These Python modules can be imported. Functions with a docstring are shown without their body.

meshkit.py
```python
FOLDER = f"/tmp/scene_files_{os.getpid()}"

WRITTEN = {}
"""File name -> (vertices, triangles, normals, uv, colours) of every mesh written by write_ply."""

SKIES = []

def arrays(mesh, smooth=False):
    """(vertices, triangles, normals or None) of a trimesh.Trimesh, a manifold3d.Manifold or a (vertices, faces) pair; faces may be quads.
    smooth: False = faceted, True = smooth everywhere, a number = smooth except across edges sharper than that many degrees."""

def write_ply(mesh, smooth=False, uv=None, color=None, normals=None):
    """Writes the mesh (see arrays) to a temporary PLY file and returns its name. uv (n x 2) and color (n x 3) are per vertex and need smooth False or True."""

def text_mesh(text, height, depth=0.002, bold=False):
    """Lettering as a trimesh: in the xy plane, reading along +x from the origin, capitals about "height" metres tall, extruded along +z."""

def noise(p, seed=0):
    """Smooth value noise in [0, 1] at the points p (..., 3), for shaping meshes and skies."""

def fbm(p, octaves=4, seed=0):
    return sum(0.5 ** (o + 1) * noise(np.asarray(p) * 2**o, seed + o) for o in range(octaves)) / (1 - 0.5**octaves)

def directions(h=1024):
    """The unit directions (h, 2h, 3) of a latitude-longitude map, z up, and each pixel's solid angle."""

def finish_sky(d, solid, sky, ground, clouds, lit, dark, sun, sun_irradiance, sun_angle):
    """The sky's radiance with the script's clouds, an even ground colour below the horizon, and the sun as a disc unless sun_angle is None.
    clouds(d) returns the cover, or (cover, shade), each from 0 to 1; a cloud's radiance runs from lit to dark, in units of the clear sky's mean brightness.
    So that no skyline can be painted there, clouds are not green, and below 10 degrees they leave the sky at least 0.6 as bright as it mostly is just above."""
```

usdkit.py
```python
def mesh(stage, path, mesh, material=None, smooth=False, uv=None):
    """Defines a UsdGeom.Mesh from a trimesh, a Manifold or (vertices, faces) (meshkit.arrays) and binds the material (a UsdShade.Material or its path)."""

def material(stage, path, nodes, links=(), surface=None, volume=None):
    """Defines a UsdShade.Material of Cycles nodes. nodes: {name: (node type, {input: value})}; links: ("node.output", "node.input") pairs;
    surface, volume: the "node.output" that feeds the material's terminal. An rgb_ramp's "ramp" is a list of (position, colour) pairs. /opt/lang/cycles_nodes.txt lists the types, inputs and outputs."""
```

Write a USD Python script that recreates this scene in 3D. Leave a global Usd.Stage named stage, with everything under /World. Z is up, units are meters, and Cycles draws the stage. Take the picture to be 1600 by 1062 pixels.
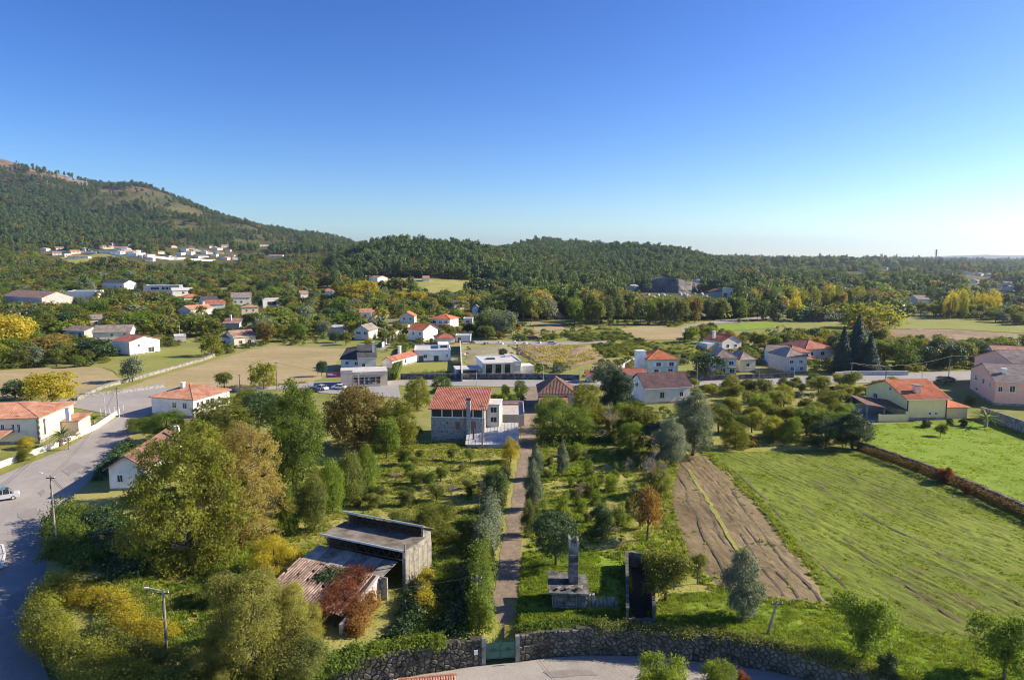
import math, numpy as np, shapely, trimesh, usdkit, meshkit
from pxr import Usd, UsdGeom, UsdLux, UsdShade, Gf, Sdf, Vt
from shapely.geometry import Polygon, Point, LineString
from shapely import contains_xy
from scipy.interpolate import PchipInterpolator
from scipy.spatial import Delaunay

stage = Usd.Stage.CreateInMemory()
UsdGeom.SetStageUpAxis(stage, 'Z'); UsdGeom.SetStageMetersPerUnit(stage, 1.0)
UsdGeom.Xform.Define(stage, '/World'); UsdGeom.Scope.Define(stage, '/World/Looks')

# ------------------------------------------------------------------ camera, sky, sun, exposure
CAM_H, PITCH, FPX, PW, PH = 38.0, math.radians(6.65), 1081.0, 1600.0, 1062.0
cam = UsdGeom.Camera.Define(stage, '/World/camera')
cam.AddTranslateOp().Set((0, 0, CAM_H)); cam.AddRotateXOp().Set(90 - math.degrees(PITCH))
cam.CreateHorizontalApertureAttr(36.0); cam.CreateVerticalApertureAttr(36.0 * PH / PW)
cam.CreateFocalLengthAttr(36.0 * FPX / PW); cam.CreateClippingRangeAttr((0.5, 60000.0))
cam.CreateExposureAttr(0.95)
SUN_AZ, SUN_EL = math.radians(80.0), math.radians(29.0)       # azimuth from +y towards +x
SUN_I, SKY_S = 1.25, 0.06
dome = UsdLux.DomeLight.Define(stage, '/World/sky')
skym = usdkit.material(stage, '/World/Looks/sky_look', {
    'sky': ('sky_texture', {'sky_type': 'single_scattering', 'sun_disc': False, 'sun_elevation': SUN_EL, 'sun_rotation': SUN_AZ,
                            'altitude': 200.0, 'air_density': 1.0, 'aerosol_density': 0.25, 'ozone_density': 4.0}),
    'hsv': ('hsv', {'hue': .513, 'saturation': 1.22, 'value': 1.0}), 'gam': ('gamma', {'gamma': 1.25}),
    'bg': ('background_shader', {'strength': SKY_S})},
    [('sky.color', 'hsv.color'), ('hsv.color', 'gam.color'), ('gam.color', 'bg.color')], surface='bg.background')
UsdShade.MaterialBindingAPI.Apply(dome.GetPrim()).Bind(skym)
dome.GetPrim().SetCustomDataByKey('kind', 'structure')
sun = UsdLux.DistantLight.Define(stage, '/World/sun')
sun.CreateIntensityAttr(SUN_I); sun.CreateAngleAttr(0.53); sun.CreateNormalizeAttr(True); sun.CreateColorAttr((1.0, 0.88, 0.70))
sun.AddRotateZOp().Set(-math.degrees(SUN_AZ)); sun.AddRotateXOp().Set(90 + math.degrees(-SUN_EL) + 0.0)
# (a distant light shines along -z: after RotateX(90-el) its +z axis points away from the sun; turned below to face it)
sun.ClearXformOpOrder()
_S = np.array([math.sin(SUN_AZ) * math.cos(SUN_EL), math.cos(SUN_AZ) * math.cos(SUN_EL), math.sin(SUN_EL)])
_X = np.cross([0, 0, 1], _S); _X /= np.linalg.norm(_X); _Y = np.cross(_S, _X)
_m = Gf.Matrix4d(*_X, 0, *_Y, 0, *_S, 0, 0, 0, 0, 1)
sun.MakeMatrixXform().Set(_m)
HAZE = 0.000068

# ------------------------------------------------------------------ helpers
_count = {}
def numbered(parent, name):
    k = (parent, name); n = _count.get(k, 0); _count[k] = n + 1
    return f'{parent}/{name}' + (f'_{n:03d}' if n else '')
def tag(p, label=None, cat=None, group=None, kind=None):
    p = p.GetPrim() if hasattr(p, 'GetPrim') else p
    for k, v in (('label', label), ('category', cat), ('group', group), ('kind', kind)):
        if v: p.SetCustomDataByKey(k, v)
    return p
def pathof(p): return '/World' if p is None else (p if isinstance(p, str) else str(p.GetPath()))
def thing(name, label, cat, loc=(0, 0, 0), rz=0.0, group=None, scale=None):
    x = UsdGeom.Xform.Define(stage, numbered('/World', name))
    x.AddTranslateOp().Set(Gf.Vec3d(*map(float, loc))); x.AddRotateZOp().Set(math.degrees(rz))
    if scale is not None: x.AddScaleOp().Set(Gf.Vec3f(*map(float, scale)))
    return tag(x, label, cat, group)

class MB:
    def __init__(s): s.v, s.f, s.n = [], [], 0
    def add(s, v, f):
        v = np.asarray(v, float); f = np.asarray(f, int)
        if f.ndim == 2 and f.shape[1] == 4: f = np.vstack([f[:, [0, 1, 2]], f[:, [0, 2, 3]]])
        s.v.append(v); s.f.append(f + s.n); s.n += len(v); return s
    def box(s, c, d, rz=0.0):
        x, y, z = np.array(d) / 2
        v = np.array([[a * x, b * y, e * z] for a in (-1, 1) for b in (-1, 1) for e in (-1, 1)])
        if rz: v = v @ np.array([[math.cos(rz), math.sin(rz), 0], [-math.sin(rz), math.cos(rz), 0], [0, 0, 1]])
        return s.add(v + np.array(c), [[0, 1, 3, 2], [4, 6, 7, 5], [0, 4, 5, 1], [2, 3, 7, 6], [0, 2, 6, 4], [1, 5, 7, 3]])
    def lo(s, a, b): a, b = np.array(a, float), np.array(b, float); return s.box((a + b) / 2, b - a)
    def tube(s, p, q, r0, r1=None, n=6):
        r1 = r0 if r1 is None else r1; p, q = np.array(p, float), np.array(q, float); d = q - p; d /= max(np.linalg.norm(d), 1e-9)
        a = np.cross(d, [0, 0, 1] if abs(d[2]) < .9 else [1, 0, 0]); a /= np.linalg.norm(a); b = np.cross(d, a)
        t = np.arange(n) * 2 * math.pi / n; ring = np.outer(np.cos(t), a) + np.outer(np.sin(t), b)
        v = np.vstack([p + ring * r0, q + ring * r1, [p], [q]]); i = np.arange(n); j = (i + 1) % n
        f = np.vstack([np.c_[i, j, j + n], np.c_[i, j + n, i + n], np.c_[j, i, np.full(n, 2 * n)], np.c_[i + n, j + n, np.full(n, 2 * n + 1)]])
        return s.add(v, f)
    def bar(s, p, q, w, h=None):
        h = h or w; p, q = np.array(p, float), np.array(q, float); d = q - p; L = np.linalg.norm(d); d /= L
        a = np.cross(d, [0, 0, 1] if abs(d[2]) < .95 else [1, 0, 0]); a /= np.linalg.norm(a); b = np.cross(a, d)
        v = [e + a * x * w / 2 + b * z * h / 2 for e in (p, q) for x, z in ((-1, -1), (1, -1), (1, 1), (-1, 1))]
        return s.add(v, [[0, 1, 2, 3], [4, 7, 6, 5], [0, 4, 5, 1], [1, 5, 6, 2], [2, 6, 7, 3], [3, 7, 4, 0]])
    def hull(s, pts):
        h = trimesh.Trimesh(np.asarray(pts, float)).convex_hull if False else trimesh.convex.convex_hull(np.asarray(pts, float))
        return s.add(h.vertices, h.faces)
    def slab(s, a, b, c, d, t):                                     # a quad (counter-clockwise from above) thickened downwards
        up = np.array([a, b, c, d], float); n = np.cross(up[1] - up[0], up[3] - up[0]); n /= np.linalg.norm(n)
        v = np.vstack([up, up - n * t])
        return s.add(v, [[0, 1, 2, 3], [7, 6, 5, 4], [0, 4, 5, 1], [1, 5, 6, 2], [2, 6, 7, 3], [3, 7, 4, 0]])
    def prism(s, pts, y0, y1):                                      # pts in xz, extruded along y
        p = Polygon(pts); v2, f = trimesh.creation.triangulate_polygon(p, engine='earcut'); n = len(v2)
        # orient from signed areas so that normals face out
        ar = np.cross(v2[f[:, 1]] - v2[f[:, 0]], v2[f[:, 2]] - v2[f[:, 0]]); f = np.where((ar > 0)[:, None], f, f[:, ::-1])
        A = np.c_[v2[:, 0], np.full(n, y0), v2[:, 1]]; B = np.c_[v2[:, 0], np.full(n, y1), v2[:, 1]]
        s.add(A, f); s.add(B, f[:, ::-1])
        r = np.array(p.exterior.coords)[:-1]
        if not p.exterior.is_ccw: r = r[::-1]
        m = len(r); i = np.arange(m); j = (i + 1) % m
        return s.add(np.vstack([np.c_[r[:, 0], np.full(m, y0), r[:, 1]], np.c_[r[:, 0], np.full(m, y1), r[:, 1]]]), np.c_[i, i + m, j + m, j])
    def build(s, name, mat, parent=None, smooth=False, kind=None, label=None):
        p = usdkit.mesh(stage, numbered(pathof(parent), name), (np.vstack(s.v), np.vstack(s.f)), mat, smooth=smooth)
        return tag(p, kind=kind, label=label)

def ray(px, py):
    u, v = (px - 800) / FPX, (py - 531) / FPX
    return np.array([u, math.cos(PITCH) - v * math.sin(PITCH), -math.sin(PITCH) - v * math.cos(PITCH)])
def flat(px, py, z=0.0):
    d = ray(px, py); t = (z - CAM_H) / d[2]; return np.array([d[0] * t, d[1] * t])
def project(x, y, z):
    w = z - CAM_H; d = y * math.cos(PITCH) - w * math.sin(PITCH); u = y * math.sin(PITCH) + w * math.cos(PITCH)
    return 800 + FPX * x / d, 531 - FPX * u / d, d
def height_at(y, py):
    k = (531 - py) / FPX
    return CAM_H + y * (k * math.cos(PITCH) - math.sin(PITCH)) / (math.cos(PITCH) + k * math.sin(PITCH))

# ------------------------------------------------------------------ the lie of the land
COLS = [-500, 0, 60, 120, 170, 190, 215, 238, 260, 300, 350, 400, 450, 500, 550, 590, 650, 720, 780, 850, 900, 950, 1000, 1060, 1130, 1200, 1290, 1400, 1600, 2100]
ROWS = [250, 330, 450, 600, 800, 1050, 1400, 1900, 2500, 3500, 6000, 9500]
_tab = {-500: [569, 527, 488, 458, 428, 400, 368, 310, 262, 285, 370, 395], 0: [569, 527, 490, 462, 433, 407, 376, 318, 264, 290, 380, 398],
        215: [569, 527, 491, 463, 436, 409, 384, 336, 300, 315, 385, 400], 400: [569, 527, 491, 464, 440, 420, 400, 374, 359, 378, 398, 402],
        500: [569, 527, 492, 466, 441, 418, 399, 384, 376, 388, 402, 404], 550: [569, 527, 492, 466, 438, 404, 398, 392, 384, 394, 403, 404],
        590: [569, 528, 494, 466, 432, 393, 400, 404, 403, 405, 406, 405], 650: [569, 528, 494, 466, 430, 391, 400, 408, 406, 405, 406, 405],
        720: [569, 528, 494, 467, 434, 394, 400, 404, 404, 405, 406, 405], 780: [569, 528, 494, 468, 440, 404, 402, 394, 396, 403, 406, 405],
        850: [569, 528, 495, 469, 446, 414, 399, 381, 394, 402, 406, 405], 900: [569, 528, 495, 470, 448, 418, 404, 388, 400, 405, 407, 405],
        950: [569, 528, 495, 470, 450, 424, 400, 393, 402, 406, 407, 405], 1000: [569, 528, 495, 470, 452, 428, 398, 400, 404, 407, 408, 405], 1060: [569, 528, 495, 470, 453, 432, 404, 405, 407, 408, 409, 404],
        1130: [569, 528, 496, 472, 454, 438, 418, 411, 410, 410, 410, 402], 1200: [569, 528, 496, 472, 454, 440, 425, 413, 411, 411, 411, 404],
        1290: [569, 529, 496, 473, 455, 441, 427, 411, 411, 411, 411, 405], 1400: [569, 529, 496, 473, 455, 442, 428, 414, 412, 411, 411, 405], 1600: [569, 529, 496, 473, 456, 444, 433, 423, 416, 413, 411, 404],
        2100: [569, 529, 496, 473, 456, 444, 434, 426, 420, 416, 412, 404]}
_ks = sorted(_tab)
_T = np.array([[np.interp(c, _ks, [_tab[k][i] for k in _ks]) for i in range(len(ROWS))] for c in COLS])
_crest = {0: 261, 60: 267, 120: 285, 170: 295, 190: 296, 215: 292, 238: 298, 260: 306, 300: 322, 350: 343, 400: 357, 450: 369, 550: 383}
for _i, _c in enumerate(COLS):
    if _c in _crest: _T[_i, 8] = _crest[_c]
_Z = CAM_H - (_T - 405.0) * np.array(ROWS) / FPX
_Z[:, 0] = 0.0
_rows = PchipInterpolator([-400, 0, 150] + ROWS + [30000], np.hstack([np.zeros((len(COLS), 3)), _Z, _Z[:, -1:]]), axis=1)
_fine = _rows(np.concatenate([np.arange(0, 1000, 10.), np.arange(1000, 30001, 50.)]))
_colf = PchipInterpolator((np.array(COLS) - 800.) / FPX, _fine, axis=0)
_sg = np.linspace(-1.25, 1.25, 400); _grid = _colf(np.clip(_sg, (COLS[0] - 800) / FPX, (COLS[-1] - 800) / FPX))
_yg = np.concatenate([np.arange(0, 1000, 10.), np.arange(1000, 30001, 50.)])
def smooth01(t): t = np.clip(t, 0, 1); return t * t * (3 - 2 * t)

# the garden block: its retaining wall, gate and hedge bank; the road outside it lies lower
WALL_TOP_Z, GATE_X = 0.45, None
_left_edge = [(225, 655), (200, 692), (150, 742), (100, 785), (80, 845), (70, 890), (62, 930), (60, 980), (82, 1030), (130, 1072), (240, 1098), (380, 1088), (440, 1070)]
_wall_w = [(520, 1036), (580, 1024), (640, 1013), (700, 1004), (754, 996)]
_wall_e = [(810, 992), (860, 985), (920, 982), (1000, 983), (1080, 990), (1150, 997), (1210, 1006), (1270, 1020), (1330, 1038), (1400, 1064), (1500, 1110), (1700, 1220)]
EDGE_L = np.array([flat(*p) for p in _left_edge]); WALL_W = np.array([flat(*p, .45) for p in _wall_w]); WALL_E = np.array([flat(*p, .45) for p in _wall_e])
BLOCK = Polygon(np.vstack([EDGE_L, WALL_W, WALL_E, [[300, 20], [300, 240], [-60, 240]], [flat(290, 600)]])).buffer(0)
GATE_MID = (WALL_W[-1] + WALL_E[0]) / 2
def terrain(x, y, inset=0.0):
    x, y = np.asarray(x, float), np.asarray(y, float); yy = np.maximum(y, 1.0)
    s = np.clip(x / yy, -1.24, 1.24); i = (s + 1.25) / 2.5 * 399; i0 = np.clip(i.astype(int), 0, 398); fi = i - i0
    yc = np.clip(yy, 0, 29900); j = np.where(yc < 1000, yc / 10, 100 + (yc - 1000) / 50); j0 = np.clip(j.astype(int), 0, len(_yg) - 2); fj = np.clip(j - j0, 0, 1)
    z = (_grid[i0, j0] * (1 - fi) + _grid[i0 + 1, j0] * fi) * (1 - fj) + (_grid[i0, j0 + 1] * (1 - fi) + _grid[i0 + 1, j0 + 1] * fi) * fj
    p = np.stack([x, y, np.zeros_like(x)], -1)
    rough = smooth01((yy - 300) / 900)
    if (yy > 300).any(): z = z + rough * (meshkit.fbm(p / 170.0, 4, 3) - .5) * (16 + 12 * smooth01((yy - 1200) / 500)) + rough * (meshkit.fbm(p / 45.0, 2, 9) - .5) * 4 + smooth01((yy - 1300) / 500) * np.clip(z, 0, 160) / 160 * (np.abs(meshkit.fbm(p / [260., 420., 1.], 3, 15) - .5) - .1) * 60
    if (yy > 4500).any(): far = smooth01((yy - 4500) / 2500); z = z + far * (meshkit.fbm(p / 1900.0, 3, 5) - .42) * 130
    near = (yy < 140) & (np.abs(x) < 140)
    if near.any():
        out = near & ~contains_xy(BLOCK.buffer(-inset) if inset else BLOCK, x, y)
        low = -2.3 * (1 - smooth01((yy - 72) / 55))
        z = np.where(out, z + low, z)
        t = (y - GATE_MID[1]); dip = -1.7 * smooth01(1 - np.maximum(np.abs(x - GATE_MID[0]) - 1.3, 0) / .9) * (1 - smooth01(t / 9.0)) * (t > -1.0)
        z = np.where(near & ~out, z + dip, z)
    return z
_marks = np.concatenate([np.arange(45, 900, 4.0), np.geomspace(900, 12000, 330)])
def G(px, py):
    """The point of the land that shows at this place of the photograph."""
    d = ray(px, py); o = np.array([0, 0, CAM_H]); T_ = _marks if py < 640 else _marks[:120]
    for _ in range(3):
        P = o + d * T_[:, None]; below = P[:, 2] < terrain(P[:, 0], P[:, 1]); i = int(np.argmax(below)) if below.any() else len(T_) - 1; i = max(i, 1)
        T_ = np.linspace(T_[i - 1], T_[i], 24)
    p = o + d * T_[-1]
    return np.array([p[0], p[1], float(terrain(p[0], p[1]))])
def tz(x, y): return float(terrain(x, y))

# ------------------------------------------------------------------ materials
LOOK = {}
def coords(kind='object'):
    return ({'tc': ('texture_coordinate', {})}, 'tc.object') if kind == 'object' else ({'tc': ('geometry', {})}, 'tc.position')
def surf(name, c1, c2, scale=1.5, rough=.85, bump=.25, bscale=None, c3=None, spec=.3, space='object', detail=5, lo=.35, hi=.65, dist=.05):
    if name in LOOK: return LOOK[name]
    n, at = coords(space)
    ramp = [(lo, c1), (hi, c2)] if c3 is None else [(lo, c1), ((lo + hi) / 2, c2), (hi, c3)]
    n |= {'n1': ('noise_texture', {'scale': scale, 'detail': float(detail), 'roughness': .62}), 'r': ('rgb_ramp', {'ramp': ramp}),
          'n2': ('noise_texture', {'scale': bscale or scale * 6, 'detail': 4.0, 'roughness': .6}), 'b': ('bump', {'strength': bump, 'distance': dist}),
          'p': ('principled_bsdf', {'roughness': rough, 'specular_ior_level': spec})}
    LOOK[name] = usdkit.material(stage, '/World/Looks/' + name, n, [(at, 'n1.vector'), (at, 'n2.vector'), ('n1.fac', 'r.fac'), ('n2.fac', 'b.height'),
        ('b.normal', 'p.normal'), ('r.color', 'p.base_color')], surface='p.BSDF')
    return LOOK[name]
def ground_look(name, cols, s_big, s_mid, s_fine, bump=.6, dist=.25, stretch=None, rot=0.0, fine_w=.3, mid_w=.35, rough=.95):
    """Earth, grass and paving: three scales of noise feed one ramp; stretch draws the pattern out along rows."""
    n = {'g': ('geometry', {}), 'm0': ('mapping', {'rotation': (0, 0, rot)}), 'm': ('mapping', {'scale': stretch or (1, 1, 1)}),
         'a': ('noise_texture', {'scale': s_big, 'detail': 4.0, 'roughness': .6}), 'b': ('noise_texture', {'scale': s_mid, 'detail': 4.0, 'roughness': .65}),
         'c': ('noise_texture', {'scale': s_fine, 'detail': 3.0, 'roughness': .7}),
         'm1': ('mix_float', {'fac': mid_w}), 'm2': ('mix_float', {'fac': fine_w}), 'r': ('rgb_ramp', {'ramp': cols}),
         'm3': ('mix_float', {'fac': .5}), 'bp': ('bump', {'strength': bump, 'distance': dist}), 'p': ('principled_bsdf', {'roughness': rough, 'specular_ior_level': .15})}
    L = [('g.position', 'm0.vector'), ('m0.vector', 'm.vector'), ('g.position', 'a.vector'), ('m.vector', 'b.vector'), ('m.vector', 'c.vector'), ('a.fac', 'm1.a'), ('b.fac', 'm1.b'),
         ('m1.result', 'm2.a'), ('c.fac', 'm2.b'), ('m2.result', 'r.fac'), ('b.fac', 'm3.a'), ('c.fac', 'm3.b'), ('m3.result', 'bp.height'), ('bp.normal', 'p.normal'), ('r.color', 'p.base_color')]
    LOOK[name] = usdkit.material(stage, '/World/Looks/' + name, n, L, surface='p.BSDF'); return LOOK[name]
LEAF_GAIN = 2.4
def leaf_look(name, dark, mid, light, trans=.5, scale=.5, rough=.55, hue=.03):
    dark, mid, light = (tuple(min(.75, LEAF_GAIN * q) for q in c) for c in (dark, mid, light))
    """Leaves: a colour for each leaf, drifting from clump to clump and from tree to tree; some light comes through."""
    n = {'g': ('geometry', {}), 'o': ('object_info', {}), 'n1': ('noise_texture', {'scale': scale, 'detail': 2.0}), 'mx': ('mix_float', {'fac': .45}),
         'm2': ('mix_float', {'fac': .22}), 'r': ('rgb_ramp', {'ramp': [(.22, dark), (.5, mid), (.78, light)]}), 'p': ('principled_bsdf', {'roughness': rough, 'specular_ior_level': .25}),
         't': ('translucent_bsdf', {}), 'ts': ('mix', {'mix_type': 'multiply', 'fac': 1.0, 'color2': (1.5, 1.4, .6)}), 'x': ('mix_closure', {'fac': trans})}
    L = [('g.position', 'n1.vector'), ('n1.fac', 'mx.a'), ('g.random_per_island', 'mx.b'), ('mx.result', 'm2.a'), ('o.random', 'm2.b'), ('m2.result', 'r.fac'),
         ('r.color', 'p.base_color'), ('r.color', 'ts.color1'), ('ts.color', 't.color'), ('p.BSDF', 'x.closure1'), ('t.BSDF', 'x.closure2')]
    LOOK[name] = usdkit.material(stage, '/World/Looks/' + name, n, L, surface='x.closure'); return LOOK[name]
def tile_look(name, c1, c2, c3, rough=.8):
    n = {'tc': ('texture_coordinate', {}), 'n1': ('noise_texture', {'scale': .55, 'detail': 5.0, 'roughness': .65}), 'n3': ('noise_texture', {'scale': 5.0, 'detail': 2.0}),
         'mx': ('mix_float', {'fac': .4}), 'r': ('rgb_ramp', {'ramp': [(.30, tuple(.45 * q + .02 for q in c1)), (.40, c1), (.5, c2), (.6, c3), (.72, tuple(.6 * q + .12 for q in c3))]}), 'b': ('bump', {'strength': .5, 'distance': .05}),
         'p': ('principled_bsdf', {'roughness': rough, 'specular_ior_level': .25})}
    LOOK[name] = usdkit.material(stage, '/World/Looks/' + name, n, [('tc.object', 'n1.vector'), ('tc.object', 'n3.vector'), ('n1.fac', 'mx.a'), ('n3.fac', 'mx.b'), ('mx.result', 'r.fac'),
        ('n3.fac', 'b.height'), ('b.normal', 'p.normal'), ('r.color', 'p.base_color')], surface='p.BSDF'); return LOOK[name]

white_wall = surf('white_render', (.60, .56, .49), (.80, .76, .69), .5, bump=.1)
cream_wall = surf('cream_render', (.62, .53, .37), (.70, .62, .45), .8, bump=.1)
yellow_wall = surf('yellow_render', (.80, .56, .23), (.86, .63, .29), .6, bump=.1)
mint_wall = surf('mint_render', (.50, .54, .38), (.60, .63, .46), .8, bump=.1)
pink_wall = surf('pink_render', (.74, .38, .25), (.82, .45, .31), .8, bump=.1)
grey_wall = surf('grey_render', (.40, .38, .35), (.52, .50, .46), .9, bump=.2)
stone_wall = surf('granite', (.16, .155, .15), (.33, .32, .30), 2.2, bump=.7, bscale=3.0, dist=.15, c3=(.42, .40, .36))
concrete = surf('weathered_concrete', (.12, .11, .09), (.25, .23, .19), 1.1, bump=.4, c3=(.36, .33, .275))
old_concrete = surf('blackened_concrete', (.035, .034, .03), (.10, .095, .085), .9, bump=.5, c3=(.21, .20, .18))
wood_dark = surf('dark_wood', (.035, .025, .02), (.08, .055, .04), 3.0)
wood_grey = surf('grey_wood', (.16, .14, .12), (.30, .27, .23), 3.0)
shutter_brown = surf('brown_shutter', (.22, .11, .07), (.30, .16, .11), 3.0)
white_trim = surf('white_trim', (.70, .68, .64), (.76, .74, .70), 2.0, rough=.5, bump=.03)
grey_trim = surf('grey_trim', (.25, .25, .25), (.33, .33, .33), 2.0, rough=.5, bump=.03)
dark_metal = surf('dark_metal', (.04, .042, .045), (.08, .08, .08), 2.0, rough=.5)
galv = surf('galvanised', (.36, .355, .34), (.47, .465, .45), .7, rough=.6, bump=.08, c3=(.54, .535, .52))
green_paint = surf('green_paint', (.035, .10, .07), (.06, .15, .10), 1.5, rough=.5, bump=.05)
bark = surf('bark', (.06, .045, .035), (.16, .12, .09), 4.0, bump=.7)
pale_bark = surf('pale_bark', (.20, .17, .14), (.36, .31, .26), 4.0, bump=.5)
glass = LOOK['glass'] = usdkit.material(stage, '/World/Looks/window_glass', {'p': ('principled_bsdf', {'base_color': (.025, .03, .035), 'roughness': .12, 'specular_ior_level': .6})}, [], surface='p.BSDF')
tile_orange = tile_look('orange_tile', (.36, .10, .045), (.50, .16, .07), (.58, .21, .10))
tile_red = tile_look('red_tile', (.24, .08, .05), (.34, .125, .08), (.42, .18, .12))
tile_brown = tile_look('brown_tile', (.12, .065, .05), (.18, .10, .075), (.25, .14, .10))
tile_old = tile_look('old_tile', (.20, .11, .075), (.34, .20, .14), (.46, .30, .22))
tile_terra = tile_look('terracotta_tile', (.30, .14, .085), (.42, .21, .13), (.52, .29, .19))
tile_dark = tile_look('charcoal_tile', (.045, .045, .05), (.07, .07, .075), (.10, .10, .10))
tile_plum = tile_look('plum_tile', (.075, .045, .045), (.12, .07, .07), (.17, .10, .09))
tile_greybrown = tile_look('grey_brown_tile', (.16, .12, .10), (.24, .19, .16), (.33, .27, .23))
flat_roof = surf('pale_flat_roof', (.46, .44, .41), (.58, .56, .52), .6, bump=.1)
paving = surf('pale_paving', (.42, .37, .31), (.55, .49, .42), .8, bump=.2)

M_ground = ground_look('mixed_ground', [(.30, (.09, .11, .025)), (.42, (.17, .19, .04)), (.52, (.25, .25, .07)), (.62, (.33, .27, .12)), (.72, (.38, .30, .18))], .022, .25, 2.2)
M_road = ground_look('road_gravel', [(.3, (.21, .185, .16)), (.5, (.34, .31, .275)), (.68, (.45, .41, .365))], .06, .5, 6.0, bump=.5, dist=.06, fine_w=.4)
M_asphalt = ground_look('worn_asphalt', [(.3, (.24, .22, .205)), (.5, (.32, .30, .28)), (.7, (.38, .36, .335))], .06, .4, 5.0, bump=.2, dist=.03)
M_drive = ground_look('gravel_drive', [(.33, (.08, .075, .04)), (.45, (.19, .15, .105)), (.55, (.29, .225, .165)), (.68, (.42, .34, .26))], .15, 1.2, 7.0, bump=.7, dist=.08, fine_w=.4)
M_lush = ground_look('lush_grass', [(.28, (.11, .17, .02)), (.5, (.20, .29, .03)), (.72, (.29, .36, .05))], .12, .9, 5.0, bump=.9, dist=.2)
M_lawn = ground_look('lawn', [(.28, (.15, .17, .035)), (.5, (.24, .25, .06)), (.72, (.32, .31, .09))], .05, .5, 4.0, bump=.6, dist=.12)
M_meadow = ground_look('mown_field', [(.37, (.20, .14, .08)), (.42, (.12, .13, .03)), (.49, (.15, .19, .025)), (.57, (.20, .24, .035)), (.68, (.29, .29, .07))], .05, .7, 3.5, bump=1.0, dist=.2, stretch=(1, .22, 1), rot=math.radians(-28), mid_w=.55)
M_tilled = ground_look('tilled_soil', [(.36, (.10, .07, .037)), (.5, (.21, .16, .085)), (.62, (.31, .25, .14))], .06, .8, 4.0, bump=.9, dist=.15, stretch=(1, .3, 1), rot=math.radians(-22))
M_litter = ground_look('leaf_litter', [(.33, (.12, .08, .04)), (.47, (.24, .165, .08)), (.6, (.33, .25, .11)), (.7, (.20, .21, .06))], .12, .9, 4.0)
M_soil = ground_look('dark_yard_soil', [(.3, (.05, .04, .03)), (.5, (.12, .09, .065)), (.68, (.19, .16, .09)), (.8, (.14, .17, .05))], .12, .8, 4.0)
M_dry = ground_look('dry_field', [(.34, (.19, .18, .06)), (.44, (.30, .25, .11)), (.56, (.40, .31, .17)), (.68, (.47, .38, .25))], .03, .3, 2.0, bump=.8, dist=.3, stretch=(.25, 1, 1), fine_w=.4, mid_w=.45)
M_orch = ground_look('orchard_grass', [(.30, (.13, .15, .03)), (.43, (.23, .24, .05)), (.54, (.33, .31, .09)), (.63, (.38, .30, .14)), (.74, (.38, .27, .16))], .06, .5, 3.0, bump=.9, dist=.25)
M_vine = ground_look('vine_rows', [(.3, (.05, .065, .015)), (.45, (.13, .15, .025)), (.6, (.23, .23, .04)), (.74, (.30, .27, .07))], .03, .6, 2.0, bump=1.0, dist=.8, stretch=(.25, 1, 1), mid_w=.6)
M_maize = ground_look('dry_maize', [(.32, (.15, .10, .06)), (.5, (.29, .21, .13)), (.68, (.40, .31, .20))], .03, .5, 2.0, bump=1.0, dist=.5, stretch=(1, .3, 1), rot=.5)
M_rubble = ground_look('rubble_ground', [(.3, (.15, .15, .06)), (.5, (.31, .28, .17)), (.68, (.45, .40, .32))], .04, .6, 2.5, bump=1.0, dist=.4)
M_rock = ground_look('quarry_rock', [(.34, (.06, .056, .048)), (.5, (.14, .13, .115)), (.64, (.27, .25, .22))], .05, .3, 1.5, bump=1.0, dist=1.0)
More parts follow.
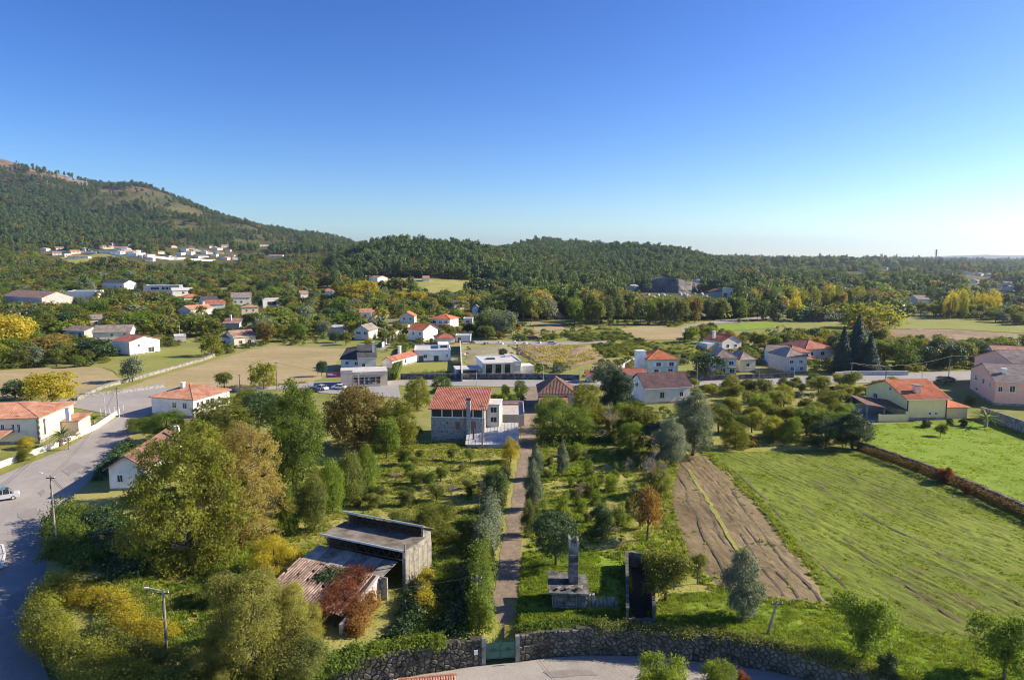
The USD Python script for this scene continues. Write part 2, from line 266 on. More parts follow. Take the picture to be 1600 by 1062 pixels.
# hillside: heath, scrub and granite; rockier towards the mountain top
LOOK['hillside'] = usdkit.material(stage, '/World/Looks/hillside', {
    'g': ('geometry', {}), 'sx': ('separate_xyz', {}), 'a': ('noise_texture', {'scale': .004, 'detail': 6.0, 'roughness': .65}), 'b': ('noise_texture', {'scale': .05, 'detail': 5.0, 'roughness': .7}),
    'mx': ('mix_float', {'fac': .5}), 'low': ('rgb_ramp', {'ramp': [(.32, (.045, .055, .018)), (.45, (.08, .085, .03)), (.56, (.13, .12, .045)), (.68, (.20, .15, .08))]}),
    'high': ('rgb_ramp', {'ramp': [(.34, (.09, .085, .045)), (.46, (.17, .12, .075)), (.56, (.27, .19, .14)), (.68, (.36, .29, .25))]}),
    'h': ('map_range', {'from_min': 215.0, 'from_max': 320.0, 'clamp': True}), 'hm': ('math', {'math_type': 'add'}), 'ho': ('map_range', {'from_min': .75, 'from_max': 1.05, 'clamp': True}),
    'm': ('mix', {}), 'bp': ('bump', {'strength': .8, 'distance': 2.0}), 'p': ('principled_bsdf', {'roughness': .95, 'specular_ior_level': .1})},
    [('g.position', 'sx.vector'), ('g.position', 'a.vector'), ('g.position', 'b.vector'), ('a.fac', 'mx.a'), ('b.fac', 'mx.b'), ('mx.result', 'low.fac'), ('mx.result', 'high.fac'),
     ('sx.z', 'h.value'), ('h.result', 'hm.value1'), ('a.fac', 'hm.value2'), ('hm.value', 'ho.value'), ('ho.result', 'm.fac'), ('low.color', 'm.color1'), ('high.color', 'm.color2'),
     ('b.fac', 'bp.height'), ('bp.normal', 'p.normal'), ('m.color', 'p.base_color')], surface='p.BSDF')

# ------------------------------------------------------------------ ground sheets
def axis(parts):
    out = [parts[0][0]]
    for a, b, s in parts: out += list(np.linspace(a, b, max(2, int(round((b - a) / s)) + 1))[1:])
    return np.array(out)
gx = axis([(-14000, -4000, 400), (-4000, -1200, 60), (-1200, -300, 20), (-300, -90, 7), (-90, 90, 1.6), (90, 300, 7), (300, 1200, 20), (1200, 4000, 60), (4000, 14000, 400)])
def sheet(name, xs, ys, mat, lift=0.0):
    X, Y = np.meshgrid(xs, ys); Zg = terrain(X, Y, 2.4) + lift; nx, ny = len(xs), len(ys)
    i = (np.arange(ny - 1)[:, None] * nx + np.arange(nx - 1)[None]).ravel()
    p = usdkit.mesh(stage, numbered('/World', name), (np.c_[X.ravel(), Y.ravel(), Zg.ravel()], np.c_[i, i + 1, i + nx + 1, i + nx]), mat, smooth=True)
    return tag(p, kind='structure')
sheet('ground', gx, axis([(-400, 20, 60), (20, 40, 4), (40, 125, 1.6), (125, 330, 6), (330, 620, 9)]), M_ground, -.05)
sheet('hills', gx, axis([(620, 1600, 14), (1600, 3000, 30), (3000, 6000, 120), (6000, 14000, 400)]), LOOK['hillside'], -.05)

FIELDS = []
def parcel(name, px, mat, lift=.02, res=4.0, label=None, world=None, relief=None, keep=True, wobble=0.0):
    poly = Polygon(world if world is not None else [G(*p)[:2] for p in px]).buffer(0)
    if wobble: q = np.array(poly.segmentize(res * 1.5).exterior.coords); e = np.c_[q, 0 * q[:, 0]]; q = q + wobble * np.c_[meshkit.fbm(e / (4 * wobble), 3, 3) - .5, meshkit.fbm(e / (4 * wobble) + 9, 3, 4) - .5] * 2.2; poly = Polygon(q).buffer(0); poly = max(getattr(poly, 'geoms', [poly]), key=lambda g_: g_.area)
    if keep: FIELDS.append(poly)
    b = np.array(poly.segmentize(res).exterior.coords)[:-1]; x0, y0, x1, y1 = poly.bounds
    X, Y = np.meshgrid(np.arange(x0, x1, res), np.arange(y0, y1, res)); ins = contains_xy(poly.buffer(-res * .45), X, Y)
    P = np.vstack([b, np.c_[X[ins], Y[ins]]]) if ins.any() else b
    t = Delaunay(P).simplices; c = P[t].mean(1); t = t[contains_xy(poly, c[:, 0], c[:, 1])]
    a = np.cross(P[t[:, 1]] - P[t[:, 0]], P[t[:, 2]] - P[t[:, 0]]); t = np.where((a > 0)[:, None], t, t[:, ::-1])
    z = terrain(P[:, 0], P[:, 1]) + lift
    if relief is not None: z = z + relief(P[:, 0], P[:, 1]) * smooth01(shapely.distance(poly.exterior, shapely.points(P[:, 0], P[:, 1])) / min(3.0, res * 3))
    return tag(usdkit.mesh(stage, numbered('/World', name), (np.c_[P, z], t), mat, smooth=True), kind='structure', label=label)
def rows(ang, spacing, amp, rough, seed=1):
    """Low ridges along the direction ang (degrees from +y), broken up and with clods between them."""
    a = math.radians(ang); c, s = math.cos(a), math.sin(a)
    def f(x, y):
        u, v = x * c - y * s, x * s + y * c; p = np.stack([u / 3.0, v / 14.0, np.zeros_like(u)], -1)
        k = meshkit.fbm(p, 3, seed); ph = u / spacing + 1.6 * k
        return amp * (.5 + .5 * np.sin(ph * 2 * math.pi)) * np.clip(2.2 * meshkit.noise(p * [1.3, .7, 1] + 7, seed + 3) - .2, 0, 1.5) + rough * (meshkit.fbm(np.stack([u * 2.2, v * .9, 0 * u], -1), 3, seed + 8) - .15) * np.clip(.3 + 1.6 * meshkit.fbm(np.stack([u * .16, v * .12, 0 * u], -1), 2, seed + 11) - .3, .15, 1.2)
    return f
def lumps(amp, size, seed=1): return lambda x, y: amp * meshkit.fbm(np.stack([x, y, 0 * x], -1) / size, 3, seed)

_road = Polygon([(-170, 30), (120, 30), (120, 60), (70, 70), (-40, 90), tuple(flat(225, 655)), tuple(flat(186, 650)), tuple(flat(100, 702)), tuple(flat(0, 742)), (-170, 118)]).difference(BLOCK.buffer(.25))
_road = max(getattr(_road, 'geoms', [_road]), key=lambda q: q.area)
parcel('road', [], M_road, .02, 2.2, world=np.array(_road.exterior.coords))
_blk = BLOCK.intersection(Polygon([(-75, 40), (140, 40), (140, 150), (-75, 150)])).buffer(-.1); _blk = max(getattr(_blk, 'geoms', [_blk]), key=lambda q: q.area)
parcel('rough_ground', [], M_orch, .006, 2.0, world=np.array(_blk.exterior.coords), keep=False)
parcel('main_road', [(-200, 640), (100, 634), (180, 627), (260, 616), (345, 612), (480, 606), (620, 602), (720, 603), (900, 606), (1100, 603), (1260, 600), (1420, 596), (1560, 592), (1700, 592), (1700, 578), (1500, 580), (1330, 586), (1100, 593), (900, 594), (720, 593), (625, 594), (480, 597), (345, 602), (255, 606), (130, 622), (0, 628), (-200, 632)], M_asphalt, .05, 6)
parcel('junction', [(100, 634), (215, 655), (250, 640), (262, 616), (180, 624)], M_road, .03, 3)
parcel('driveway', [(760, 1003), (804, 1001), (808, 960), (811, 900), (814, 850), (819, 800), (826, 740), (834, 690), (838, 650), (842, 606), (822, 606), (815, 650), (814, 690), (807, 740), (796, 800), (786, 850), (777, 900), (768, 960)], M_drive, .04, 2.5, wobble=0.5)
parcel('green_lawn', [(806, 1002), (812, 960), (815, 900), (820, 862), (880, 852), (960, 868), (984, 878), (990, 978), (920, 980), (860, 983)], M_lush, .03, .8, relief=lumps(.22, 1.1, 3), keep=False, wobble=0.8)
parcel('green_verge', [(990, 980), (1040, 930), (1130, 925), (1230, 942), (1300, 948), (1430, 988), (1600, 1016), (1760, 1040), (1760, 1250), (1560, 1140), (1400, 1062), (1330, 1036), (1270, 1018), (1150, 995), (1080, 988)], M_lush, .03, .8, relief=lumps(.25, 1.3, 5), keep=False)
parcel('mown_field', [(1104, 706), (1340, 702), (1420, 725), (1610, 806), (1800, 890), (1800, 1042), (1600, 1014), (1430, 985), (1305, 945), (1190, 790)], M_meadow, .03, .34, relief=rows(-16, 1.05, .10, .30), wobble=0.9)
parcel('tilled_field', [(1042, 715), (1102, 708), (1188, 792), (1303, 946), (1232, 940), (1130, 922), (1075, 880), (1050, 800)], M_tilled, .03, .34, relief=rows(0, .75, .10, .22, 4), wobble=0.9)
parcel('grass_track', [(1073, 735), (1078, 735), (1120, 800), (1164, 880), (1158, 880), (1113, 800)], M_orch, .20, 1.0, relief=lumps(.12, 1.0), wobble=0.4)
def track(name, px, w, mat, lift):
    L_ = LineString([G(*p)[:2] for p in px]).segmentize(2.0); q = np.array(L_.coords); e = np.c_[q, 0 * q[:, 0]]; q = q + 1.2 * np.c_[meshkit.fbm(e / 7., 2, 3) - .5, meshkit.fbm(e / 7. + 5, 2, 4) - .5]
    parcel(name, [], mat, lift, 1.0, world=np.array(LineString(q).buffer(w / 2, cap_style='flat').exterior.coords), keep=False, wobble=.12)
for k, (a_, b_) in enumerate([((1052, 722), (1140, 915)), ((1064, 718), (1180, 925)), ((1085, 716), (1222, 932)), ((1094, 714), (1246, 936)), ((1099, 712), (1280, 942))]): track('furrow', [a_, ((a_[0] + b_[0]) / 2 - 6, (a_[1] + b_[1]) / 2), b_], .32, M_soil, .16)
for pl in ([(1186, 712), (1330, 792), (1480, 872), (1620, 940)], [(1130, 716), (1240, 830), (1345, 950)], [(1250, 708), (1420, 790), (1640, 890)], [(1210, 760), (1340, 860), (1500, 975)]): track('tractor_track', pl, .3, M_soil, .17)
parcel('side_lawn', [(1362, 664), (1420, 661), (1550, 658), (1600, 676), (1720, 720), (1800, 880), (1610, 800), (1450, 732), (1345, 702)], M_lush, .03, .9, relief=lumps(.2, 1.6, 8))
parcel('yard_soil', [(668, 930), (640, 860), (675, 838), (735, 800), (776, 790), (768, 880), (757, 985), (700, 1000), (640, 1008), (650, 960)], M_soil, .03, 1.5, relief=lumps(.15, 1.4, 2), keep=False, wobble=1.5)
parcel('orchard_grass', [(300, 900), (250, 960), (330, 905), (430, 800), (470, 745), (590, 700), (690, 690), (735, 700), (800, 705), (790, 790), (730, 800), (670, 838), (560, 812), (500, 880), (440, 870)], M_orch, .015, 1.2, relief=lumps(.18, 1.5, 6), keep=False, wobble=1.5)
parcel('leaf_litter', [(255, 905), (300, 880), (400, 850), (470, 838), (480, 862), (420, 880), (350, 900), (290, 925)], M_litter, .025, 1.2, relief=lumps(.15, 1.2, 9), keep=False, wobble=1.2)
parcel('garden_rows', [(845, 700), (1000, 690), (1060, 720), (1045, 800), (1060, 860), (990, 875), (890, 850), (822, 855), (826, 780)], M_orch, .012, 1.2, relief=rows(0, 2.4, .2, .2, 6), keep=False)
parcel('dry_field', [(150, 622), (215, 598), (345, 560), (420, 540), (535, 545), (530, 575), (500, 592), (470, 600), (350, 606), (250, 609)], M_dry, .03, 3.0, wobble=2)
parcel('green_meadow', [(235, 548), (325, 540), (318, 562), (270, 577), (205, 590), (160, 575)], M_lawn, .04, 4.0, wobble=1.5)
parcel('dry_field', [(-40, 582), (60, 575), (150, 574), (200, 592), (130, 618), (0, 626), (-40, 628)], M_dry, .03, 4.0, wobble=2)
parcel('lawn', [(622, 590), (628, 568), (708, 563), (712, 590), (690, 592)], M_lawn, .04, 4.0)
parcel('maize_field', [(800, 542), (900, 540), (935, 545), (945, 562), (900, 572), (835, 570)], M_maize, .04, 3.0, relief=rows(35, 6.0, 1.1, .6), wobble=1.5)
parcel('rubble_yard', [(722, 545), (790, 538), (800, 545), (815, 562), (800, 575), (735, 578)], M_rubble, .04, 3.0, relief=lumps(1.2, 5), wobble=2)
parcel('vineyard', [(920, 541), (1000, 536), (1090, 542), (1110, 560), (1060, 562), (1000, 556), (945, 560)], M_vine, .05, 3.0, relief=rows(80, 4.5, 1.3, .5), keep=False, wobble=2)
parcel('vineyard', [(870, 522), (960, 513), (1000, 530), (905, 536)], M_vine, .05, 4.0, relief=rows(80, 5, 1.3, .5), keep=False, wobble=2)
parcel('field_lane', [(722, 537), (800, 538), (870, 540), (960, 535), (960, 532), (860, 535), (800, 533), (722, 531)], M_asphalt, .1, 5.0)
parcel('pale_field', [(955, 516), (1000, 509), (1068, 512), (1072, 524), (1060, 531), (990, 531)], M_dry, .08, 6.0, wobble=2.5)
parcel('pale_field', [(830, 505), (880, 503), (885, 515), (835, 518)], M_dry, .08, 6.0, wobble=2.5)
parcel('green_meadow', [(480, 492), (545, 488), (545, 500), (480, 504)], M_lush, .1, 6.0, wobble=1.5)
parcel('green_meadow', [(470, 505), (520, 503), (512, 514), (466, 516)], M_lush, .1, 6.0, wobble=1.5)
parcel('dry_field', [(535, 506), (610, 503), (640, 506), (605, 518), (560, 516)], M_dry, .1, 6.0, wobble=2)
parcel('village_lane', [(590, 548), (600, 547), (640, 518), (690, 497), (684, 497), (630, 517)], M_asphalt, .15, 5.0)
parcel('green_meadow', [(1118, 508), (1210, 503), (1215, 512), (1125, 518)], M_lush, .1, 6.0, wobble=1.5)
parcel('field_lane', [(1066, 520), (1078, 516), (1100, 508), (1215, 496), (1300, 491), (1300, 488.5), (1210, 493), (1095, 504), (1064, 512)], M_asphalt, .12, 6.0)
parcel('pale_field', [(1222, 507), (1330, 501), (1345, 508), (1300, 514), (1230, 517)], M_lawn, .1, 8.0, wobble=2.5)
parcel('pale_field', [(1380, 499), (1500, 497), (1620, 514), (1620, 522), (1480, 514), (1390, 514)], M_lawn, .1, 8.0, wobble=2.5)
parcel('dry_field', [(1385, 516), (1480, 515), (1600, 523), (1600, 532), (1480, 534), (1390, 530)], M_maize, .1, 6.0, relief=rows(80, 5, .8, .5), wobble=2)
parcel('pale_field', [(1420, 479), (1458, 478), (1462, 488), (1425, 490)], M_lawn, .2, 10.0, wobble=2.5)
parcel('pale_field', [(1545, 482), (1640, 482), (1640, 490), (1555, 490)], M_lawn, .2, 10.0, wobble=2.5)
parcel('green_meadow', [(1240, 478), (1280, 477), (1285, 486), (1245, 488)], M_lush, .2, 8.0, wobble=1.5)
parcel('hill_clearing', [(1000, 428), (1022, 419), (1027, 424), (1010, 436)], M_lawn, .3, 10.0, wobble=6)
parcel('hill_clearing', [(310, 455), (370, 448), (372, 462), (345, 470)], M_orch, .3, 8.0, wobble=6)
parcel('hill_clearing', [(90, 402), (150, 397), (200, 400), (150, 408), (110, 412)], M_orch, .4, 10.0, wobble=6)
parcel('hill_clearing', [(500, 447), (600, 436), (760, 440), (800, 452), (700, 462), (620, 452)], M_orch, .3, 10.0, wobble=6)
parcel('terraced_field', [(700, 470), (790, 458), (800, 480), (740, 488)], M_orch, .2, 8.0, keep=False, wobble=4)
parcel('pale_field', [(1370, 432), (1450, 427), (1460, 432), (1380, 438)], M_dry, .5, 25.0, wobble=2.5)

M_patch = ground_look('road_patch', [(.3, (.19, .17, .15)), (.5, (.28, .255, .23)), (.7, (.37, .34, .305))], .2, .9, 6.0, bump=.3, dist=.04)
for q in ([(95, 735), (118, 722), (132, 728), (108, 743)], [(30, 800), (58, 792), (66, 806), (34, 818)], [(150, 690), (172, 678), (180, 683), (160, 696)], [(5, 940), (38, 915), (50, 930), (12, 962)], [(850, 1050), (920, 1044), (930, 1052), (858, 1060)], [(60, 770), (68, 764), (72, 768), (63, 775)]): parcel('road_patch', q, M_patch, .05, 1.2, keep=False, wobble=.5)

# ------------------------------------------------------------------ houses
HOUSES = []
KEEP, FOOT = [], []           # screen boxes that trees must leave in view (x0, y0, x1, y1, distance) and footprints
def keepbox(x0, y0, x1, y1, Y): KEEP.append((x0, y0, x1, y1, Y))
def window(par, c, w, h, n, frame=None, pane=None, shutter=None, fine=True):
    """A window in a wall: n is the outward direction in plan; frame, pane and sill stand proud of the wall."""
    n = np.array([n[0], n[1], 0.0]); t = np.array([-n[1], n[0], 0.0]); c = np.array(c, float); up = np.array([0, 0, 1.0])
    def blk(m, cc, tw, zh, d0, d1):
        P = [cc + t * a * tw / 2 + up * b * zh / 2 + n * d for a in (-1, 1) for b in (-1, 1) for d in (d0, d1)]
        m.add(P, [[0, 1, 3, 2], [4, 6, 7, 5], [0, 4, 5, 1], [2, 3, 7, 6], [0, 2, 6, 4], [1, 5, 7, 3]])
    f = MB()
    if fine:
        e = .09
        for a in (-1, 1): blk(f, c + t * a * (w / 2 + e / 2), e, h + 2 * e, -.05, .07)
        for b in (-1, 1): blk(f, c + up * b * (h / 2 + e / 2), w, e, -.05, .07)
        blk(f, c, .05, h, -.05, .045); blk(f, c - up * (h / 2 + e + .03), w + .35, .06, -.05, .14)
    else: blk(f, c, w + .2, h + .2, -.05, .03)
    fr = f.build('window', frame or white_trim, par)
    g = MB(); blk(g, c, w, h, -.05, .025 if fine else .05); g.build('pane', pane or glass, fr)
    if shutter:
        for a in (-1, 1):
            s = MB(); blk(s, c + t * a * (w / 2 + .12 + w * .26), w * .5, h + .1, -.02, .05); s.build('shutter', shutter, par)
def tile_strips(m, o, ud, vd, nd, L, vlen, pitch=.36, hgt=.055):
    """Rows of round tiles up a roof slope: o eave corner, ud along the eave, vd up the slope, vlen(u) how far up they reach."""
    k = max(1, int(L / pitch))
    for i in range(k):
        u0, u1 = i * L / k, (i + .62) * L / k; uc = (u0 + u1) / 2; S = vlen(uc)
        if S < .2: continue
        V = [o + ud * u + vd * v + nd * hh for v in (0.0, S) for u, hh in ((u0, 0.0), (u0 + (u1 - u0) * .3, hgt), (u1 - (u1 - u0) * .3, hgt), (u1, 0.0))]
        m.add(V, [[0, 1, 5, 4], [1, 2, 6, 5], [2, 3, 7, 6], [0, 3, 2, 1]])
def roof(par, W, D, h, kind, rise, over, mat, x0=0, y0=0, tiles=False, trim=None, name='roof'):
    a, b, c, d = x0 - over, y0 - over, x0 + W + over, y0 + D + over; m = MB(); ts = MB(); nv = np.array
    th = .16
    if kind in ('gable_x', 'gable_y'):
        half = (D if kind == 'gable_x' else W) / 2; sl = rise / half; e = over * sl
        prof = [(-half - over, h - e), (0, h + rise), (half + over, h - e), (half + over, h - e + th), (0, h + rise + th * 1.2), (-half - over, h - e + th)]
        tmp = MB(); tmp.prism(prof, -(W if kind == 'gable_x' else D) / 2 - over, (W if kind == 'gable_x' else D) / 2 + over)
        v = np.vstack(tmp.v); f = np.vstack(tmp.f)
        if kind == 'gable_x': v = np.c_[-v[:, 1], v[:, 0], v[:, 2]]
        m.add(v + [x0 + W / 2, y0 + D / 2, 0], f)
        if kind == 'gable_x': m.tube((a, y0 + D / 2, h + rise + th), (c, y0 + D / 2, h + rise + th), .13, n=6)
        else: m.tube((x0 + W / 2, b, h + rise + th), (x0 + W / 2, d, h + rise + th), .13, n=6)
        if tiles:
            S = math.hypot(half + over, rise + e); cs, sn = (half + over) / S, (rise + e) / S; z = h - e + th
            if kind == 'gable_x':
                tile_strips(ts, nv([a, b, z]), nv([1, 0, 0]), nv([0, cs, sn]), nv([0, -sn, cs]), c - a, lambda u: S)
                tile_strips(ts, nv([c, d, z]), nv([-1, 0, 0]), nv([0, -cs, sn]), nv([0, sn, cs]), c - a, lambda u: S)
            else:
                tile_strips(ts, nv([a, d, z]), nv([0, -1, 0]), nv([cs, 0, sn]), nv([-sn, 0, cs]), d - b, lambda u: S)
                tile_strips(ts, nv([c, b, z]), nv([0, 1, 0]), nv([-cs, 0, sn]), nv([sn, 0, cs]), d - b, lambda u: S)
    elif kind == 'hip':
        w, l = c - a, d - b; k = min(w, l) / 2; q = [(a, b), (c, b), (c, d), (a, d)]
        r = [(a + k, b + k), (c - k, d - k)] if w <= l else [(a + k, b + k), (c - k, b + k)]
        if w <= l: r = [(a + k, b + k), (a + k, d - k)]
        pts = [(x, y, z) for x, y in q for z in (h, h + th)] + [(x, y, h + rise + th) for x, y in r]
        m.hull(pts)
        S = math.hypot(k, rise); cs, sn = k / S, rise / S
        for (x, y), j in zip(q, ([0, 1, 1, 0] if w > l else [0, 0, 1, 1])):
            m.tube((x, y, h + th), (r[j][0], r[j][1], h + rise + th), .11, n=5)
        m.tube((*r[0], h + rise + th), (*r[1], h + rise + th + .001), .12, n=5)
        if tiles:
            for o, ud, vd, L in (((a, b), (1, 0), (0, 1), w), ((c, b), (0, 1), (-1, 0), l), ((c, d), (-1, 0), (0, -1), w), ((a, d), (0, -1), (1, 0), l)):
                tile_strips(ts, nv([*o, h + th]), nv([*ud, 0.]), nv([vd[0] * cs, vd[1] * cs, sn]), nv([-vd[0] * sn, -vd[1] * sn, cs]), L, lambda u, L=L: S * min(1, min(u, L - u) / k))
    elif kind == 'mono':                                            # rises from the front to the back
        sl = rise / D
        m.slab((a, b, h - over * sl + th), (c, b, h - over * sl + th), (c, d, h + rise + over * sl + th), (a, d, h + rise + over * sl + th), th)
        if tiles:
            S = math.hypot(d - b, (d - b) * sl); cs, sn = (d - b) / S, (d - b) * sl / S
            tile_strips(ts, nv([a, b, h - over * sl + th]), nv([1, 0, 0]), nv([0, cs, sn]), nv([0, -sn, cs]), c - a, lambda u: S)
    else:                                                           # flat, with a parapet
        m.lo((a, b, h), (c, d, h + .12))
        t = MB()
        for p, q in (((a, b), (c, b + .22)), ((a, d - .22), (c, d)), ((a, b + .22), (a + .22, d - .22)), ((c - .22, b + .22), (c, d - .22))): t.lo((*p, h - .1), (*q, h + .42))
        t.build('parapet', trim or white_trim, par)
    r_ = m.build(name, mat, par)
    if tiles: ts.build('roof_tiles', mat, r_, kind='stuff')
    return r_
FACES = {'f': ((0, 0), (1, 0), (0, -1)), 'r': ((1, 0), (0, 1), (1, 0)), 'b': ((1, 1), (-1, 0), (0, 1)), 'l': ((0, 1), (0, -1), (-1, 0))}
def chimney(par, x, y, z0, z1, w=.7, mat=None, cap=None):
    m = MB(); m.lo((x - w / 2, y - w / 2, z0), (x + w / 2, y + w / 2, z1)); ch = m.build('chimney', mat or white_wall, par)
    c = MB(); c.lo((x - w * .68, y - w * .68, z1 + .22), (x + w * .68, y + w * .68, z1 + .34))
    for i in (-1, 1):
        for j in (-1, 1): c.lo((x + i * w * .45 - .06, y + j * w * .45 - .06, z1), (x + i * w * .45 + .06, y + j * w * .45 + .06, z1 + .22))
    c.build('chimney_cap', cap or mat or concrete, ch)
def house(name, label, p0, p1, D, h, kind, rise, wall, rmat, wins=(), chims=(), over=.45, tiles=False, group=None, cat='house', fine=True, doors=(), shut=None, keep=True, z0=None, gutter=True, extra=None, wtrim=None, yaw=0.0):
    """p0, p1: where the foot of its front wall shows, left and right end; D: how deep it is; heights from the ground at its foot."""
    a, b = G(*p0), G(*p1); z = min(a[2], b[2]) if z0 is None else z0; d = b[:2] - a[:2]; W = float(np.hypot(*d)); rz = math.atan2(d[1], d[0]) + yaw
    t = thing(name, label, cat, (a[0], a[1], z), rz, group)
    w = MB()
    if kind == 'gable_x': w.prism([(0, -1.2), (D, -1.2), (D, h), (D / 2, h + rise - .02), (0, h)], 0, W); v = np.vstack(w.v); w.v = [np.c_[W - v[:, 1], v[:, 0], v[:, 2]]]; w.f = [np.vstack(w.f)[:, :]]
    elif kind == 'gable_y': w.prism([(0, -1.2), (W, -1.2), (W, h), (W / 2, h + rise - .02), (0, h)], 0, D)
    elif kind == 'mono': w.prism([(0, -1.2), (D, -1.2), (D, h + rise - .02), (0, h)], 0, W); v = np.vstack(w.v); w.v = [np.c_[W - v[:, 1], v[:, 0], v[:, 2]]]; w.f = [np.vstack(w.f)]
    else: w.lo((0, 0, -1.2), (W, D, h))
    w.build('wall', wall, t)
    if kind == 'flat': over = min(over, .12) if over == .45 else over
    if fine and a[1] < 330:
        pl = MB(); pl.lo((-.05, -.05, -1.2), (W + .05, D + .05, .55)); pl.build('plinth', concrete, t)
    roof(t, W, D, h, kind, rise, over, rmat, tiles=tiles, trim=wtrim)
    if gutter and kind == 'gable_x':
        g = MB(); sl = rise / (D / 2); g.lo((-over, -over - .1, h - over * sl - .02), (W + over, -over - .004, h - over * sl + .12)); g.build('gutter', white_trim, t)
    for q in wins:
        face, u, zc, ww, hh = q[:5]; o, ax, n = FACES[face]; L = W if face in 'fb' else D
        c = np.array([o[0] * W + ax[0] * u * L, o[1] * D + ax[1] * u * L, zc])
        window(t, c, ww, hh, n, shutter=shut, fine=fine, pane=q[5] if len(q) > 5 else None)
    for face, u, ww, hh, mm in doors:
        o, ax, n = FACES[face]; L = W if face in 'fb' else D; cx, cy = o[0] * W + ax[0] * u * L + n[0] * .03, o[1] * D + ax[1] * u * L + n[1] * .03
        dr = MB(); dr.box((cx, cy, hh / 2), (ww if ax[0] else .1, ww if ax[1] else .1, hh)); dd = dr.build('door', mm, t)
        hd = MB(); hd.box((cx + n[0] * .08 + ax[0] * ww * .35, cy + n[1] * .08 + ax[1] * ww * .35, 1.05), (.12, .12, .06)); hd.build('handle', dark_metal, dd)
    for q in chims: chimney(t, *q)
    if extra: extra(t, W, D, h)
    C, S = math.cos(rz), math.sin(rz); cor = [(a[0] + C * x - S * y, a[1] + S * x + C * y) for x, y in ((0, 0), (W, 0), (W, D), (0, D))]
    FOOT.append(Polygon(cor).buffer(1.5)); HOUSES.append((label, (p0[0] + p1[0]) / 2, (p0[1] + p1[1]) / 2)) if group is None else None
    if keep:
        P = np.array([project(x, y, z + zz)[:2] for x, y in cor for zz in (0, h + rise * .8)]); e_ = 0 if group is None else 6; KEEP.append((P[:, 0].min(), P[:, 1].min(), P[:, 0].max(), P[:, 1].max() + e_, a[1]))
    return t, W
def row(face, us, z, w, h): return [(face, u, z, w, h) for u in us]

# --- left of the road
def left_house_extra(t, W, D, h):
    q = MB()
    for k in range(9): q.box((W, 0, .3 + k * .6), (.5 if k % 2 else .34, .5 if k % 2 == 0 else .34, .56))
    q.build('corner_quoins', concrete, t)
    a = MB(); a.lo((W + .03, D * .6, -1), (W + 3.6, D * .98, 2.4)); a.build('annex', cream_wall, t); roof(t, 3.6, D * .38, 2.4, 'mono', .5, .3, tile_terra, x0=W + .03, y0=D * .6, name='annex_roof')
    dm = MB(); dm.prism([(W - 6.3, 4.7), (W - 1.8, 4.7), (W - 1.8, 5.35), (W - 4, 5.9), (W - 6.3, 5.35)], .3, 2.4); dm.build('dormer', tile_terra, t)
    dk = MB(); dk.lo((W - 6.0, .22, 5.0), (W - 2.1, .31, 5.4)); dk.build('dormer_opening', dark_metal, t)
    pr = MB(); pr.slab((W - 13, -5.5, 2.5), (W - 4.6, -5.5, 2.5), (W - 4.6, -.02, 3.2), (W - 13, -.02, 3.2), .15); pr.build('porch_roof', tile_terra, t)
    c = MB(); c.tube((W - 5, -5.1, -.5), (W - 5, -5.1, 2.4), .2, n=10); c.build('porch_column', white_trim, t)
house('villa', 'cream villa with a low terracotta roof at the left edge of the picture', (-120, 698), (62, 692), 15, 5.3, 'hip', 1.9, cream_wall, tile_terra, [('f', .62, 3.3, .6, 1.7), ('f', .69, 3.3, .6, 1.7), ('f', .78, 3.3, .5, 1.7), ('f', .83, 3.3, .5, 1.7), ('f', .2, 3.3, 1, 1.5)], [(26.6, 2.6, 4, 6.6, .75, white_wall)], over=.5, tiles=True, extra=left_house_extra)
house('corner_house', 'white house with an orange brown roof standing alone at the road junction', (238, 648), (303, 653), 13, 4.4, 'hip', 2.4, white_wall, tile_terra, [('r', .12, 3.0, .9, 1.2), ('r', .22, 3.0, .9, 1.2), ('r', .38, 3.0, 1.2, 1.3), ('r', .5, 3.0, 1.2, 1.3), ('r', .7, 3.0, 1, 1.2), ('f', .8, 2.9, 1.1, 1.3), ('f', .55, 2.9, 1.1, 1.3)], [(5.5, 4.5, 4.5, 7.3, .8, white_wall)], tiles=True)
house('bungalow', 'white bungalow with a dark red brown roof between the road and the largest tree', (172, 766), (228, 764), 17, 4.1, 'gable_y', 1.9, white_wall, tile_brown, [('f', .3, 2.2, .8, 1.1), ('r', .3, 2.4, 1, 1.2), ('l', .7, 2.4, 1, 1.2)], [(5.6, 15.4, 4, 6.9, .7, white_wall)], over=.7, tiles=True, z0=-.2)

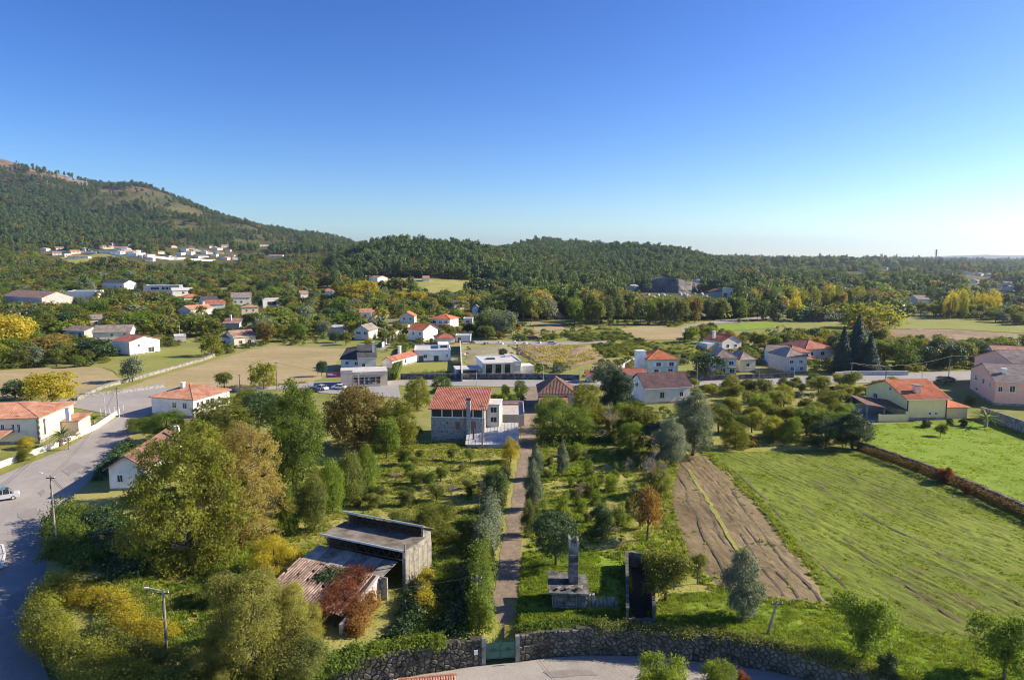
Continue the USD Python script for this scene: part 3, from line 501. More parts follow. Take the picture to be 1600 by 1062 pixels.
# --- the stone house and its neighbours
def stone_extra(t, W, D, h):
    v = MB(); v.lo((.02, -.12, 5.0), (W - .02, .02, 5.22)); v.lo((.02, -.12, 6.75), (W - .02, .02, 6.95))
    for k in range(6): v.lo((.02 + k * (W - .3) / 5, -.1, 5.22), (.24 + k * (W - .3) / 5, .02, 6.75))
    vv = v.build('veranda_frame', white_trim, t)
    for k in range(5):
        g = MB(); g.lo((.26 + k * (W - .3) / 5, -.05, 5.24), ((k + 1) * (W - .3) / 5, .015, 6.73)); g.build('pane', glass, vv)
    c = MB(); c.lo((W * .68, -.95, -1), (W * .68 + .75, -.13, 9.0)); ch = c.build('chimney', stone_wall, t)
    c = MB(); c.lo((W * .68 - .15, -1.1, 9.0), (W * .68 + .9, .0, 9.35)); c.build('chimney_cap', dark_metal, ch)
    for x in (W * .50, W * .80):
        s = MB(); s.lo((x - .45, -.06, 2.6), (x - .02, .02, 4.2)); s.lo((x + .02, -.06, 2.6), (x + .45, .02, 4.2)); s.build('shutter', shutter_brown, t)
    for x, z in ((W * .3, 3.9), (W * .2, 2.0)):
        s = MB(); s.lo((x - .2, -.02, z - .15), (x + .2, .03, z + .15)); s.build('vent', dark_metal, t)
    a = MB(); a.lo((W + .02, 3.0, -1), (W + 2.8, 9.0, 7.2)); a.build('annex', cream_wall, t)
    for z in (2.0, 4.1, 6.2):
        window(t, (W + 1.6, 3.0, z), 1.3, 1.1, (0, -1))
    a = MB(); a.lo((W - .1, 2.9, 7.2), (W + 2.95, 9.1, 7.4)); a.build('annex_roof', flat_roof, t)
house('stone_house', 'grey granite house with a bright red roof and glazed upper veranda', (674, 688), (757, 690), 9.5, 6.9, 'mono', 2.4, stone_wall, tile_red, (), (), over=.55, tiles=True, extra=stone_extra)
def metal_shed():
    a, b = flat(727, 700), flat(811, 700); W = b[0] - a[0]; D = 9.5; t = thing('metal_shed', 'low shed with a pale ribbed metal roof beside the stone house', 'shed', (a[0], a[1], 0), 0)
    m = MB(); m.lo((.3, .3, -.5), (W - .3, .5, .6)); [m.add([[x0, .51, -.5], [x0 + .2, .51, -.5], [x0 + .2, D, -.5], [x0, D, -.5], [x0, .51, .75], [x0 + .2, .51, .75], [x0 + .2, D, 2.85], [x0, D, 2.85]], [[3, 2, 1, 0], [4, 5, 6, 7], [0, 1, 5, 4], [1, 2, 6, 5], [2, 3, 7, 6], [3, 0, 4, 7]]) for x0 in (.3, W - .5)]
    m.build('wall', grey_wall, t)
    n = 15
    for k in range(n):
        s = MB(); x0, x1 = k * W / n, (k + 1) * W / n - .05
        s.slab((x0, 0, .75), (x1, 0, .75), (x1, D, 3.0), (x0, D, 3.0), .05); s.slab((x1 - .03, 0, .80), (x1 + .04, 0, .80), (x1 + .04, D, 3.05), (x1 - .03, D, 3.05), .08); s.build('roof_panel', galv, t)
    p = MB(); p.tube((1.6, 2.2, 1.0), (1.6, 2.2, 3.2), .14, n=8); p.build('stove_pipe', dark_metal, t); c = MB(); c.tube((1.6, 2.2, 3.25), (1.6, 2.2, 3.5), .32, .05, n=8); c.build('pipe_cowl', dark_metal, t)
    FOOT.append(Polygon([a, a + [W, 0], a + [W, D], a + [0, D]]))
    keepbox(727, 660, 811, 695, a[1])
metal_shed()
def terrace():
    a = flat(758, 668); b = flat(818, 668); W, D = b[0] - a[0], 12.0; t = thing('terrace', 'raised beige paved terrace with a parapet right of the stone house', 'terrace', (a[0] + 3.2, a[1] + 1.5, 0))
    m = MB(); m.lo((0, 0, -.5), (W - 3, D, 2.7)); m.build('floor', paving, t)
    m = MB(); m.lo((0, D - .2, 2.7), (W - 3, D, 3.5)); m.lo((W - 3.2, .2, 2.7), (W - 3, D - .2, 3.3)); m.build('parapet', paving, t)
    m = MB(); m.lo((W - 8, D - 1.6, 2.7), (W - 4.2, D - .5, 3.15)); m.build('planter', tile_terra, t); FOOT.append(Polygon([a, a + [W, 0], a + [W, D], a + [0, D]]))
terrace()
house('red_roof_house', 'house with a dark red hipped roof behind the round green tree by the drive', (843, 640), (897, 640), 12, 4.0, 'hip', 3.4, cream_wall, tile_brown, row('f', (.3, .7), 2.2, 1, 1.2), (), tiles=True,
      extra=lambda t, W, D, h: MB().slab((-.2, -3.6, 2.6), (W * .8, -3.6, 2.6), (W * .8, -.03, 3.5), (-.2, -.03, 3.5), .14).build('lean_to_roof', tile_red, t))
house('plum_roof_house', 'white house with a long dark plum roof below the mint green house', (1008, 632), (1078, 628), 10, 4.4, 'gable_x', 3.0, white_wall, tile_plum, [('f', .37, 2.3, 1.2, 1.5), ('f', .8, 2.3, 1, 1.2), ('l', .5, 4.5, 1, 1.2)], (), tiles=True)
house('mint_house', 'two storey mint green house with a bright orange hipped roof', (1012, 588), (1059, 587), 11, 5.4, 'hip', 2.6, mint_wall, tile_orange, [('f', .35, 3.9, 1.5, 1.2), ('f', .78, 3.9, 1.5, 1.2), ('f', .28, 1.4, 1.4, 1.8), ('f', .75, 1.4, 1.4, 1.8), ('l', .3, 3.9, 1.2, 1.2), ('l', .7, 3.9, 1.2, 1.2)], (), tiles=True, shut=white_trim,
      extra=lambda t, W, D, h: (MB().lo((-3.0, 2, -1), (-.03, 5.2, 8.0)).build('stair_tower', white_wall, t), MB().lo((-3.1, 1.9, 8.0), (.02, 5.3, 8.2)).build('tower_cap', white_trim, t)))
house('low_shed', 'low shed with a red roof left of the plum roofed house', (975, 596), (1008, 596), 6, 2.4, 'gable_x', 1.2, grey_wall, tile_red, (), (), cat='shed', keep=False)
house('low_shed', 'tiny hut with a reddish roof behind the dark conifer hedge', (917, 598), (930, 598), 4, 2.4, 'gable_x', 1.0, cream_wall, tile_red, (), (), cat='shed', keep=False)

# --- the shop and the houses along the main road
house('white_house', 'white gabled house with a charcoal roof, left half of the pair above the shop', (533, 577), (565, 578), 12, 3.6, 'gable_x', 3.1, white_wall, tile_dark, [('f', .3, 2.3, 1.2, 1.0), ('f', .75, 2.3, 1.2, 1.0)], (), over=.4)
house('white_house', 'tall white gabled house with a charcoal roof, right half of the pair above the shop', (560, 582), (588, 581), 14, 5.0, 'gable_x', 3.3, white_wall, tile_dark, [('r', .3, 2.2, 1, 1.3), ('r', .7, 2.2, 1, 1.3), ('r', .5, 5.5, 1.2, 1.3), ('f', .3, 2.5, 1, 1.0)], [(5.2, 3, 6, 9.6, .8, white_wall)], over=.35)
house('long_annex', 'long low white annex with a wine red roof beside the clipped hedge', (598, 576), (613, 577), 30, 3.0, 'gable_y', 1.1, white_wall, tile_red, [('r', .3, 1.7, 1, 1.1), ('r', .6, 1.7, 1, 1.1)], [(1.5, 9, 3, 6.8, .9, white_wall)], over=.3, cat='annex')
def shop():
    a, b = flat(533, 606), flat(606, 603); d = b - a; W = float(np.hypot(*d)); D = 10.0
    t = thing('shop', 'flat roofed white shop with crowded window displays on the main road', 'shop', (a[0], a[1], 0), math.atan2(d[1], d[0]))
    m = MB(); m.lo((0, 1.2, -.5), (W, D, 4.3)); m.build('wall', cream_wall, t); m = MB(); m.lo((0, -.1, -.5), (3.4, 1.17, 5.2)); m.build('front_pier', paving, t)
    m = MB(); m.lo((3.43, -.1, 3.6), (W, 1.17, 4.6)); m.lo((3.43, -.1, 3.0), (W - 2.5, .1, 3.25)); m.build('fascia', paving, t)
    m = MB(); m.lo((-.1, 1.2, 4.3), (W + .1, D, 4.55)); m.build('roof', flat_roof, t)
    m = MB(); m.lo((-4.2, .4, 3.2), (-.05, .6, 4.7)); s = m.build('shop_sign', surf('magenta_sign', (.28, .05, .16), (.36, .08, .22), 1.0), t)
    for k, (c, w) in enumerate(((.75, 2.6), (1.15, 1.6))):
        m = MB(); m.lo((-3.9, .33, 3.2 + c - .1), (-3.9 + w, .4, 3.2 + c + .06)); m.build('sign_stripe', white_trim, s)
    n = 7
    for k in range(n):
        x0 = 3.6 + k * (W - 5.6) / n; x1 = 3.6 + (k + 1) * (W - 5.6) / n - .15
        m = MB(); m.lo((x0, 1.05, .7), (x1, 1.19, 2.95)); f = m.build('display_window', glass, t)
    m = MB(); m.lo((3.45, -.1, -.5), (W - 2.2, .15, .7)); m.build('low_front_wall', grey_wall, t)
    for k in range(6):
        m = MB(); m.lo((3.6 + k * (W - 5.7) / 5, .2, .0), (3.72 + k * (W - 5.7) / 5, .32, 3.0)); m.build('post', white_trim, t)
    FOOT.append(Polygon([a, b, b + [0, D], a + [0, D]])); keepbox(533, 565, 608, 603, a[1])
    r = np.random.default_rng(5); cols = [surf('goods_red', (.5, .04, .04), (.6, .08, .06)), surf('goods_blue', (.05, .09, .3), (.1, .15, .4)), white_trim, surf('goods_green', (.05, .25, .1), (.1, .3, .14)), surf('goods_yellow', (.6, .45, .06), (.7, .55, .1))]
    C, S = math.cos(math.atan2(d[1], d[0])), math.sin(math.atan2(d[1], d[0]))
    for k in range(26):
        x, z = 3.9 + (k % 13) * (W - 6.6) / 12, .75 + (k // 13) * 1.05; w_ = r.uniform(.5, .9); h_ = r.uniform(.5, .95); lx, ly = x, .62
        gi = int(r.integers(5)); gl = ['red', 'blue', 'white', 'green', 'yellow'][gi] + ' goods in a crate on the ' + ('upper' if k > 12 else 'lower') + ' shelf of the shop front'; g = thing('display_stand', gl, 'display', (a[0] + C * lx - S * ly, a[1] + S * lx + C * ly, z), math.atan2(d[1], d[0]), gl.replace('goods in a crate', 'crates of goods'))
        m = MB(); m.lo((-w_ / 2, -.25, 0), (w_ / 2, .25, .12)); m.lo((-w_ / 2, -.25, .12), (-w_ / 2 + .05, .25, h_)); m.lo((w_ / 2 - .05, -.25, .12), (w_ / 2, .25, h_)); m.build('crate', wood_grey, g)
        m = MB(); m.lo((-w_ / 2 + .06, -.22, .125), (w_ / 2 - .06, .22, h_ * .85)); m.build('goods', cols[gi], g)
shop()
parcel('forecourt', [(484, 606), (520, 600), (535, 602), (622, 600), (626, 622), (600, 620), (500, 614)], M_asphalt, .08, 4)
house('modern_house', 'white flat roofed modern bungalow behind the bright rectangular lawn', (648, 566), (704, 565), 15, 4.2, 'flat', 0, white_wall, flat_roof, [('f', .3, 2.2, 1.2, 1.2), ('f', .9, 2.3, .5, 1.2)], (), doors=[('f', .18, 1.8, 2.4, dark_metal), ('f', .6, 1.8, 2.4, dark_metal)],
      extra=lambda t, W, D, h: (MB().lo((W * .66, 5, h + .13), (W * .97, D - .3, h + 1.7)).build('roof_block', white_wall, t), MB().lo((W * .72, 4.93, h + .5), (W * .92, 4.99, h + 1.3)).build('roof_window', glass, t), MB().lo((W + .03, 2, -1), (W + 3, 9, .25)).build('patio', paving, t)))
def villa_extra(t, W, D, h):
    for k in range(4): MB().lo((W * .02 + k * W * .24, -3.2, -1), (W * .02 + k * W * .24 + .4, -2.8, h - .02)).build('column', paving, t)
    MB().lo((-.2, -3.4, h), (W * .76, -.14, h + .45)).build('porch_slab', flat_roof, t)
    for k in range(3): MB().lo((W * (.06 + .24 * k), -.06, .2), (W * (.24 + .24 * k), .02, h - .5)).build('glazing', glass, t)
    MB().lo((W * .2, D * .45, h + .125), (W * .42, D * .6, h + .5)).build('skylight', glass, t); MB().lo((W * .75, D * .75, h + .125), (W * .9, D * .9, h + .9)).build('roof_box', white_wall, t)
    MB().lo((-8.5, .5, -1), (-.03, 8, 2.3)).build('garage', grey_wall, t); MB().lo((-8.7, .3, 2.3), (-.02, 8.2, 2.55)).build('garage_roof', flat_roof, t); MB().lo((-7.6, .4, -.2), (-1.5, .49, 2.0)).build('garage_door', dark_metal, t)
    MB().lo((W + .03, 3, -1), (W + 5, 9, 2.6)).build('side_wing', white_wall, t)
house('modern_villa', 'wide modern villa with a pale flat roof and dark glazed porch', (754, 588), (814, 586), 15, 4.4, 'flat', 0, white_wall, flat_roof, [('f', .88, 2.3, 2.4, 1.9, galv)], (), extra=villa_extra)
def plotwall(name, label, pts, h, t, mat, cat='wall', cap=None, group=None, lift=0.0, world=False):
    """A boundary wall along a line, built in straight lengths that follow the ground."""
    P = [np.array(p) for p in pts] if world else [G(*p)[:2] for p in pts]; x = thing(name, label, cat, (0, 0, 0), 0, group); m = MB(); c = MB()
    for a, b in zip(P[:-1], P[1:]):
        L = np.hypot(*(b - a)); n = max(1, int(L / 8)); u = (b - a) / L
        for k in range(n):
            p, q = a + (b - a) * k / n - u * .02, a + (b - a) * (k + 1) / n + u * (t * .5 - .003 if k == n - 1 else -.003 + .02); zp, zq = tz(*p) + lift, tz(*q) + lift
            s = np.array([-u[1], u[0]]) * t / 2
            m.add([[*(p - s), zp - 1], [*(p + s), zp - 1], [*(q + s), zq - 1], [*(q - s), zq - 1], [*(p - s), zp + h], [*(p + s), zp + h], [*(q + s), zq + h], [*(q - s), zq + h]],
                  [[0, 1, 2, 3], [7, 6, 5, 4], [0, 4, 5, 1], [1, 5, 6, 2], [2, 6, 7, 3], [3, 7, 4, 0]])
            s2 = s * 1.3
            c.add([[*(p - s2), zp + h + .004], [*(p + s2), zp + h + .004], [*(q + s2), zq + h + .004], [*(q - s2), zq + h + .004], [*(p - s2), zp + h + .1], [*(p + s2), zp + h + .1], [*(q + s2), zq + h + .1], [*(q - s2), zq + h + .1]],
                  [[0, 1, 2, 3], [7, 6, 5, 4], [0, 4, 5, 1], [1, 5, 6, 2], [2, 6, 7, 3], [3, 7, 4, 0]])
    m.build('wall', mat, x); c.build('coping', cap or mat, x)
    return x
plotwall('garden_wall', 'long pale plot wall running back from the road beside the modern villa', [(722, 596), (721, 570), (719, 541)], 2.6, .35, grey_wall, cap=flat_roof)
plotwall('front_wall', 'dark front wall along the main road below the modern villa', [(626, 592), (722, 592), (760, 592), (840, 592), (905, 594)], 1.7, .3, old_concrete, cap=concrete)
plotwall('lane_wall', 'white wall climbing beside the village lane', [(597, 543), (615, 528), (640, 513)], 2.0, .4, white_wall)
plotwall('field_wall', 'low pale stone wall between the dry field and the green meadow', [(118, 626), (160, 606), (200, 596), (320, 562), (335, 556)], .9, .9, concrete)
plotwall('verge_wall', 'low dark stone wall along the far side of the main road at the left', [(120, 622), (190, 614), (255, 605)], .9, .6, stone_wall)
plotwall('road_wall', 'low white wall along the road in front of the palm garden', [(-40, 745), (40, 716), (90, 697), (150, 670), (186, 646)], 1.0, .35, white_wall)
plotwall('block_wall', 'concrete block wall along the right edge of the side lawn', [(1532, 652), (1560, 662), (1620, 684), (1700, 712)], 2.6, .3, concrete)
plotwall('wall', 'concrete wall behind the hedge left of the mint green house', [(955, 590), (985, 570), (995, 566)], 2.0, .3, grey_wall)
plotwall('road_wall', 'low grey wall along the main road right of the mint green house', [(1062, 596), (1180, 592), (1240, 590)], 1.5, .3, old_concrete)
plotwall('road_wall', 'low wall with white pillars along the road below the dark spruces', [(1305, 588), (1340, 586), (1418, 586)], 1.4, .3, grey_wall, cap=white_trim)
plotwall('dark_wall', 'long dark wall with white letters across the far field', [(1240, 500), (1290, 502), (1330, 502)], 6.5, .6, old_concrete)

# --- right-hand side
def yellow_extra(t, W, D, h):
    for x in (0.12, W - .12): MB().lo((x - .14, -.05, 0), (x + .14, .02, h)).build('downpipe', wood_dark, t)
    for u in (.58, .74): window(t, (W * u, 0, 1.5), .55, .5, (0, -1))
    # right lower wing
    MB().lo((W + .03, 1, -1), (W + 6.0, 9, 2.6)).build('side_wing', yellow_wall, t)
    m = MB(); m.hull([(W + .03, .4, 2.62), (W + 6.6, .4, 2.62), (W + 6.6, 9.6, 2.62), (W + .03, 9.6, 2.62), (W + .03, .4, 2.8), (W + 6.6, .4, 2.8), (W + 6.6, 9.6, 2.8), (W + .03, 9.6, 2.8), (W + .03, 5.2, 5.0), (W + .03, 9.6, 5.0)]); m.build('side_roof', tile_orange, t)
    MB().lo((W + 5.9, 1.2, 0), (W + 6.1, 1.4, 2.6)).build('downpipe', wood_dark, t)
    # left carport with its own roof on posts
    m = MB(); m.slab((-9.5, 1.0, 3.7), (-.03, -.6, 2.4), (-.03, 7.6, 3.4), (-9.5, 8.4, 4.6), .18); m.build('carport_roof', tile_brown, t)
    for x, y, z in ((-9.1, 1.4, 3.6), (-5.0, 1.0, 3.0), (-9.1, 8.0, 4.4)): MB().lo((x - .18, y - .18, -.5), (x + .18, y + .18, z)).build('carport_post', wood_grey, t)
    MB().lo((-7.6, -1.2, -1), (-.8, -.9, 1.7)).build('carport_wall', yellow_wall, t); MB().lo((-.8, -.9, -1), (-.03, -.6, 2.3)).build('carport_pier', yellow_wall, t)
    MB().lo((-9.4, 8.1, -1), (-.03, 8.3, 2.2)).build('carport_back_wall', grey_wall, t); MB().lo((-9.5, -.88, -1), (-.04, 8.05, .05)).build('carport_floor', paving, t)
    MB().lo((3.2, 2.0, h - .1), (4.6, 3.3, h + 2.6)).build('chimney', pink_wall, t); MB().lo((3.0, 1.8, h + 2.6), (4.8, 3.5, h + 2.8)).build('chimney_cap', concrete, t)
    MB().slab((7, 4.4, h + 1.4), (9, 4.4, h + 1.4), (9, 5.2, h + 1.72), (7, 5.2, h + 1.72), .12).build('skylight', white_trim, t)
house('yellow_house', 'pale yellow house with bright orange roofs and a carport, above the side lawn', (1416, 656), (1478, 655), 17, 5.2, 'gable_x', 2.9, yellow_wall, tile_orange, [('l', .25, 3.4, 1.7, 1.1), ('l', .6, 6.3, .9, .8)], (), over=.7, tiles=True, extra=yellow_extra)
house('pink_house', 'salmon pink house with a brown roof at the right edge, nearer of the pair', (1553, 632), (1690, 640), 22, 6.4, 'gable_x', 3.0, pink_wall, tile_greybrown, [('l', .55, 4.6, 1.8, 1.4), ('l', .8, 4.6, 1.5, 1.1), ('l', .25, 4.6, 2.2, 1.4), ('l', .3, 1.4, 2.0, .8), ('f', .2, 4.4, 1.1, 1.6), ('f', .06, 4.2, .9, 1.3)], [(3.0, 4.6, 6.5, 8.8, .95, white_wall)], tiles=True)
house('pink_house', 'salmon pink house with a brown roof at the right edge, farther of the pair', (1585, 612), (1760, 614), 20, 7.5, 'gable_x', 3.2, pink_wall, tile_greybrown, (), (), tiles=True)
house('salmon_roof_house', 'long white house with a salmon tiled roof at the far right', (1555, 573), (1650, 577), 14, 4.2, 'gable_x', 2.6, white_wall, tile_terra, row('f', (.1, .3, .5, .7), 2.2, 1.3, 1.1) + [('l', .4, 2.4, 1.2, 1.1), ('l', .7, 2.4, 1.2, 1.1)], ())
house('red_villa', 'white villa with spreading red hipped roofs left of the dark spruces', (1258, 566), (1302, 564), 16, 4.8, 'hip', 2.6, white_wall, tile_red, row('f', (.2, .6), 3.1, 1.6, 1.3), (),
      extra=lambda t, W, D, h: (MB().lo((-9, -3, -1), (-.03, 8, 4.2)).build('left_wing', white_wall, t), roof(t, 9, 11, 4.2, 'hip', 2.0, .5, tile_red, x0=-9.05, y0=-3, name='wing_roof'), window(t, (-5, -3, 3.0), 1.8, 1.2, (0, -1)), window(t, (-2.2, -3, 3.0), 1.8, 1.2, (0, -1)), MB().slab((-7, -5.5, 1.9), (-.5, -5.5, 1.9), (-.5, -3.03, 2.6), (-7, -3.03, 2.6), .14).build('porch_roof', tile_red, t)))
house('grey_house', 'grey house with a brown grey hipped roof in front of the red roofed villa', (1228, 583), (1260, 582), 11, 5.4, 'hip', 2.4, grey_wall, tile_greybrown, row('f', (.25, .7), 3.8, 1.3, 1.1) + row('f', (.3, .75), 1.5, 1.2, 1.2), ())
house('grey_house', 'white house with a slate grey roof at the left of the red roofed villa', (1200, 570), (1232, 571), 10, 4.4, 'gable_x', 2.2, white_wall, tile_greybrown, row('f', (.3, .7), 2.6, 1.2, 1.2), ())
house('grey_house', 'two storey grey house with a dark roof behind the umbrella shaped tree', (1118, 586), (1150, 586), 10, 5.6, 'hip', 2.6, grey_wall, tile_greybrown, row('f', (.3, .75), 4.0, 1.5, 1.2) + row('f', (.35, .8), 1.4, 1.6, 1.5), (),
      extra=lambda t, W, D, h: MB().lo((.3, -1.4, 2.6), (W - .2, -.03, 2.85)).build('balcony', concrete, t))
house('grey_house', 'small beige house with a dark roof between the round shrubs by the main road', (1156, 582), (1180, 581), 9, 4.2, 'hip', 2.2, cream_wall, tile_greybrown, row('f', (.5,), 2.4, 1.2, 1.2), ())
house('orange_roof_house', 'white house with a half orange and half brown roof in the upper gardens', (1128, 548), (1158, 546), 12, 3.8, 'gable_y', 2.4, white_wall, tile_orange, row('f', (.3, .7), 1.9, 1.2, 1.2), [(1.4, 7, 4, 7.4, 1.1, white_wall)], extra=lambda t, W, D, h: MB().lo((-6, 2, -1), (-.03, 9, 3.0)).build('side_wing', grey_wall, t))

# --- middle distance, along the village lane
house('lane_house', 'white house with a half orange roof at the bend of the village lane', (638, 532), (661, 534), 11, 5.2, 'gable_x', 2.6, white_wall, tile_orange, row('f', (.35, .8), 3.6, 1.1, 1.3), ())
house('lane_house', 'white house with balconies and a broad orange hipped roof', (673, 511), (703, 512), 12, 4.6, 'hip', 2.4, white_wall, tile_orange, row('f', (.2, .5, .8), 3.0, 1.8, 1.5), (), extra=lambda t, W, D, h: (MB().lo((.1, -1.8, 2.0), (W - .1, -.03, 2.25)).build('balcony', white_trim, t)))
house('lane_house', 'pale blue grey house with a small orange roof left of the lane', (625, 506), (647, 506), 10, 4.6, 'gable_y', 2.2, grey_wall, tile_orange, row('f', (.3, .75), 3.0, 1.2, 1.2), ())
house('lane_house', 'grey house with a brown roof and balcony beside the brown field', (554, 531), (576, 532), 13, 4.8, 'gable_y', 2.2, grey_wall, tile_greybrown, row('f', (.3,), 3.5, 2.2, 1.1) + row('f', (.78,), 3.4, 1.4, 1.5), [(2.5, 2, 5, 8.2, .8, dark_metal)])
house('flat_shed', 'small white shed with a flat white roof left of the brown roofed house', (515, 521), (538, 521), 8, 3.0, 'mono', .5, white_wall, galv, (), (), cat='shed')
house('low_house', 'low white house with a wine red hipped roof behind the modern bungalow', (684, 538), (711, 537), 9, 2.6, 'hip', 1.8, white_wall, tile_red, (), (), keep=True)
house('flat_shed', 'grey flat roofed shed beside the wine red roof', (712, 535), (735, 535), 7, 3.0, 'flat', 0, grey_wall, flat_roof, (), (), doors=[('f', .25, 1.4, 2.2, dark_metal)], cat='shed')
house('farm_house', 'white farm house with a long reddish roof at the edge of the small green meadow', (562, 497), (580, 498), 12, 4.0, 'gable_x', 2.0, white_wall, tile_terra, row('f', (.5,), 2.2, 1.2, 1.2), ())
house('farm_house', 'low reddish roofed barn joined to the white farm house', (582, 497), (608, 496), 10, 3.0, 'gable_x', 1.6, cream_wall, tile_terra, (), ())
house('hut', 'small white hut with a dark flat top right of the lane', (724, 508), (738, 508), 8, 3.6, 'flat', 0, grey_wall, galv, row('f', (.5,), 2, 2, 1.2), ())
house('slope_house', 'white house with a dark roof below the terraced field', (710, 484), (735, 483), 12, 4.6, 'gable_x', 2.0, white_wall, tile_dark, row('f', (.3, .7), 2.6, 1.4, 1.2), ())
house('slope_house', 'small white gabled house just right of the white house with a dark roof', (738, 492), (750, 492), 12, 4.6, 'gable_y', 2.0, white_wall, tile_greybrown, (), ())
house('slope_house', 'grey house at the foot of the pine hill, right of the pale willows', (792, 497), (803, 497), 9, 3.6, 'gable_x', 1.8, grey_wall, tile_dark, (), (), fine=False)
house('slope_house', 'tiny white cottage tucked in the wood below the pine hill', (876, 497), (888, 496), 8, 3.6, 'gable_x', 1.8, white_wall, tile_greybrown, (), (), fine=False)
house('far_house', 'white house with an orange roof high behind the yellow poplars', (577, 441), (590, 441), 14, 5.0, 'gable_x', 2.2, white_wall, tile_terra, (), (), fine=False)
house('far_house', 'tiny white house at the lower edge of the pine hill', (661, 440), (671, 440), 12, 4.0, 'gable_x', 1.8, white_wall, tile_terra, (), (), fine=False)

# --- the village on the left
house('village_house', 'white house with a red roof and a parked car beside the green meadow', (177, 553), (203, 556), 13, 5.6, 'gable_x', 1.8, white_wall, tile_red, [('r', .3, 3.8, .8, .9), ('r', .7, 1.6, 2.4, 2.0, dark_metal), ('f', .4, 1.6, 1.2, 1.2)], ())
house('village_house', 'long white house with a brown roof behind the red roofed white house', (146, 533), (204, 531), 13, 4.2, 'gable_x', 2.4, white_wall, tile_greybrown, [('f', .85, 2.6, .9, 1.1), ('f', .5, 2.6, .9, 1.1)], ())
house('village_house', 'small cream house with a brown roof behind the long white house', (140, 514), (160, 513), 9, 5.4, 'gable_x', 1.8, cream_wall, tile_greybrown, row('f', (.5,), 3.2, 1.2, 1.2), ())
house('ruin', 'grey open fronted barn with a dark tiled roof left of the long white house', (100, 526), (132, 528), 10, 3.4, 'gable_x', 1.6, grey_wall, tile_greybrown, [('f', .4, 1.4, 2.8, 2.2, dark_metal), ('f', .8, 1.4, 2.0, 2.2, dark_metal)], (), cat='barn')
house('old_barn', 'old brown tiled barn beside the round yellow tree, left of its row', (342, 538), (368, 540), 11, 3.2, 'gable_x', 2.0, grey_wall, tile_old, [('f', .3, 1.2, 2.4, 1.8, dark_metal)], (), cat='barn')
house('old_barn', 'old brown tiled house in the row of barns, right of the yellow tree', (366, 541), (400, 538), 12, 4.0, 'gable_x', 2.2, cream_wall, tile_old, [('f', .3, 1.6, 1.4, 1.4), ('f', .7, 1.6, 1.4, 1.4)], (), cat='barn')
house('hut', 'small grey hut with a thin mast at the top of the green meadow', (273, 536), (291, 535), 7, 3.0, 'flat', 0, grey_wall, flat_roof, (), (), extra=lambda t, W, D, h: MB().tube((W * .5, 3, h), (W * .5, 3, h + 5), .07, n=5).build('mast', white_trim, t))
house('village_house', 'brown roofed cottage with a white chimney above the row of barns', (349, 516), (374, 516), 11, 3.8, 'gable_x', 2.0, grey_wall, tile_old, (), [(3, 3, 4, 7.6, .8, white_wall)])
house('village_house', 'square stone house with white eaves below the grey roofed white house', (378, 494), (404, 493), 11, 5.4, 'hip', 1.6, cream_wall, tile_old, row('f', (.3, .7), 3.6, 1, 1.2), ())
house('big_barn', 'large pale building with a broad tan roof at the far left', (4, 472), (66, 478), 22, 6.0, 'gable_x', 4.2, grey_wall, tile_old, (), (), cat='barn')
house('white_block', 'long white block with a flat grey roof above the village trees', (105, 466), (150, 466), 14, 6.0, 'flat', 0, white_wall, flat_roof, (), (), cat='building')
house('grey_roof_house', 'white house with a slate grey roof on the slope left of the modern block', (160, 452), (194, 453), 15, 6.4, 'gable_x', 3.0, white_wall, tile_dark, row('f', (.6, .85), 3.0, 2.0, 1.6), ())
house('modern_block', 'long white modern house with a row of dark windows at the foot of the mountain', (224, 456), (281, 456), 16, 6.0, 'flat', 0, white_wall, flat_roof, row('f', (.25, .32, .39, .55, .65, .75), 3.4, 2.4, 2.4), (), cat='house')
house('white_grey_house', 'white house with a pale grey roof just below the modern white block', (270, 463), (303, 462), 14, 5.0, 'gable_x', 2.0, white_wall, flat_roof, row('f', (.5, .8), 3, 2, 1.6), ())
house('orange_roof_house', 'house with a bright orange hipped roof below the modern white block', (288, 472), (318, 471), 14, 3.6, 'hip', 2.4, cream_wall, tile_orange, (), ())
house('village_house', 'grey blue roofed house on the lane below the pines', (317, 478), (342, 477), 13, 4.0, 'gable_x', 2.6, white_wall, tile_dark, (), ())
house('village_house', 'house with a faded red roof right of the grey blue roof', (322, 484), (352, 483), 12, 4.0, 'gable_x', 2.4, white_wall, tile_red, (), ())
house('village_house', 'low terracotta roofed house with a white gable in the village trees', (298, 494), (334, 490), 11, 4.2, 'gable_x', 2.2, white_wall, tile_terra, (), ())
house('village_house', 'white two storey house with a brown grey roof standing clear in the village', (362, 478), (393, 477), 13, 6.4, 'gable_x', 3.0, white_wall, tile_greybrown, row('f', (.2, .5), 3.0, 1.4, 1.4), ())
house('village_house', 'white modern house with red brown panels right of the stone house', (411, 481), (446, 480), 12, 6.0, 'flat', 0, white_wall, flat_roof, row('f', (.3, .5), 3.2, 3.0, 2.6), ())
house('village_house', 'small white cottage hidden in the olive trees', (470, 466), (482, 466), 12, 4.2, 'gable_x', 2.0, white_wall, tile_old, (), (), fine=False)
house('village_house', 'small white cottage with a red roof above the small green meadow', (508, 462), (520, 462), 12, 4.2, 'gable_x', 2.0, white_wall, tile_terra, (), (), fine=False)
rh = np.random.default_rng(11)
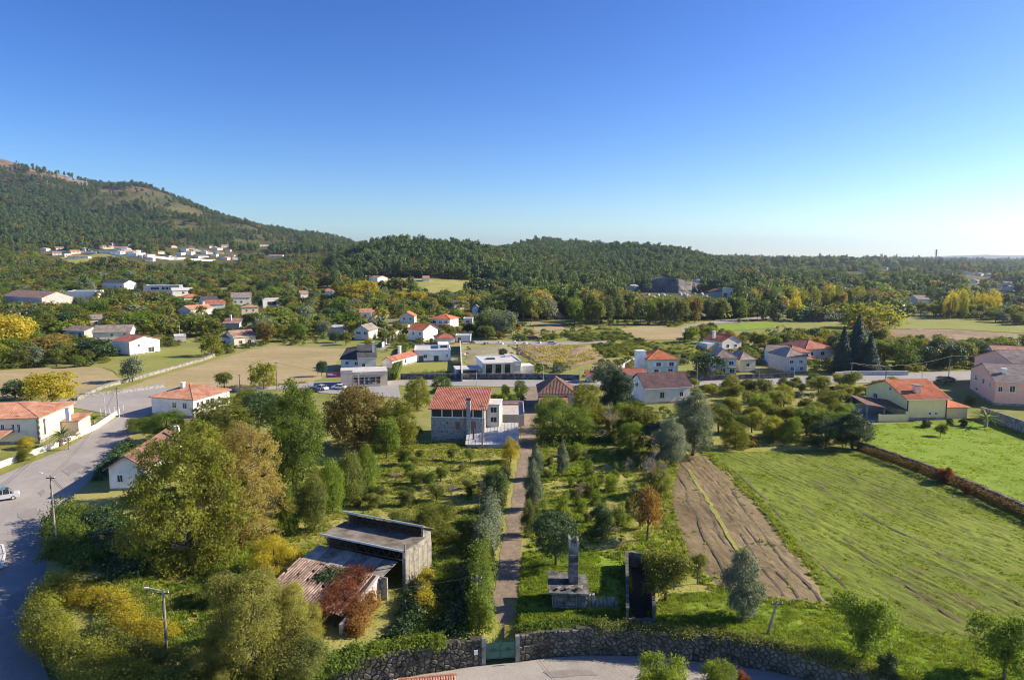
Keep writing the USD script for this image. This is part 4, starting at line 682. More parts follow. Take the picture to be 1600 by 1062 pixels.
_ham = [(78, 391, 12), (96, 389, 17), (118, 396, 14), (116, 404, 22), (150, 386, 12), (168, 388, 22), (185, 391, 14), (205, 392, 12), (219, 398, 20), (238, 400, 20), (252, 402, 18), (282, 386, 10), (290, 398, 14), (305, 397, 12), (313, 389, 16), (322, 392, 14), (322, 402, 24), (336, 386, 18), (348, 390, 16), (340, 396, 14), (356, 396, 14), (362, 405, 14), (372, 400, 12), (412, 384, 12), (426, 401, 16), (300, 404, 20), (205, 384, 9), (265, 396, 10), (228, 393, 12), (180, 383, 10)]
for i, (px, py, w) in enumerate(_ham):
    k = int(rh.integers(4)); hh = rh.uniform(3.2, 6.5)
    house('hamlet_house', ['small white house in the hillside hamlet below the mountain', 'tiny white walled house in the hillside hamlet', 'pale cream house among the hillside hamlet roofs'][i % 3], (px - w / 2, py + 1.5), (px + w / 2, py + 1.5 + rh.uniform(-.4, .4)), rh.uniform(11, 15), hh, ['gable_x', 'flat', 'hip', 'gable_x'][k], 0 if k == 1 else rh.uniform(1.5, 2.4), white_wall if i % 3 < 2 else cream_wall, [tile_terra, flat_roof, tile_old, tile_greybrown][k], row('f', (.3, .7), hh - 1.6, 1.8, 1.3), (), fine=False, yaw=rh.uniform(.45, .95), group=['white houses of the hillside hamlet', 'tiny white houses of the hillside hamlet', 'cream houses of the hillside hamlet'][i % 3])
for k_, (lb_, pl_) in enumerate([('long white terrace wall at the left end of the hillside hamlet', [(80, 394), (150, 396)]), ('long white terrace wall below the middle houses of the hillside hamlet', [(172, 397), (222, 402)]), ('long pale retaining wall at the right of the hillside hamlet', [(232, 404), (278, 406)]), ('white garden wall below the rightmost hamlet houses', [(298, 407), (336, 408)])]):
    plotwall('terrace_wall', lb_, pl_, 3.2, .6, white_wall)
for i, (px, py, w) in enumerate([(88, 398, 12), (106, 400, 10), (140, 392, 14), (160, 394, 10), (196, 396, 16), (212, 394, 12), (246, 407, 14), (272, 402, 16), (284, 405, 12), (296, 392, 10), (330, 396, 16), (344, 400, 12), (352, 386, 12), (366, 392, 12), (378, 405, 10)]):
    house('hamlet_house', 'bright white house packed among the hillside hamlet walls', (px - w / 2, py + 1.5), (px + w / 2, py + 1.5), 11, rh.uniform(3.6, 6), ['gable_x', 'flat'][i % 2], [1.8, 0][i % 2], white_wall, [tile_terra, flat_roof][i % 2], row('f', (.3, .7), 2.4, 1.8, 1.3), (), fine=False, yaw=rh.uniform(.4, .9), group='bright white houses of the hillside hamlet')
house('quarry_house', 'grey and cream stone house with a flat top beside the quarry', (1128, 468), (1145, 468), 14, 10, 'flat', 0, cream_wall, concrete, row('f', (.3,), 4, 3, 4), (), extra=lambda t, W, D, h: (MB().lo((-12, 2, -1), (-.03, 12, 7)).build('left_wing', stone_wall, t), roof(t, 12, 10, 7, 'hip', 2.6, .5, tile_brown, x0=-12.5, y0=2, name='wing_roof')))
house('far_house', 'white house glimpsed among trees in the hazy plain at the right', (1434, 477), (1452, 477), 14, 5, 'gable_x', 3, white_wall, tile_greybrown, (), (), fine=False)
house('far_house', 'small white shed at the left end of the quarry', (990, 453), (1000, 453), 10, 4, 'gable_x', 1.6, white_wall, flat_roof, (), (), fine=False)
for i, (px, py, w) in enumerate([(1525, 429, 10), (1540, 431, 14), (1552, 432, 10), (1575, 446, 12), (1585, 447, 10), (1590, 455, 14), (1570, 450, 12), (1355, 424, 8), (1390, 421, 8), (1535, 442, 16)]):
    house('plain_house', 'tiny pale house far out in the hazy plain', (px - w / 2, py), (px + w / 2, py), 12, 4, 'gable_x', 2, cream_wall, tile_greybrown, (), (), fine=False, yaw=.7, group='tiny houses in the hazy plain', keep=True)
# ------------------------------------------------------------------ the ruined shed, the furnace and the tank in the garden
R1 = flat(632, 918); R2 = flat(658, 897)
def old_shed():
    bk = np.array([.42, .91]); bk /= np.hypot(*bk); rz = math.atan2(-bk[0], bk[1])           # local y runs back, local x to the right
    t = thing('ruined_shed', 'ruined farm shed with saw toothed slab roofs and a collapsing tiled front', 'shed', (R1[0], R1[1], 0), rz)
    L = -11.2
    m = MB(); m.prism([(0, -.5), (6.0, -.5), (6.0, 4.9), (4.2, 5.75), (4.15, 4.45), (0, 4.5)], 0, .25); v = np.vstack(m.v); m.v = [np.c_[-v[:, 1], v[:, 0], v[:, 2]]]; m.f = [np.vstack(m.f)]; m.build('side_wall', concrete, t)
    m = MB(); m.prism([(0, -.5), (5.78, -.5), (5.78, 4.9), (4.2, 5.75), (4.15, 4.45), (0, 4.5)], 0, .25); v = np.vstack(m.v); m.v = [np.c_[L + .25 - v[:, 1], v[:, 0], v[:, 2]]]; m.f = [np.vstack(m.f)]; m.build('far_side_wall', concrete, t)
    m = MB(); m.lo((L + .26, 5.6, -.4), (-.26, 5.79, 4.8)); m.build('inner_wall', wood_dark, t)
    for k in range(6):
        for j in range(3):
            b = MB(); b.lo((.004, .03 + k * 1.0, .05 + j * 1.2), (.06, .97 + k * 1.0, 1.2 + j * 1.2)); b.build('wall_panel', surf(f'panel_{(k + j) % 3}', (.17 + .03 * ((k * 3 + j) % 3), .16 + .028 * ((k * 3 + j) % 3), .135), (.34, .315, .27), 1.4, bump=.3), t)
    m = MB(); m.lo((L, 5.8, -.5), (-.27, 6.0, 4.8)); m.build('back_wall', concrete, t)
    # two saw teeth: each slab rises towards the front and is open below its front edge
    for n, (y0, y1, z0, z1) in enumerate(((-.5, 4.15, 4.75, 4.65), (3.85, 6.3, 6.15, 5.0))):
        m = MB(); m.slab((L - .5, y0, z0), (.35, y0, z0), (.35, y1, z1), (L - .5, y1, z1), .14); m.build('roof_slab', surf('stained_slab', (.08, .07, .055), (.17, .15, .12), .5, bump=.4, c3=(.26, .235, .19)), t)
        f = MB(); f.lo((L - .55, y0 - .12, z0 - .16), (.4, y0 - .004, z0 + .06)); f.build('roof_edge', galv, t)
        zb = z0 - 1.25
        b = MB()
        for k in range(8):
            xa = L + k * 11.1 / 8; xb = L + (k + .5) * 11.1 / 8; xc = L + (k + 1) * 11.1 / 8
            b.bar((xa, y0 + .15, z0 - .2), (xb, y0 + .15, zb), .06); b.bar((xb, y0 + .15, zb), (xc, y0 + .15, z0 - .2), .06)
        b.bar((L, y0 + .15, zb), (-.1, y0 + .15, zb), .08); b.build('truss', wood_dark, t)
    p = MB(); p.tube((.5, -.5, -.2), (.5, -.5, 5.6), .11, .09, n=8); p.build('corner_post', wood_grey, t)
    # lean-to sheets in front of the openings
    r = np.random.default_rng(3)
    for k in range(6):
        x0 = L - 1.2 + k * 1.95; m = MB(); zz = 2.75 + r.uniform(-.06, .06)
        m.slab((x0, -3.6, zz - .25), (x0 + 1.88, -3.6, zz - .25), (x0 + 1.88, -.1, zz + .35), (x0, -.1, zz + .35), .05); m.build('roofing_sheet', [surf('old_sheet', (.26, .24, .20), (.40, .37, .31), .7, c3=(.48, .45, .38)), concrete][k % 2], t)
    m = MB(); m.lo((L - 1, -3.5, -.5), (L - .7, -.1, 2.5)); m.lo((-1.0, -3.3, -.5), (-.1, -3.1, 2.6)); m.build('lean_to_wall', concrete, t)
    # the tiled roof in front: rows of round tiles, sagging and with gaps
    E0, E1, zr, ze, yr, ye = L - 1.3, -1.6, 2.7, 1.7, -3.3, -10.6
    m = MB(); nn = 14
    for k in range(nn):
        xa, xb = E0 + (E1 - E0) * k / nn, E0 + (E1 - E0) * (k + 1) / nn
        m.slab((xa + 1.0, ye, ze - .1), (xb + 1.0, ye, ze - .1), (xb, yr, zr - .1), (xa, yr, zr - .1), .05)
    m.build('roof_deck', wood_dark, t)
    tl = {0: tile_look('shed_tile_a', (.20, .13, .10), (.31, .21, .16), (.42, .31, .25)), 1: tile_look('shed_tile_b', (.15, .10, .08), (.25, .17, .13), (.35, .26, .21)), 2: tile_look('shed_tile_c', (.26, .19, .15), (.38, .28, .22), (.48, .38, .31))}
    pitch = .36; cols = int((E1 - E0) / pitch); made = 0; rest = MB()
    for k in range(cols):
        sag = .12 * meshkit.noise(np.array([[k * .31, 2.2, 0]]), 4)[0]
        for j in range(14):
            if r.random() < .05 or (3.8 < k * pitch < 5.6 and 3 < j < 6 and r.random() < .75): continue
            f0, f1 = j / 14, (j + 1.12) / 14
            o = lambda f: np.array([E0 + k * pitch + 1.0 * f + .05 * (r.random() - .5), yr + (ye - yr) * f, zr + (ze - zr) * f + .02 - sag + (.03 if f == f0 else .0)])
            a, b = o(f0), o(f1); a[2] -= .03; V = []
            for q in (a, b):
                for an in (0, 50, 130, 180): V.append(q + [.13 * math.cos(math.radians(an)), 0, .12 * math.sin(math.radians(an))])
            tgt = rest if made >= 300 or r.random() < .3 else MB()
            tgt.add(V, [[0, 1, 5, 4], [1, 2, 6, 5], [2, 3, 7, 6]])
            if tgt is not rest: made += 1; tgt.build('roof_tile', tl[int(r.integers(3))], t)
    rest.build('loose_roof_tiles', tl[1], t, kind='stuff')
    m = MB()
    for k in range(6): m.tube((E0 + 1.2 + k * 1.9, ye + .3, -.3), (E0 + 1.2 + k * 1.9, ye + .3, 1.6), .09, n=6)
    m.build('front_posts', wood_dark, t)
    m = MB(); m.add([[E1 + .15, yr, -.5], [E1 + .5, yr, -.5], [E1 + 1.5, ye - .6, -.5], [E1 + 1.1, ye - .6, -.5], [E1 + .15, yr, 2.7], [E1 + .5, yr, 2.7], [E1 + 1.5, ye - .6, 1.0], [E1 + 1.1, ye - .6, 1.0]],
                     [[3, 2, 1, 0], [4, 5, 6, 7], [0, 1, 5, 4], [1, 2, 6, 5], [2, 3, 7, 6], [3, 0, 4, 7]]); m.build('end_wall', surf('pale_lime_wall', (.42, .36, .31), (.58, .52, .46), 1.2, bump=.4), t)
    C, S = math.cos(rz), math.sin(rz); W = lambda x, y: np.array([R1[0] + C * x - S * y, R1[1] + S * x + C * y])
    FOOT.append(Polygon([W(L - 1, 6.5), W(.5, 6.5), W(.5, -.5), W(-.5, -11), W(L - 1.3, -11)]))
    return W, L
SHED_W, SHED_L = old_shed()

def rough_block(r, c, d, jit=.12, rz=0.0):
    """A roughly hewn stone: the hull of a box with knocked-off corners."""
    d = np.array(d) / 2; P = []
    for s in np.ndindex(2, 2, 2):
        q = (np.array(s) * 2 - 1) * d * r.uniform(1 - jit * 2, 1, 3)
        if r.random() < .5: P += [q * [1, 1, .6], q * [.65, .9, 1]]
        else: P.append(q)
    P = np.array(P)
    if rz: P = P @ np.array([[math.cos(rz), math.sin(rz), 0], [-math.sin(rz), math.cos(rz), 0], [0, 0, 1]])
    return P + np.array(c)

def furnace():
    a, b = flat(862, 953), flat(918, 955); W = b[0] - a[0]; r = np.random.default_rng(8)
    t = thing('brick_furnace', 'old stone kiln house with a tall square chimney on the bright lawn', 'ruin', (a[0], a[1], 0))
    D = 3.4
    m = MB(); m.lo((.1, .1, -.5), (W - .1, D, 2.0)); m.build('core', old_concrete, t)
    for k in range(6):
        for j in range(4):
            if k in (0, 4) and 0 < j < 3: continue
            x0 = .02 + k * (W - .04) / 6 + r.uniform(-.05, .05)
            m = MB(); m.hull(rough_block(r, (x0 + W / 12, .06, .25 + j * .5), (W / 6 + .05, .22, .5))); m.build('stone', old_concrete, t)
    for k in (0, 4):
        x0 = .08 + k * W / 6; m = MB(); m.lo((x0, -.02, .4), (x0 + W / 6, .04, 1.6)); w_ = m.build('window', wood_grey, t)
        m = MB(); m.lo((x0 + .07, -.04, .5), (x0 + W / 12 - .03, .0, 1.5)); m.lo((x0 + W / 12 + .03, -.04, .5), (x0 + W / 6 - .07, .0, 1.5)); m.build('pane', dark_metal, w_)
    m = MB(); m.slab((-.35, -.45, 2.25), (W + .2, -.3, 2.0), (W + .25, D + .2, 2.35), (-.3, D + .2, 2.9), .22); m.build('roof_slab', old_concrete, t)
    for k in range(5):
        m = MB(); m.hull(rough_block(r, (r.uniform(.2, W - .6), r.uniform(.2, 1.2), 2.5), (.7, .3, .12), rz=r.uniform(0, 3))); m.build('roof_debris', wood_grey, t)
    x = W * .64; m = MB(); m.lo((x - .5, 1.5, 2.0), (x + .5, 2.5, 6.9)); ch = m.build('chimney', old_concrete, t)
    for z in (3.2, 4.6, 5.6): q = MB(); q.lo((x - .53, 1.47, z), (x + .53, 2.53, z + .07)); q.build('chimney_band', concrete, ch)
    q = MB(); q.lo((x - .56, 1.44, 6.55), (x - .34, 2.56, 7.5)); q.lo((x + .34, 1.44, 6.55), (x + .56, 2.56, 7.35)); q.lo((x - .33, 2.3, 6.55), (x + .33, 2.56, 7.1)); q.build('chimney_crown', concrete, ch)
    n = 8
    for k in range(n):
        m = MB(); h = r.uniform(.9, 1.9) * (1 - k * .05); m.hull(rough_block(r, (W + .35 + k * .42, .8 + .12 * r.uniform(-1, 1), h / 2 - .1), (.42, .5, h))); m.build('standing_stone', concrete, t)
    FOOT.append(Polygon([a, b + [4, 0], b + [4, D], a + [0, D]]).buffer(1)); keepbox(858, 850, 960, 950, a[1])
furnace()
def tank():
    c = [flat(980, 976), flat(1022, 977), flat(1014, 888), flat(979, 884)]
    t = thing('concrete_tank', 'deep narrow concrete tank with black inside, beside the kiln house', 'tank', (*c[0], 0)); m = MB(); c = [q - c[0] for q in c]
    parts = [(c[0], c[1], .75), (c[1], c[2], 1.9), (c[3], c[2], 1.9), (c[0], c[3], 1.9)]
    for a, b, h in parts:
        u = (b - a) / np.hypot(*(b - a)); s = np.array([-u[1], u[0]]) * .14; a_, b_ = (a + u * .15, b - u * .15) if h < 1 or a is c[3] else (a - u * .14, b + u * .14)
        m = MB(); m.add([[*(a_ - s), -.5], [*(a_ + s), -.5], [*(b_ + s), -.5], [*(b_ - s), -.5], [*(a_ - s), h], [*(a_ + s), h], [*(b_ + s), h], [*(b_ - s), h]], [[0, 1, 2, 3], [7, 6, 5, 4], [0, 4, 5, 1], [1, 5, 6, 2], [2, 6, 7, 3], [3, 7, 4, 0]]); m.build('tank_wall', old_concrete, t)
        n = max(2, int(np.hypot(*(b - a)) / 1.6))
        for k in range(n):
            p = MB(); q = a_ + (b_ - a_) * (k + .5) / n; p.box((*q, h + .03), (.4, .4, .06) if n < 3 else (.36, np.hypot(*(b - a)) / n * .96, .06), math.atan2(u[1], u[0]) - math.pi / 2); p.build('coping_slab', old_concrete, t)
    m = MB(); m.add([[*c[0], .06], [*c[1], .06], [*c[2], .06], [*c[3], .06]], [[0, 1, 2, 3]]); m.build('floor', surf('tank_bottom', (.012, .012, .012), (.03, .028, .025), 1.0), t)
    FOOT.append(Polygon([flat(980, 976), flat(1022, 977), flat(1014, 888), flat(979, 884)]).buffer(.6)); keepbox(978, 880, 1022, 978, flat(980, 976)[1])
tank()

# ------------------------------------------------------------------ retaining wall of rough stones and the green gate
def along(P):
    d = np.r_[0, np.cumsum(np.hypot(*np.diff(P, axis=0).T))]
    return d[-1], lambda s: (np.array([np.interp(s, d, P[:, 0]), np.interp(s, d, P[:, 1])]))
def retaining_wall(name, label, P, seed, tall, kinds):
    t = thing(name, label, 'wall'); r = np.random.default_rng(seed); L, at = along(P); core = MB(); rest = MB(); made = 0
    n = int(L / 1.2)
    for k in range(n):
        a, b = at(L * k / n), at(L * (k + 1) / n); u = (b - a) / np.hypot(*(b - a)); s = np.array([-u[1], u[0]]); zb = -3.0
        h = tall + .15 * r.uniform(-1, 1)
        core.add([[*(a - s * .0), zb], [*(a + s * .6), zb], [*(b + s * .6), zb], [*(b - s * .0), zb], [*(a - s * .0), h - .1], [*(a + s * .6), h - .1], [*(b + s * .6), h - .1], [*(b - s * .0), h - .1]],
                 [[0, 1, 2, 3], [7, 6, 5, 4], [0, 4, 5, 1], [1, 5, 6, 2], [2, 6, 7, 3], [3, 7, 4, 0]])
    core.build('core', LOOK.get('joint') or surf('joint', (.035, .034, .024), (.085, .08, .055), 2.0), t)
    gs, gz = np.meshgrid(np.arange(-.6, L + .6, .54), np.arange(-2.7, tall + .4, .36)); gs = gs + (np.arange(gs.shape[0]) % 2 * .31)[:, None]
    pts = np.c_[(gs + r.uniform(-.27, .27, gs.shape)).ravel(), (gz + r.uniform(-.17, .17, gz.shape)).ravel()]; pts = pts[r.random(len(pts)) > .24]
    frame = Polygon([(0, -2.5), (L, -2.5), (L, tall), (0, tall)]); vor = shapely.voronoi_polygons(shapely.MultiPoint(pts))
    for cell in sorted(vor.geoms, key=lambda g_: g_.centroid.x):
        c_ = cell.intersection(frame).buffer(-.025)
        if c_.is_empty or c_.area < .03 or c_.geom_type != 'Polygon': continue
        c_ = c_.convex_hull.simplify(.03); q = np.array(c_.exterior.coords)[:-1]; m_ = q.mean(0); d_ = r.uniform(.05, .16); top = cell.bounds[3] > tall
        if top: q[:, 1] += np.where(q[:, 1] > tall - .1, r.uniform(-.12, .16), 0)
        V = []
        for f_, o_ in ((1.0, -.12), (.96, .0), (r.uniform(.62, .8), d_)):
            for s0, z0 in m_ + (q - m_) * f_:
                w_ = at(min(max(s0, 0), L)); e_ = at(min(L, s0 + .1)) - at(max(0, s0 - .1)); e_ = e_ / np.hypot(*e_); V.append([w_[0] + e_[1] * o_, w_[1] - e_[0] * o_, z0])
        far = project(*V[0])[0]; single = made < 290 and -30 < far < 1630
        tgt = MB() if single else rest; tgt.hull(V)
        if single: made += 1; tgt.build('stone', kinds[int(r.integers(len(kinds)))], t)
    if rest.v: rest.build('more_stones', kinds[0], t, kind='stuff')
stones = [surf('stone_a', (.05, .05, .036), (.12, .112, .088), .9, bump=.7, c3=(.20, .19, .155)), surf('stone_b', (.035, .036, .025), (.08, .078, .058), .9, bump=.7, c3=(.14, .13, .10)), surf('stone_c', (.06, .056, .036), (.14, .125, .09), .9, bump=.7, c3=(.22, .20, .16))]
retaining_wall('retaining_wall', 'rough fieldstone retaining wall left of the green gate', WALL_W, 21, .45, stones)
retaining_wall('retaining_wall', 'long curved fieldstone retaining wall right of the green gate', WALL_E[:-1], 22, .45, stones)
def gate():
    a, b = WALL_W[-1], WALL_E[0]; d = b - a; W = float(np.hypot(*d)); t = thing('green_gate', 'double leaf green metal gate in the stone wall at the foot of the drive', 'gate', (*a, -1.9), math.atan2(d[1], d[0]))
    for x in (.1, W - .1):
        m = MB(); m.lo((x - .2, -.2, -.5), (x + .2, .25, 2.35)); m.build('gate_post', concrete, t)
    half = (W - .6) / 2
    for k in range(2):
        x0 = .3 + k * half; x1 = x0 + half - .03
        m = MB(); m.lo((x0, -.02, .1), (x1, .02, 1.75)); lf = m.build('gate_leaf', green_paint, t)
        m = MB()
        for xx in (x0, x1 - .06): m.lo((xx, -.06, .05), (xx + .06, -.021, 2.0))
        for zz in (.08, .85, 1.7): m.lo((x0 + .061, -.06, zz), (x1 - .061, -.021, zz + .06))
        for q in range(9): m.lo((x0 + .08 + q * (half - .2) / 9, -.03, 1.76), (x0 + .11 + q * (half - .2) / 9, 0, 2.25))
        m.build('gate_frame', green_paint, lf)
        m = MB(); cx, cz = (x0 + x1) / 2, .98
        for i, jx in ((0, 1), (1, 0), (0, -1), (-1, 0)):
            i2, j2 = -jx, i; m.bar((cx + i * .2, -.05, cz + jx * .2), (cx + i2 * .2, -.05, cz + j2 * .2), .04)
        m.build('gate_ornament', dark_metal, lf)
    m = MB(); m.lo((-.9, -.42, .85), (-.5, -.36, 1.35)); m.build('meter_plate', white_trim, t); m = MB(); m.lo((W + .5, -.46, 1.0), (W + 1.15, -.38, 1.4)); mb = m.build('letter_box', concrete, t)
    m = MB(); m.lo((W + .58, -.49, 1.08), (W + 1.07, -.455, 1.32)); m.build('letter_flap', dark_metal, mb)
gate()
# boundary wall with stones between mown field and side lawn
def drystone(name, label, pts, h, seed):
    P = np.array([G(*p)[:2] for p in pts]); t = thing(name, label, 'wall'); L, at = along(P); r = np.random.default_rng(seed); rest = MB(); made = 0
    core = MB(); n = int(L / 2)
    for k in range(n):
        a, b = at(L * k / n), at(L * (k + 1) / n); core.bar((*a, .3), (*b, .3), .5, h + .6)
    core.build('core', LOOK['joint'], t)
    for lay in range(3):
        s_ = 0
        while s_ < L:
            w = r.uniform(.6, 1.5); c = at(s_ + w / 2); u = at(min(L, s_ + w / 2 + .1)) - at(max(0, s_ + w / 2 - .1)); rz = math.atan2(u[1], u[0])
            pts_ = rough_block(r, (c[0], c[1], .22 + lay * h / 3), (w, .85, h / 3 * 1.1), .14, rz); one = made < 290
            m = MB() if one else rest; m.hull(pts_); s_ += w
            if one: made += 1; m.build('stone', stones[int(r.integers(3))], t)
    if rest.v: rest.build('more_stones', stones[1], t, kind='stuff')
drystone('stone_wall', 'overgrown drystone wall between the mown field and the side lawn', [(1340, 700), (1362, 706), (1400, 720), (1450, 738), (1520, 766), (1600, 802), (1680, 842)], 1.5, 31)

# ------------------------------------------------------------------ poles, wires, pylons
def pole(label, px, py, ptop, kind='concrete', arm=None, group=None, loc=None, lean=0.0):
    p = G(px, py) if loc is None else np.array(loc); h = height_at(p[1], ptop) - p[2]; t = thing('utility_pole' if kind != 'lamp' else 'street_lamp', label, 'pole' if kind != 'lamp' else 'lamp post', tuple(p), 0, group)
    m = MB(); m.tube((0, 0, -.5), (lean, 0, h), .17 if kind != 'lamp' else .09, .10 if kind != 'lamp' else .06, n=8); m.build('shaft', wood_grey if kind == 'wood' else concrete if kind == 'concrete' else galv, t)
    if kind == 'concrete':
        for z in np.arange(.6, h - 1, 1.1):
            m = MB(); m.lo((-.05 + lean * z / h, -.22, z), (.05 + lean * z / h, -.15, z + .6)); m.build('pole_slot', dark_metal, t)
    if kind != 'lamp' or True:
        m = MB(); m.lo((lean - .6, -.05, h - .45), (lean + .6, .05, h - .35)); m.build('cross_arm', dark_metal, t) if kind != 'lamp' else None
        if kind != 'lamp':
            for x in (-.5, 0, .5):
                m = MB(); m.tube((lean + x, 0, h - .35), (lean + x, 0, h - .15), .05, .03, n=6); m.build('insulator', white_trim, t)
    if arm:
        m = MB(); m.tube((lean, 0, h - .15), (lean + arm[0], arm[1], h + .25), .035, n=5); a = m.build('lamp_arm', galv, t)
        m = MB(); m.box((lean + arm[0] * 1.12, arm[1] * 1.12, h + .27), (.42, .16, .09), math.atan2(arm[1], arm[0])); m.build('lamp_head', white_trim, a)
    return np.array([p[0] + lean, p[1], p[2] + h])
T = {}
T['a'] = pole('grey concrete pole with a lamp arm standing in the hedge at the lower left', 261, 1022, 920, arm=(-1.3, -.2))
T['b'] = pole('concrete pole with a lamp arm at the bend of the left road', 88, 858, 742, arm=(-1.2, .1))
T['c'] = pole('weathered wooden pole in the climbing plants beside the drive', 745, 968, 898, 'wood')
T['d'] = pole('tall thin pole standing in front of the stone house', 754, 700, 631, 'wood')
T['e'] = pole('concrete pole with cross arms at the road junction by the palm garden', 185, 648, 604)
T['f'] = pole('thin street lamp left of the junction pole', 164, 645, 614, 'lamp', arm=(.9, 0))
T['g'] = pole('dark pole on the main road in front of the spruces', 1329, 606, 566, 'wood')
T['h'] = pole('grey concrete pole on the main road right of the spruces', 1383, 604, 573, arm=(-.8, 0))
T['i'] = pole('dark pole behind the pink houses', 1482, 592, 556, 'wood')
T['j'] = pole('thin pole beside the round yellow tree on the dry field', 433, 610, 565, 'wood')
T['k'] = pole('pole right of the small tree by the dry field', 375, 612, 584, 'wood')
T['l'] = pole('leaning wooden post on the green verge', 1197, 992, 937, 'wood', lean=1.0)
T['m'] = pole('short pole at the front wall of the modern villa', 745, 607, 580, 'lamp', arm=(.7, 0))
T['n'] = pole('pole beside the dark umbrella shaped tree', 1089, 600, 566, 'wood')
T['o'] = pole('white post at the left of the vineyard', 849, 596, 571, 'lamp')
T['p'] = pole('pole on the main road left of the grey hipped house', 1186, 600, 576, 'wood')
def wire(label, a, b, sag=.6, n=1, gap=.35, group=None, r=.016):
    t = thing('wire', label, 'wire', group=group)
    for k in range(n):
        o = np.array([0, 0, -.1 - k * gap]); m = MB(); P = [a + (b - a) * s + o - [0, 0, sag * 4 * s * (1 - s)] for s in np.linspace(0, 1, 13)]
        for p, q in zip(P[:-1], P[1:]): m.tube(p, q, r, n=4)
        m.build('cable', dark_metal, t)
wire('pair of black cables from the road bend pole down into the thicket', T['b'], np.array([*flat(222, 880), 1.2]), .5, 2, r=.03)
wire('thin cable over the left road to the lamp pole in the hedge', T['a'], np.array([-62, 62, 3.5]), .8, 1, r=.022)
wire('thin cable across the ruined shed', T['a'], T['c'], 1.2, 1, r=.018)
wire('pair of cables over the gate towards the kiln house', T['c'], np.array([10, 40, 4.0]), 1.0, 2, r=.014)
wire('cable from the tall thin pole to the drive hedge', T['d'], T['c'], 2.5, 1, r=.02)
wire('bundle of pale cables across the gardens right of the spruces', T['g'], T['i'], 1.8, 1, r=.03)
wire('pale cable between the two main road poles', T['g'], T['h'], .5, 1, r=.02)
wire('cable from the main road to the salmon roofed house', T['i'], T['i'] + [60, 30, 0], 1.2, 1, r=.02)
def pylon(label, px, py, ptop, Y):
    d = ray(px, py); p = d * (Y / d[1]) + [0, 0, CAM_H]; z0 = tz(p[0], p[1]); H = height_at(Y, ptop) - z0; t = thing('pylon', label, 'pylon', (p[0], p[1], z0), .5)
    w0, w1 = 3.4, .7; m = MB(); lv = np.linspace(0, 1, 8); cor = lambda f, k: np.array([(w0 + (w1 - w0) * min(1, f * 1.25)) * (-1, 1, 1, -1)[k], (w0 + (w1 - w0) * min(1, f * 1.25)) * (-1, -1, 1, 1)[k], H * f])
    for k in range(4): m.bar(cor(0, k), cor(.8, k), .42); m.bar(cor(.8, k), cor(1, k), .4)
    m.build('leg_frame', dark_metal, t); m = MB()
    for a, b in zip(lv[:-1], lv[1:]):
        for k in range(4): m.bar(cor(a, k), cor(b, (k + 1) % 4), .25); m.bar(cor(b, k), cor(b, (k + 1) % 4), .22)
    m.build('lattice', dark_metal, t)
    for f, L in ((.72, 6.5), (.84, 8.5), (.96, 6.0)):
        m = MB(); m.bar((-L, 0, H * f), (L, 0, H * f), .45); m.bar((-L, 0, H * f), (0, 0, H * f + 2.2), .28); m.bar((L, 0, H * f), (0, 0, H * f + 2.2), .28); m.build('cross_arm', dark_metal, t)
        m = MB()
        for x in (-L, L): m.tube((x, 0, H * f), (x, 0, H * f - 2), .15, n=5)
        m.build('insulator', galv, t)
pylon('larger lattice pylon on the skyline at the right', 1461, 424, 390, 1750)
pylon('smaller lattice pylon farther left on the skyline', 1400, 414, 397, 2400)

# ------------------------------------------------------------------ vehicles
def vehicle(label, px, py, rz, paint, L=4.3, van=False, name='parked_car', roofpaint=None):
    p = G(px, py); t = thing(name, label, 'van' if van else 'car', (p[0], p[1], p[2] + .03), rz); W = 1.75
    prof = [(-L / 2, .35), (-L / 2, .85), (-L * .47, .95), (-L * .25, 1.0), (L * .3, 1.0), (L * .46, .92), (L / 2, .7), (L / 2, .35)] if not van else [(-L / 2, .35), (-L / 2, 1.05), (L * .34, 1.05), (L * .47, .95), (L / 2, .75), (L / 2, .35)]
    m = MB(); m.prism(prof, -W / 2, W / 2); body = m.build('body', paint, t)
    if van: cab = [(-L * .49, 1.05), (L * .33, 1.05), (L * .2, 1.75), (L * .1, 1.85), (-L * .46, 1.85)]
    else: cab = [(-L * .36, 1.0), (L * .26, 1.0), (L * .12, 1.42), (L * .04, 1.47), (-L * .2, 1.46)]
    m = MB(); m.prism(cab, -W / 2 + .1, W / 2 - .1); cabin = m.build('cabin', glass, t)
    q = cab[3:] if van else cab[2:]
    z = max(c[1] for c in cab); xs = sorted(c[0] for c in q); m = MB(); m.lo((xs[0], -W / 2 + .13, z - .01), (xs[-1], W / 2 - .13, z + .05)); m.build('roof', roofpaint or paint, t)
    for x in np.linspace(-L * .36, L * .22, 4 if van else 3):
        m = MB()
        for s in (-1, 1): m.bar((x, s * (W / 2 - .09), 1.0), (x - .05, s * (W / 2 - .09), z), .08)
        m.build('pillar', paint, t)
    for x in (-L * .31, L * .31):
        for s in (-1, 1):
            m = MB(); m.tube((x, s * (W / 2 - .2), .32), (x, s * (W / 2 + .02), .32), .32, n=14); w = m.build('wheel', LOOK.get('tyre') or surf('tyre', (.015, .015, .015), (.03, .03, .03), 3.0), t)
            m = MB(); m.tube((x, s * (W / 2 + .0), .32), (x, s * (W / 2 + .035), .32), .2, n=12); m.build('rim', galv, w)
    for s in (-1, 1):
        m = MB(); m.box((L / 2 - .02, s * (W / 2 - .25), .68), (.08, .32, .16)); m.build('headlight', white_trim, t)
        m = MB(); m.box((-L / 2 + .01, s * (W / 2 - .2), .8), (.06, .2, .22)); m.build('tail_light', surf('lamp_red', (.3, .02, .02), (.35, .03, .03), 2), t)
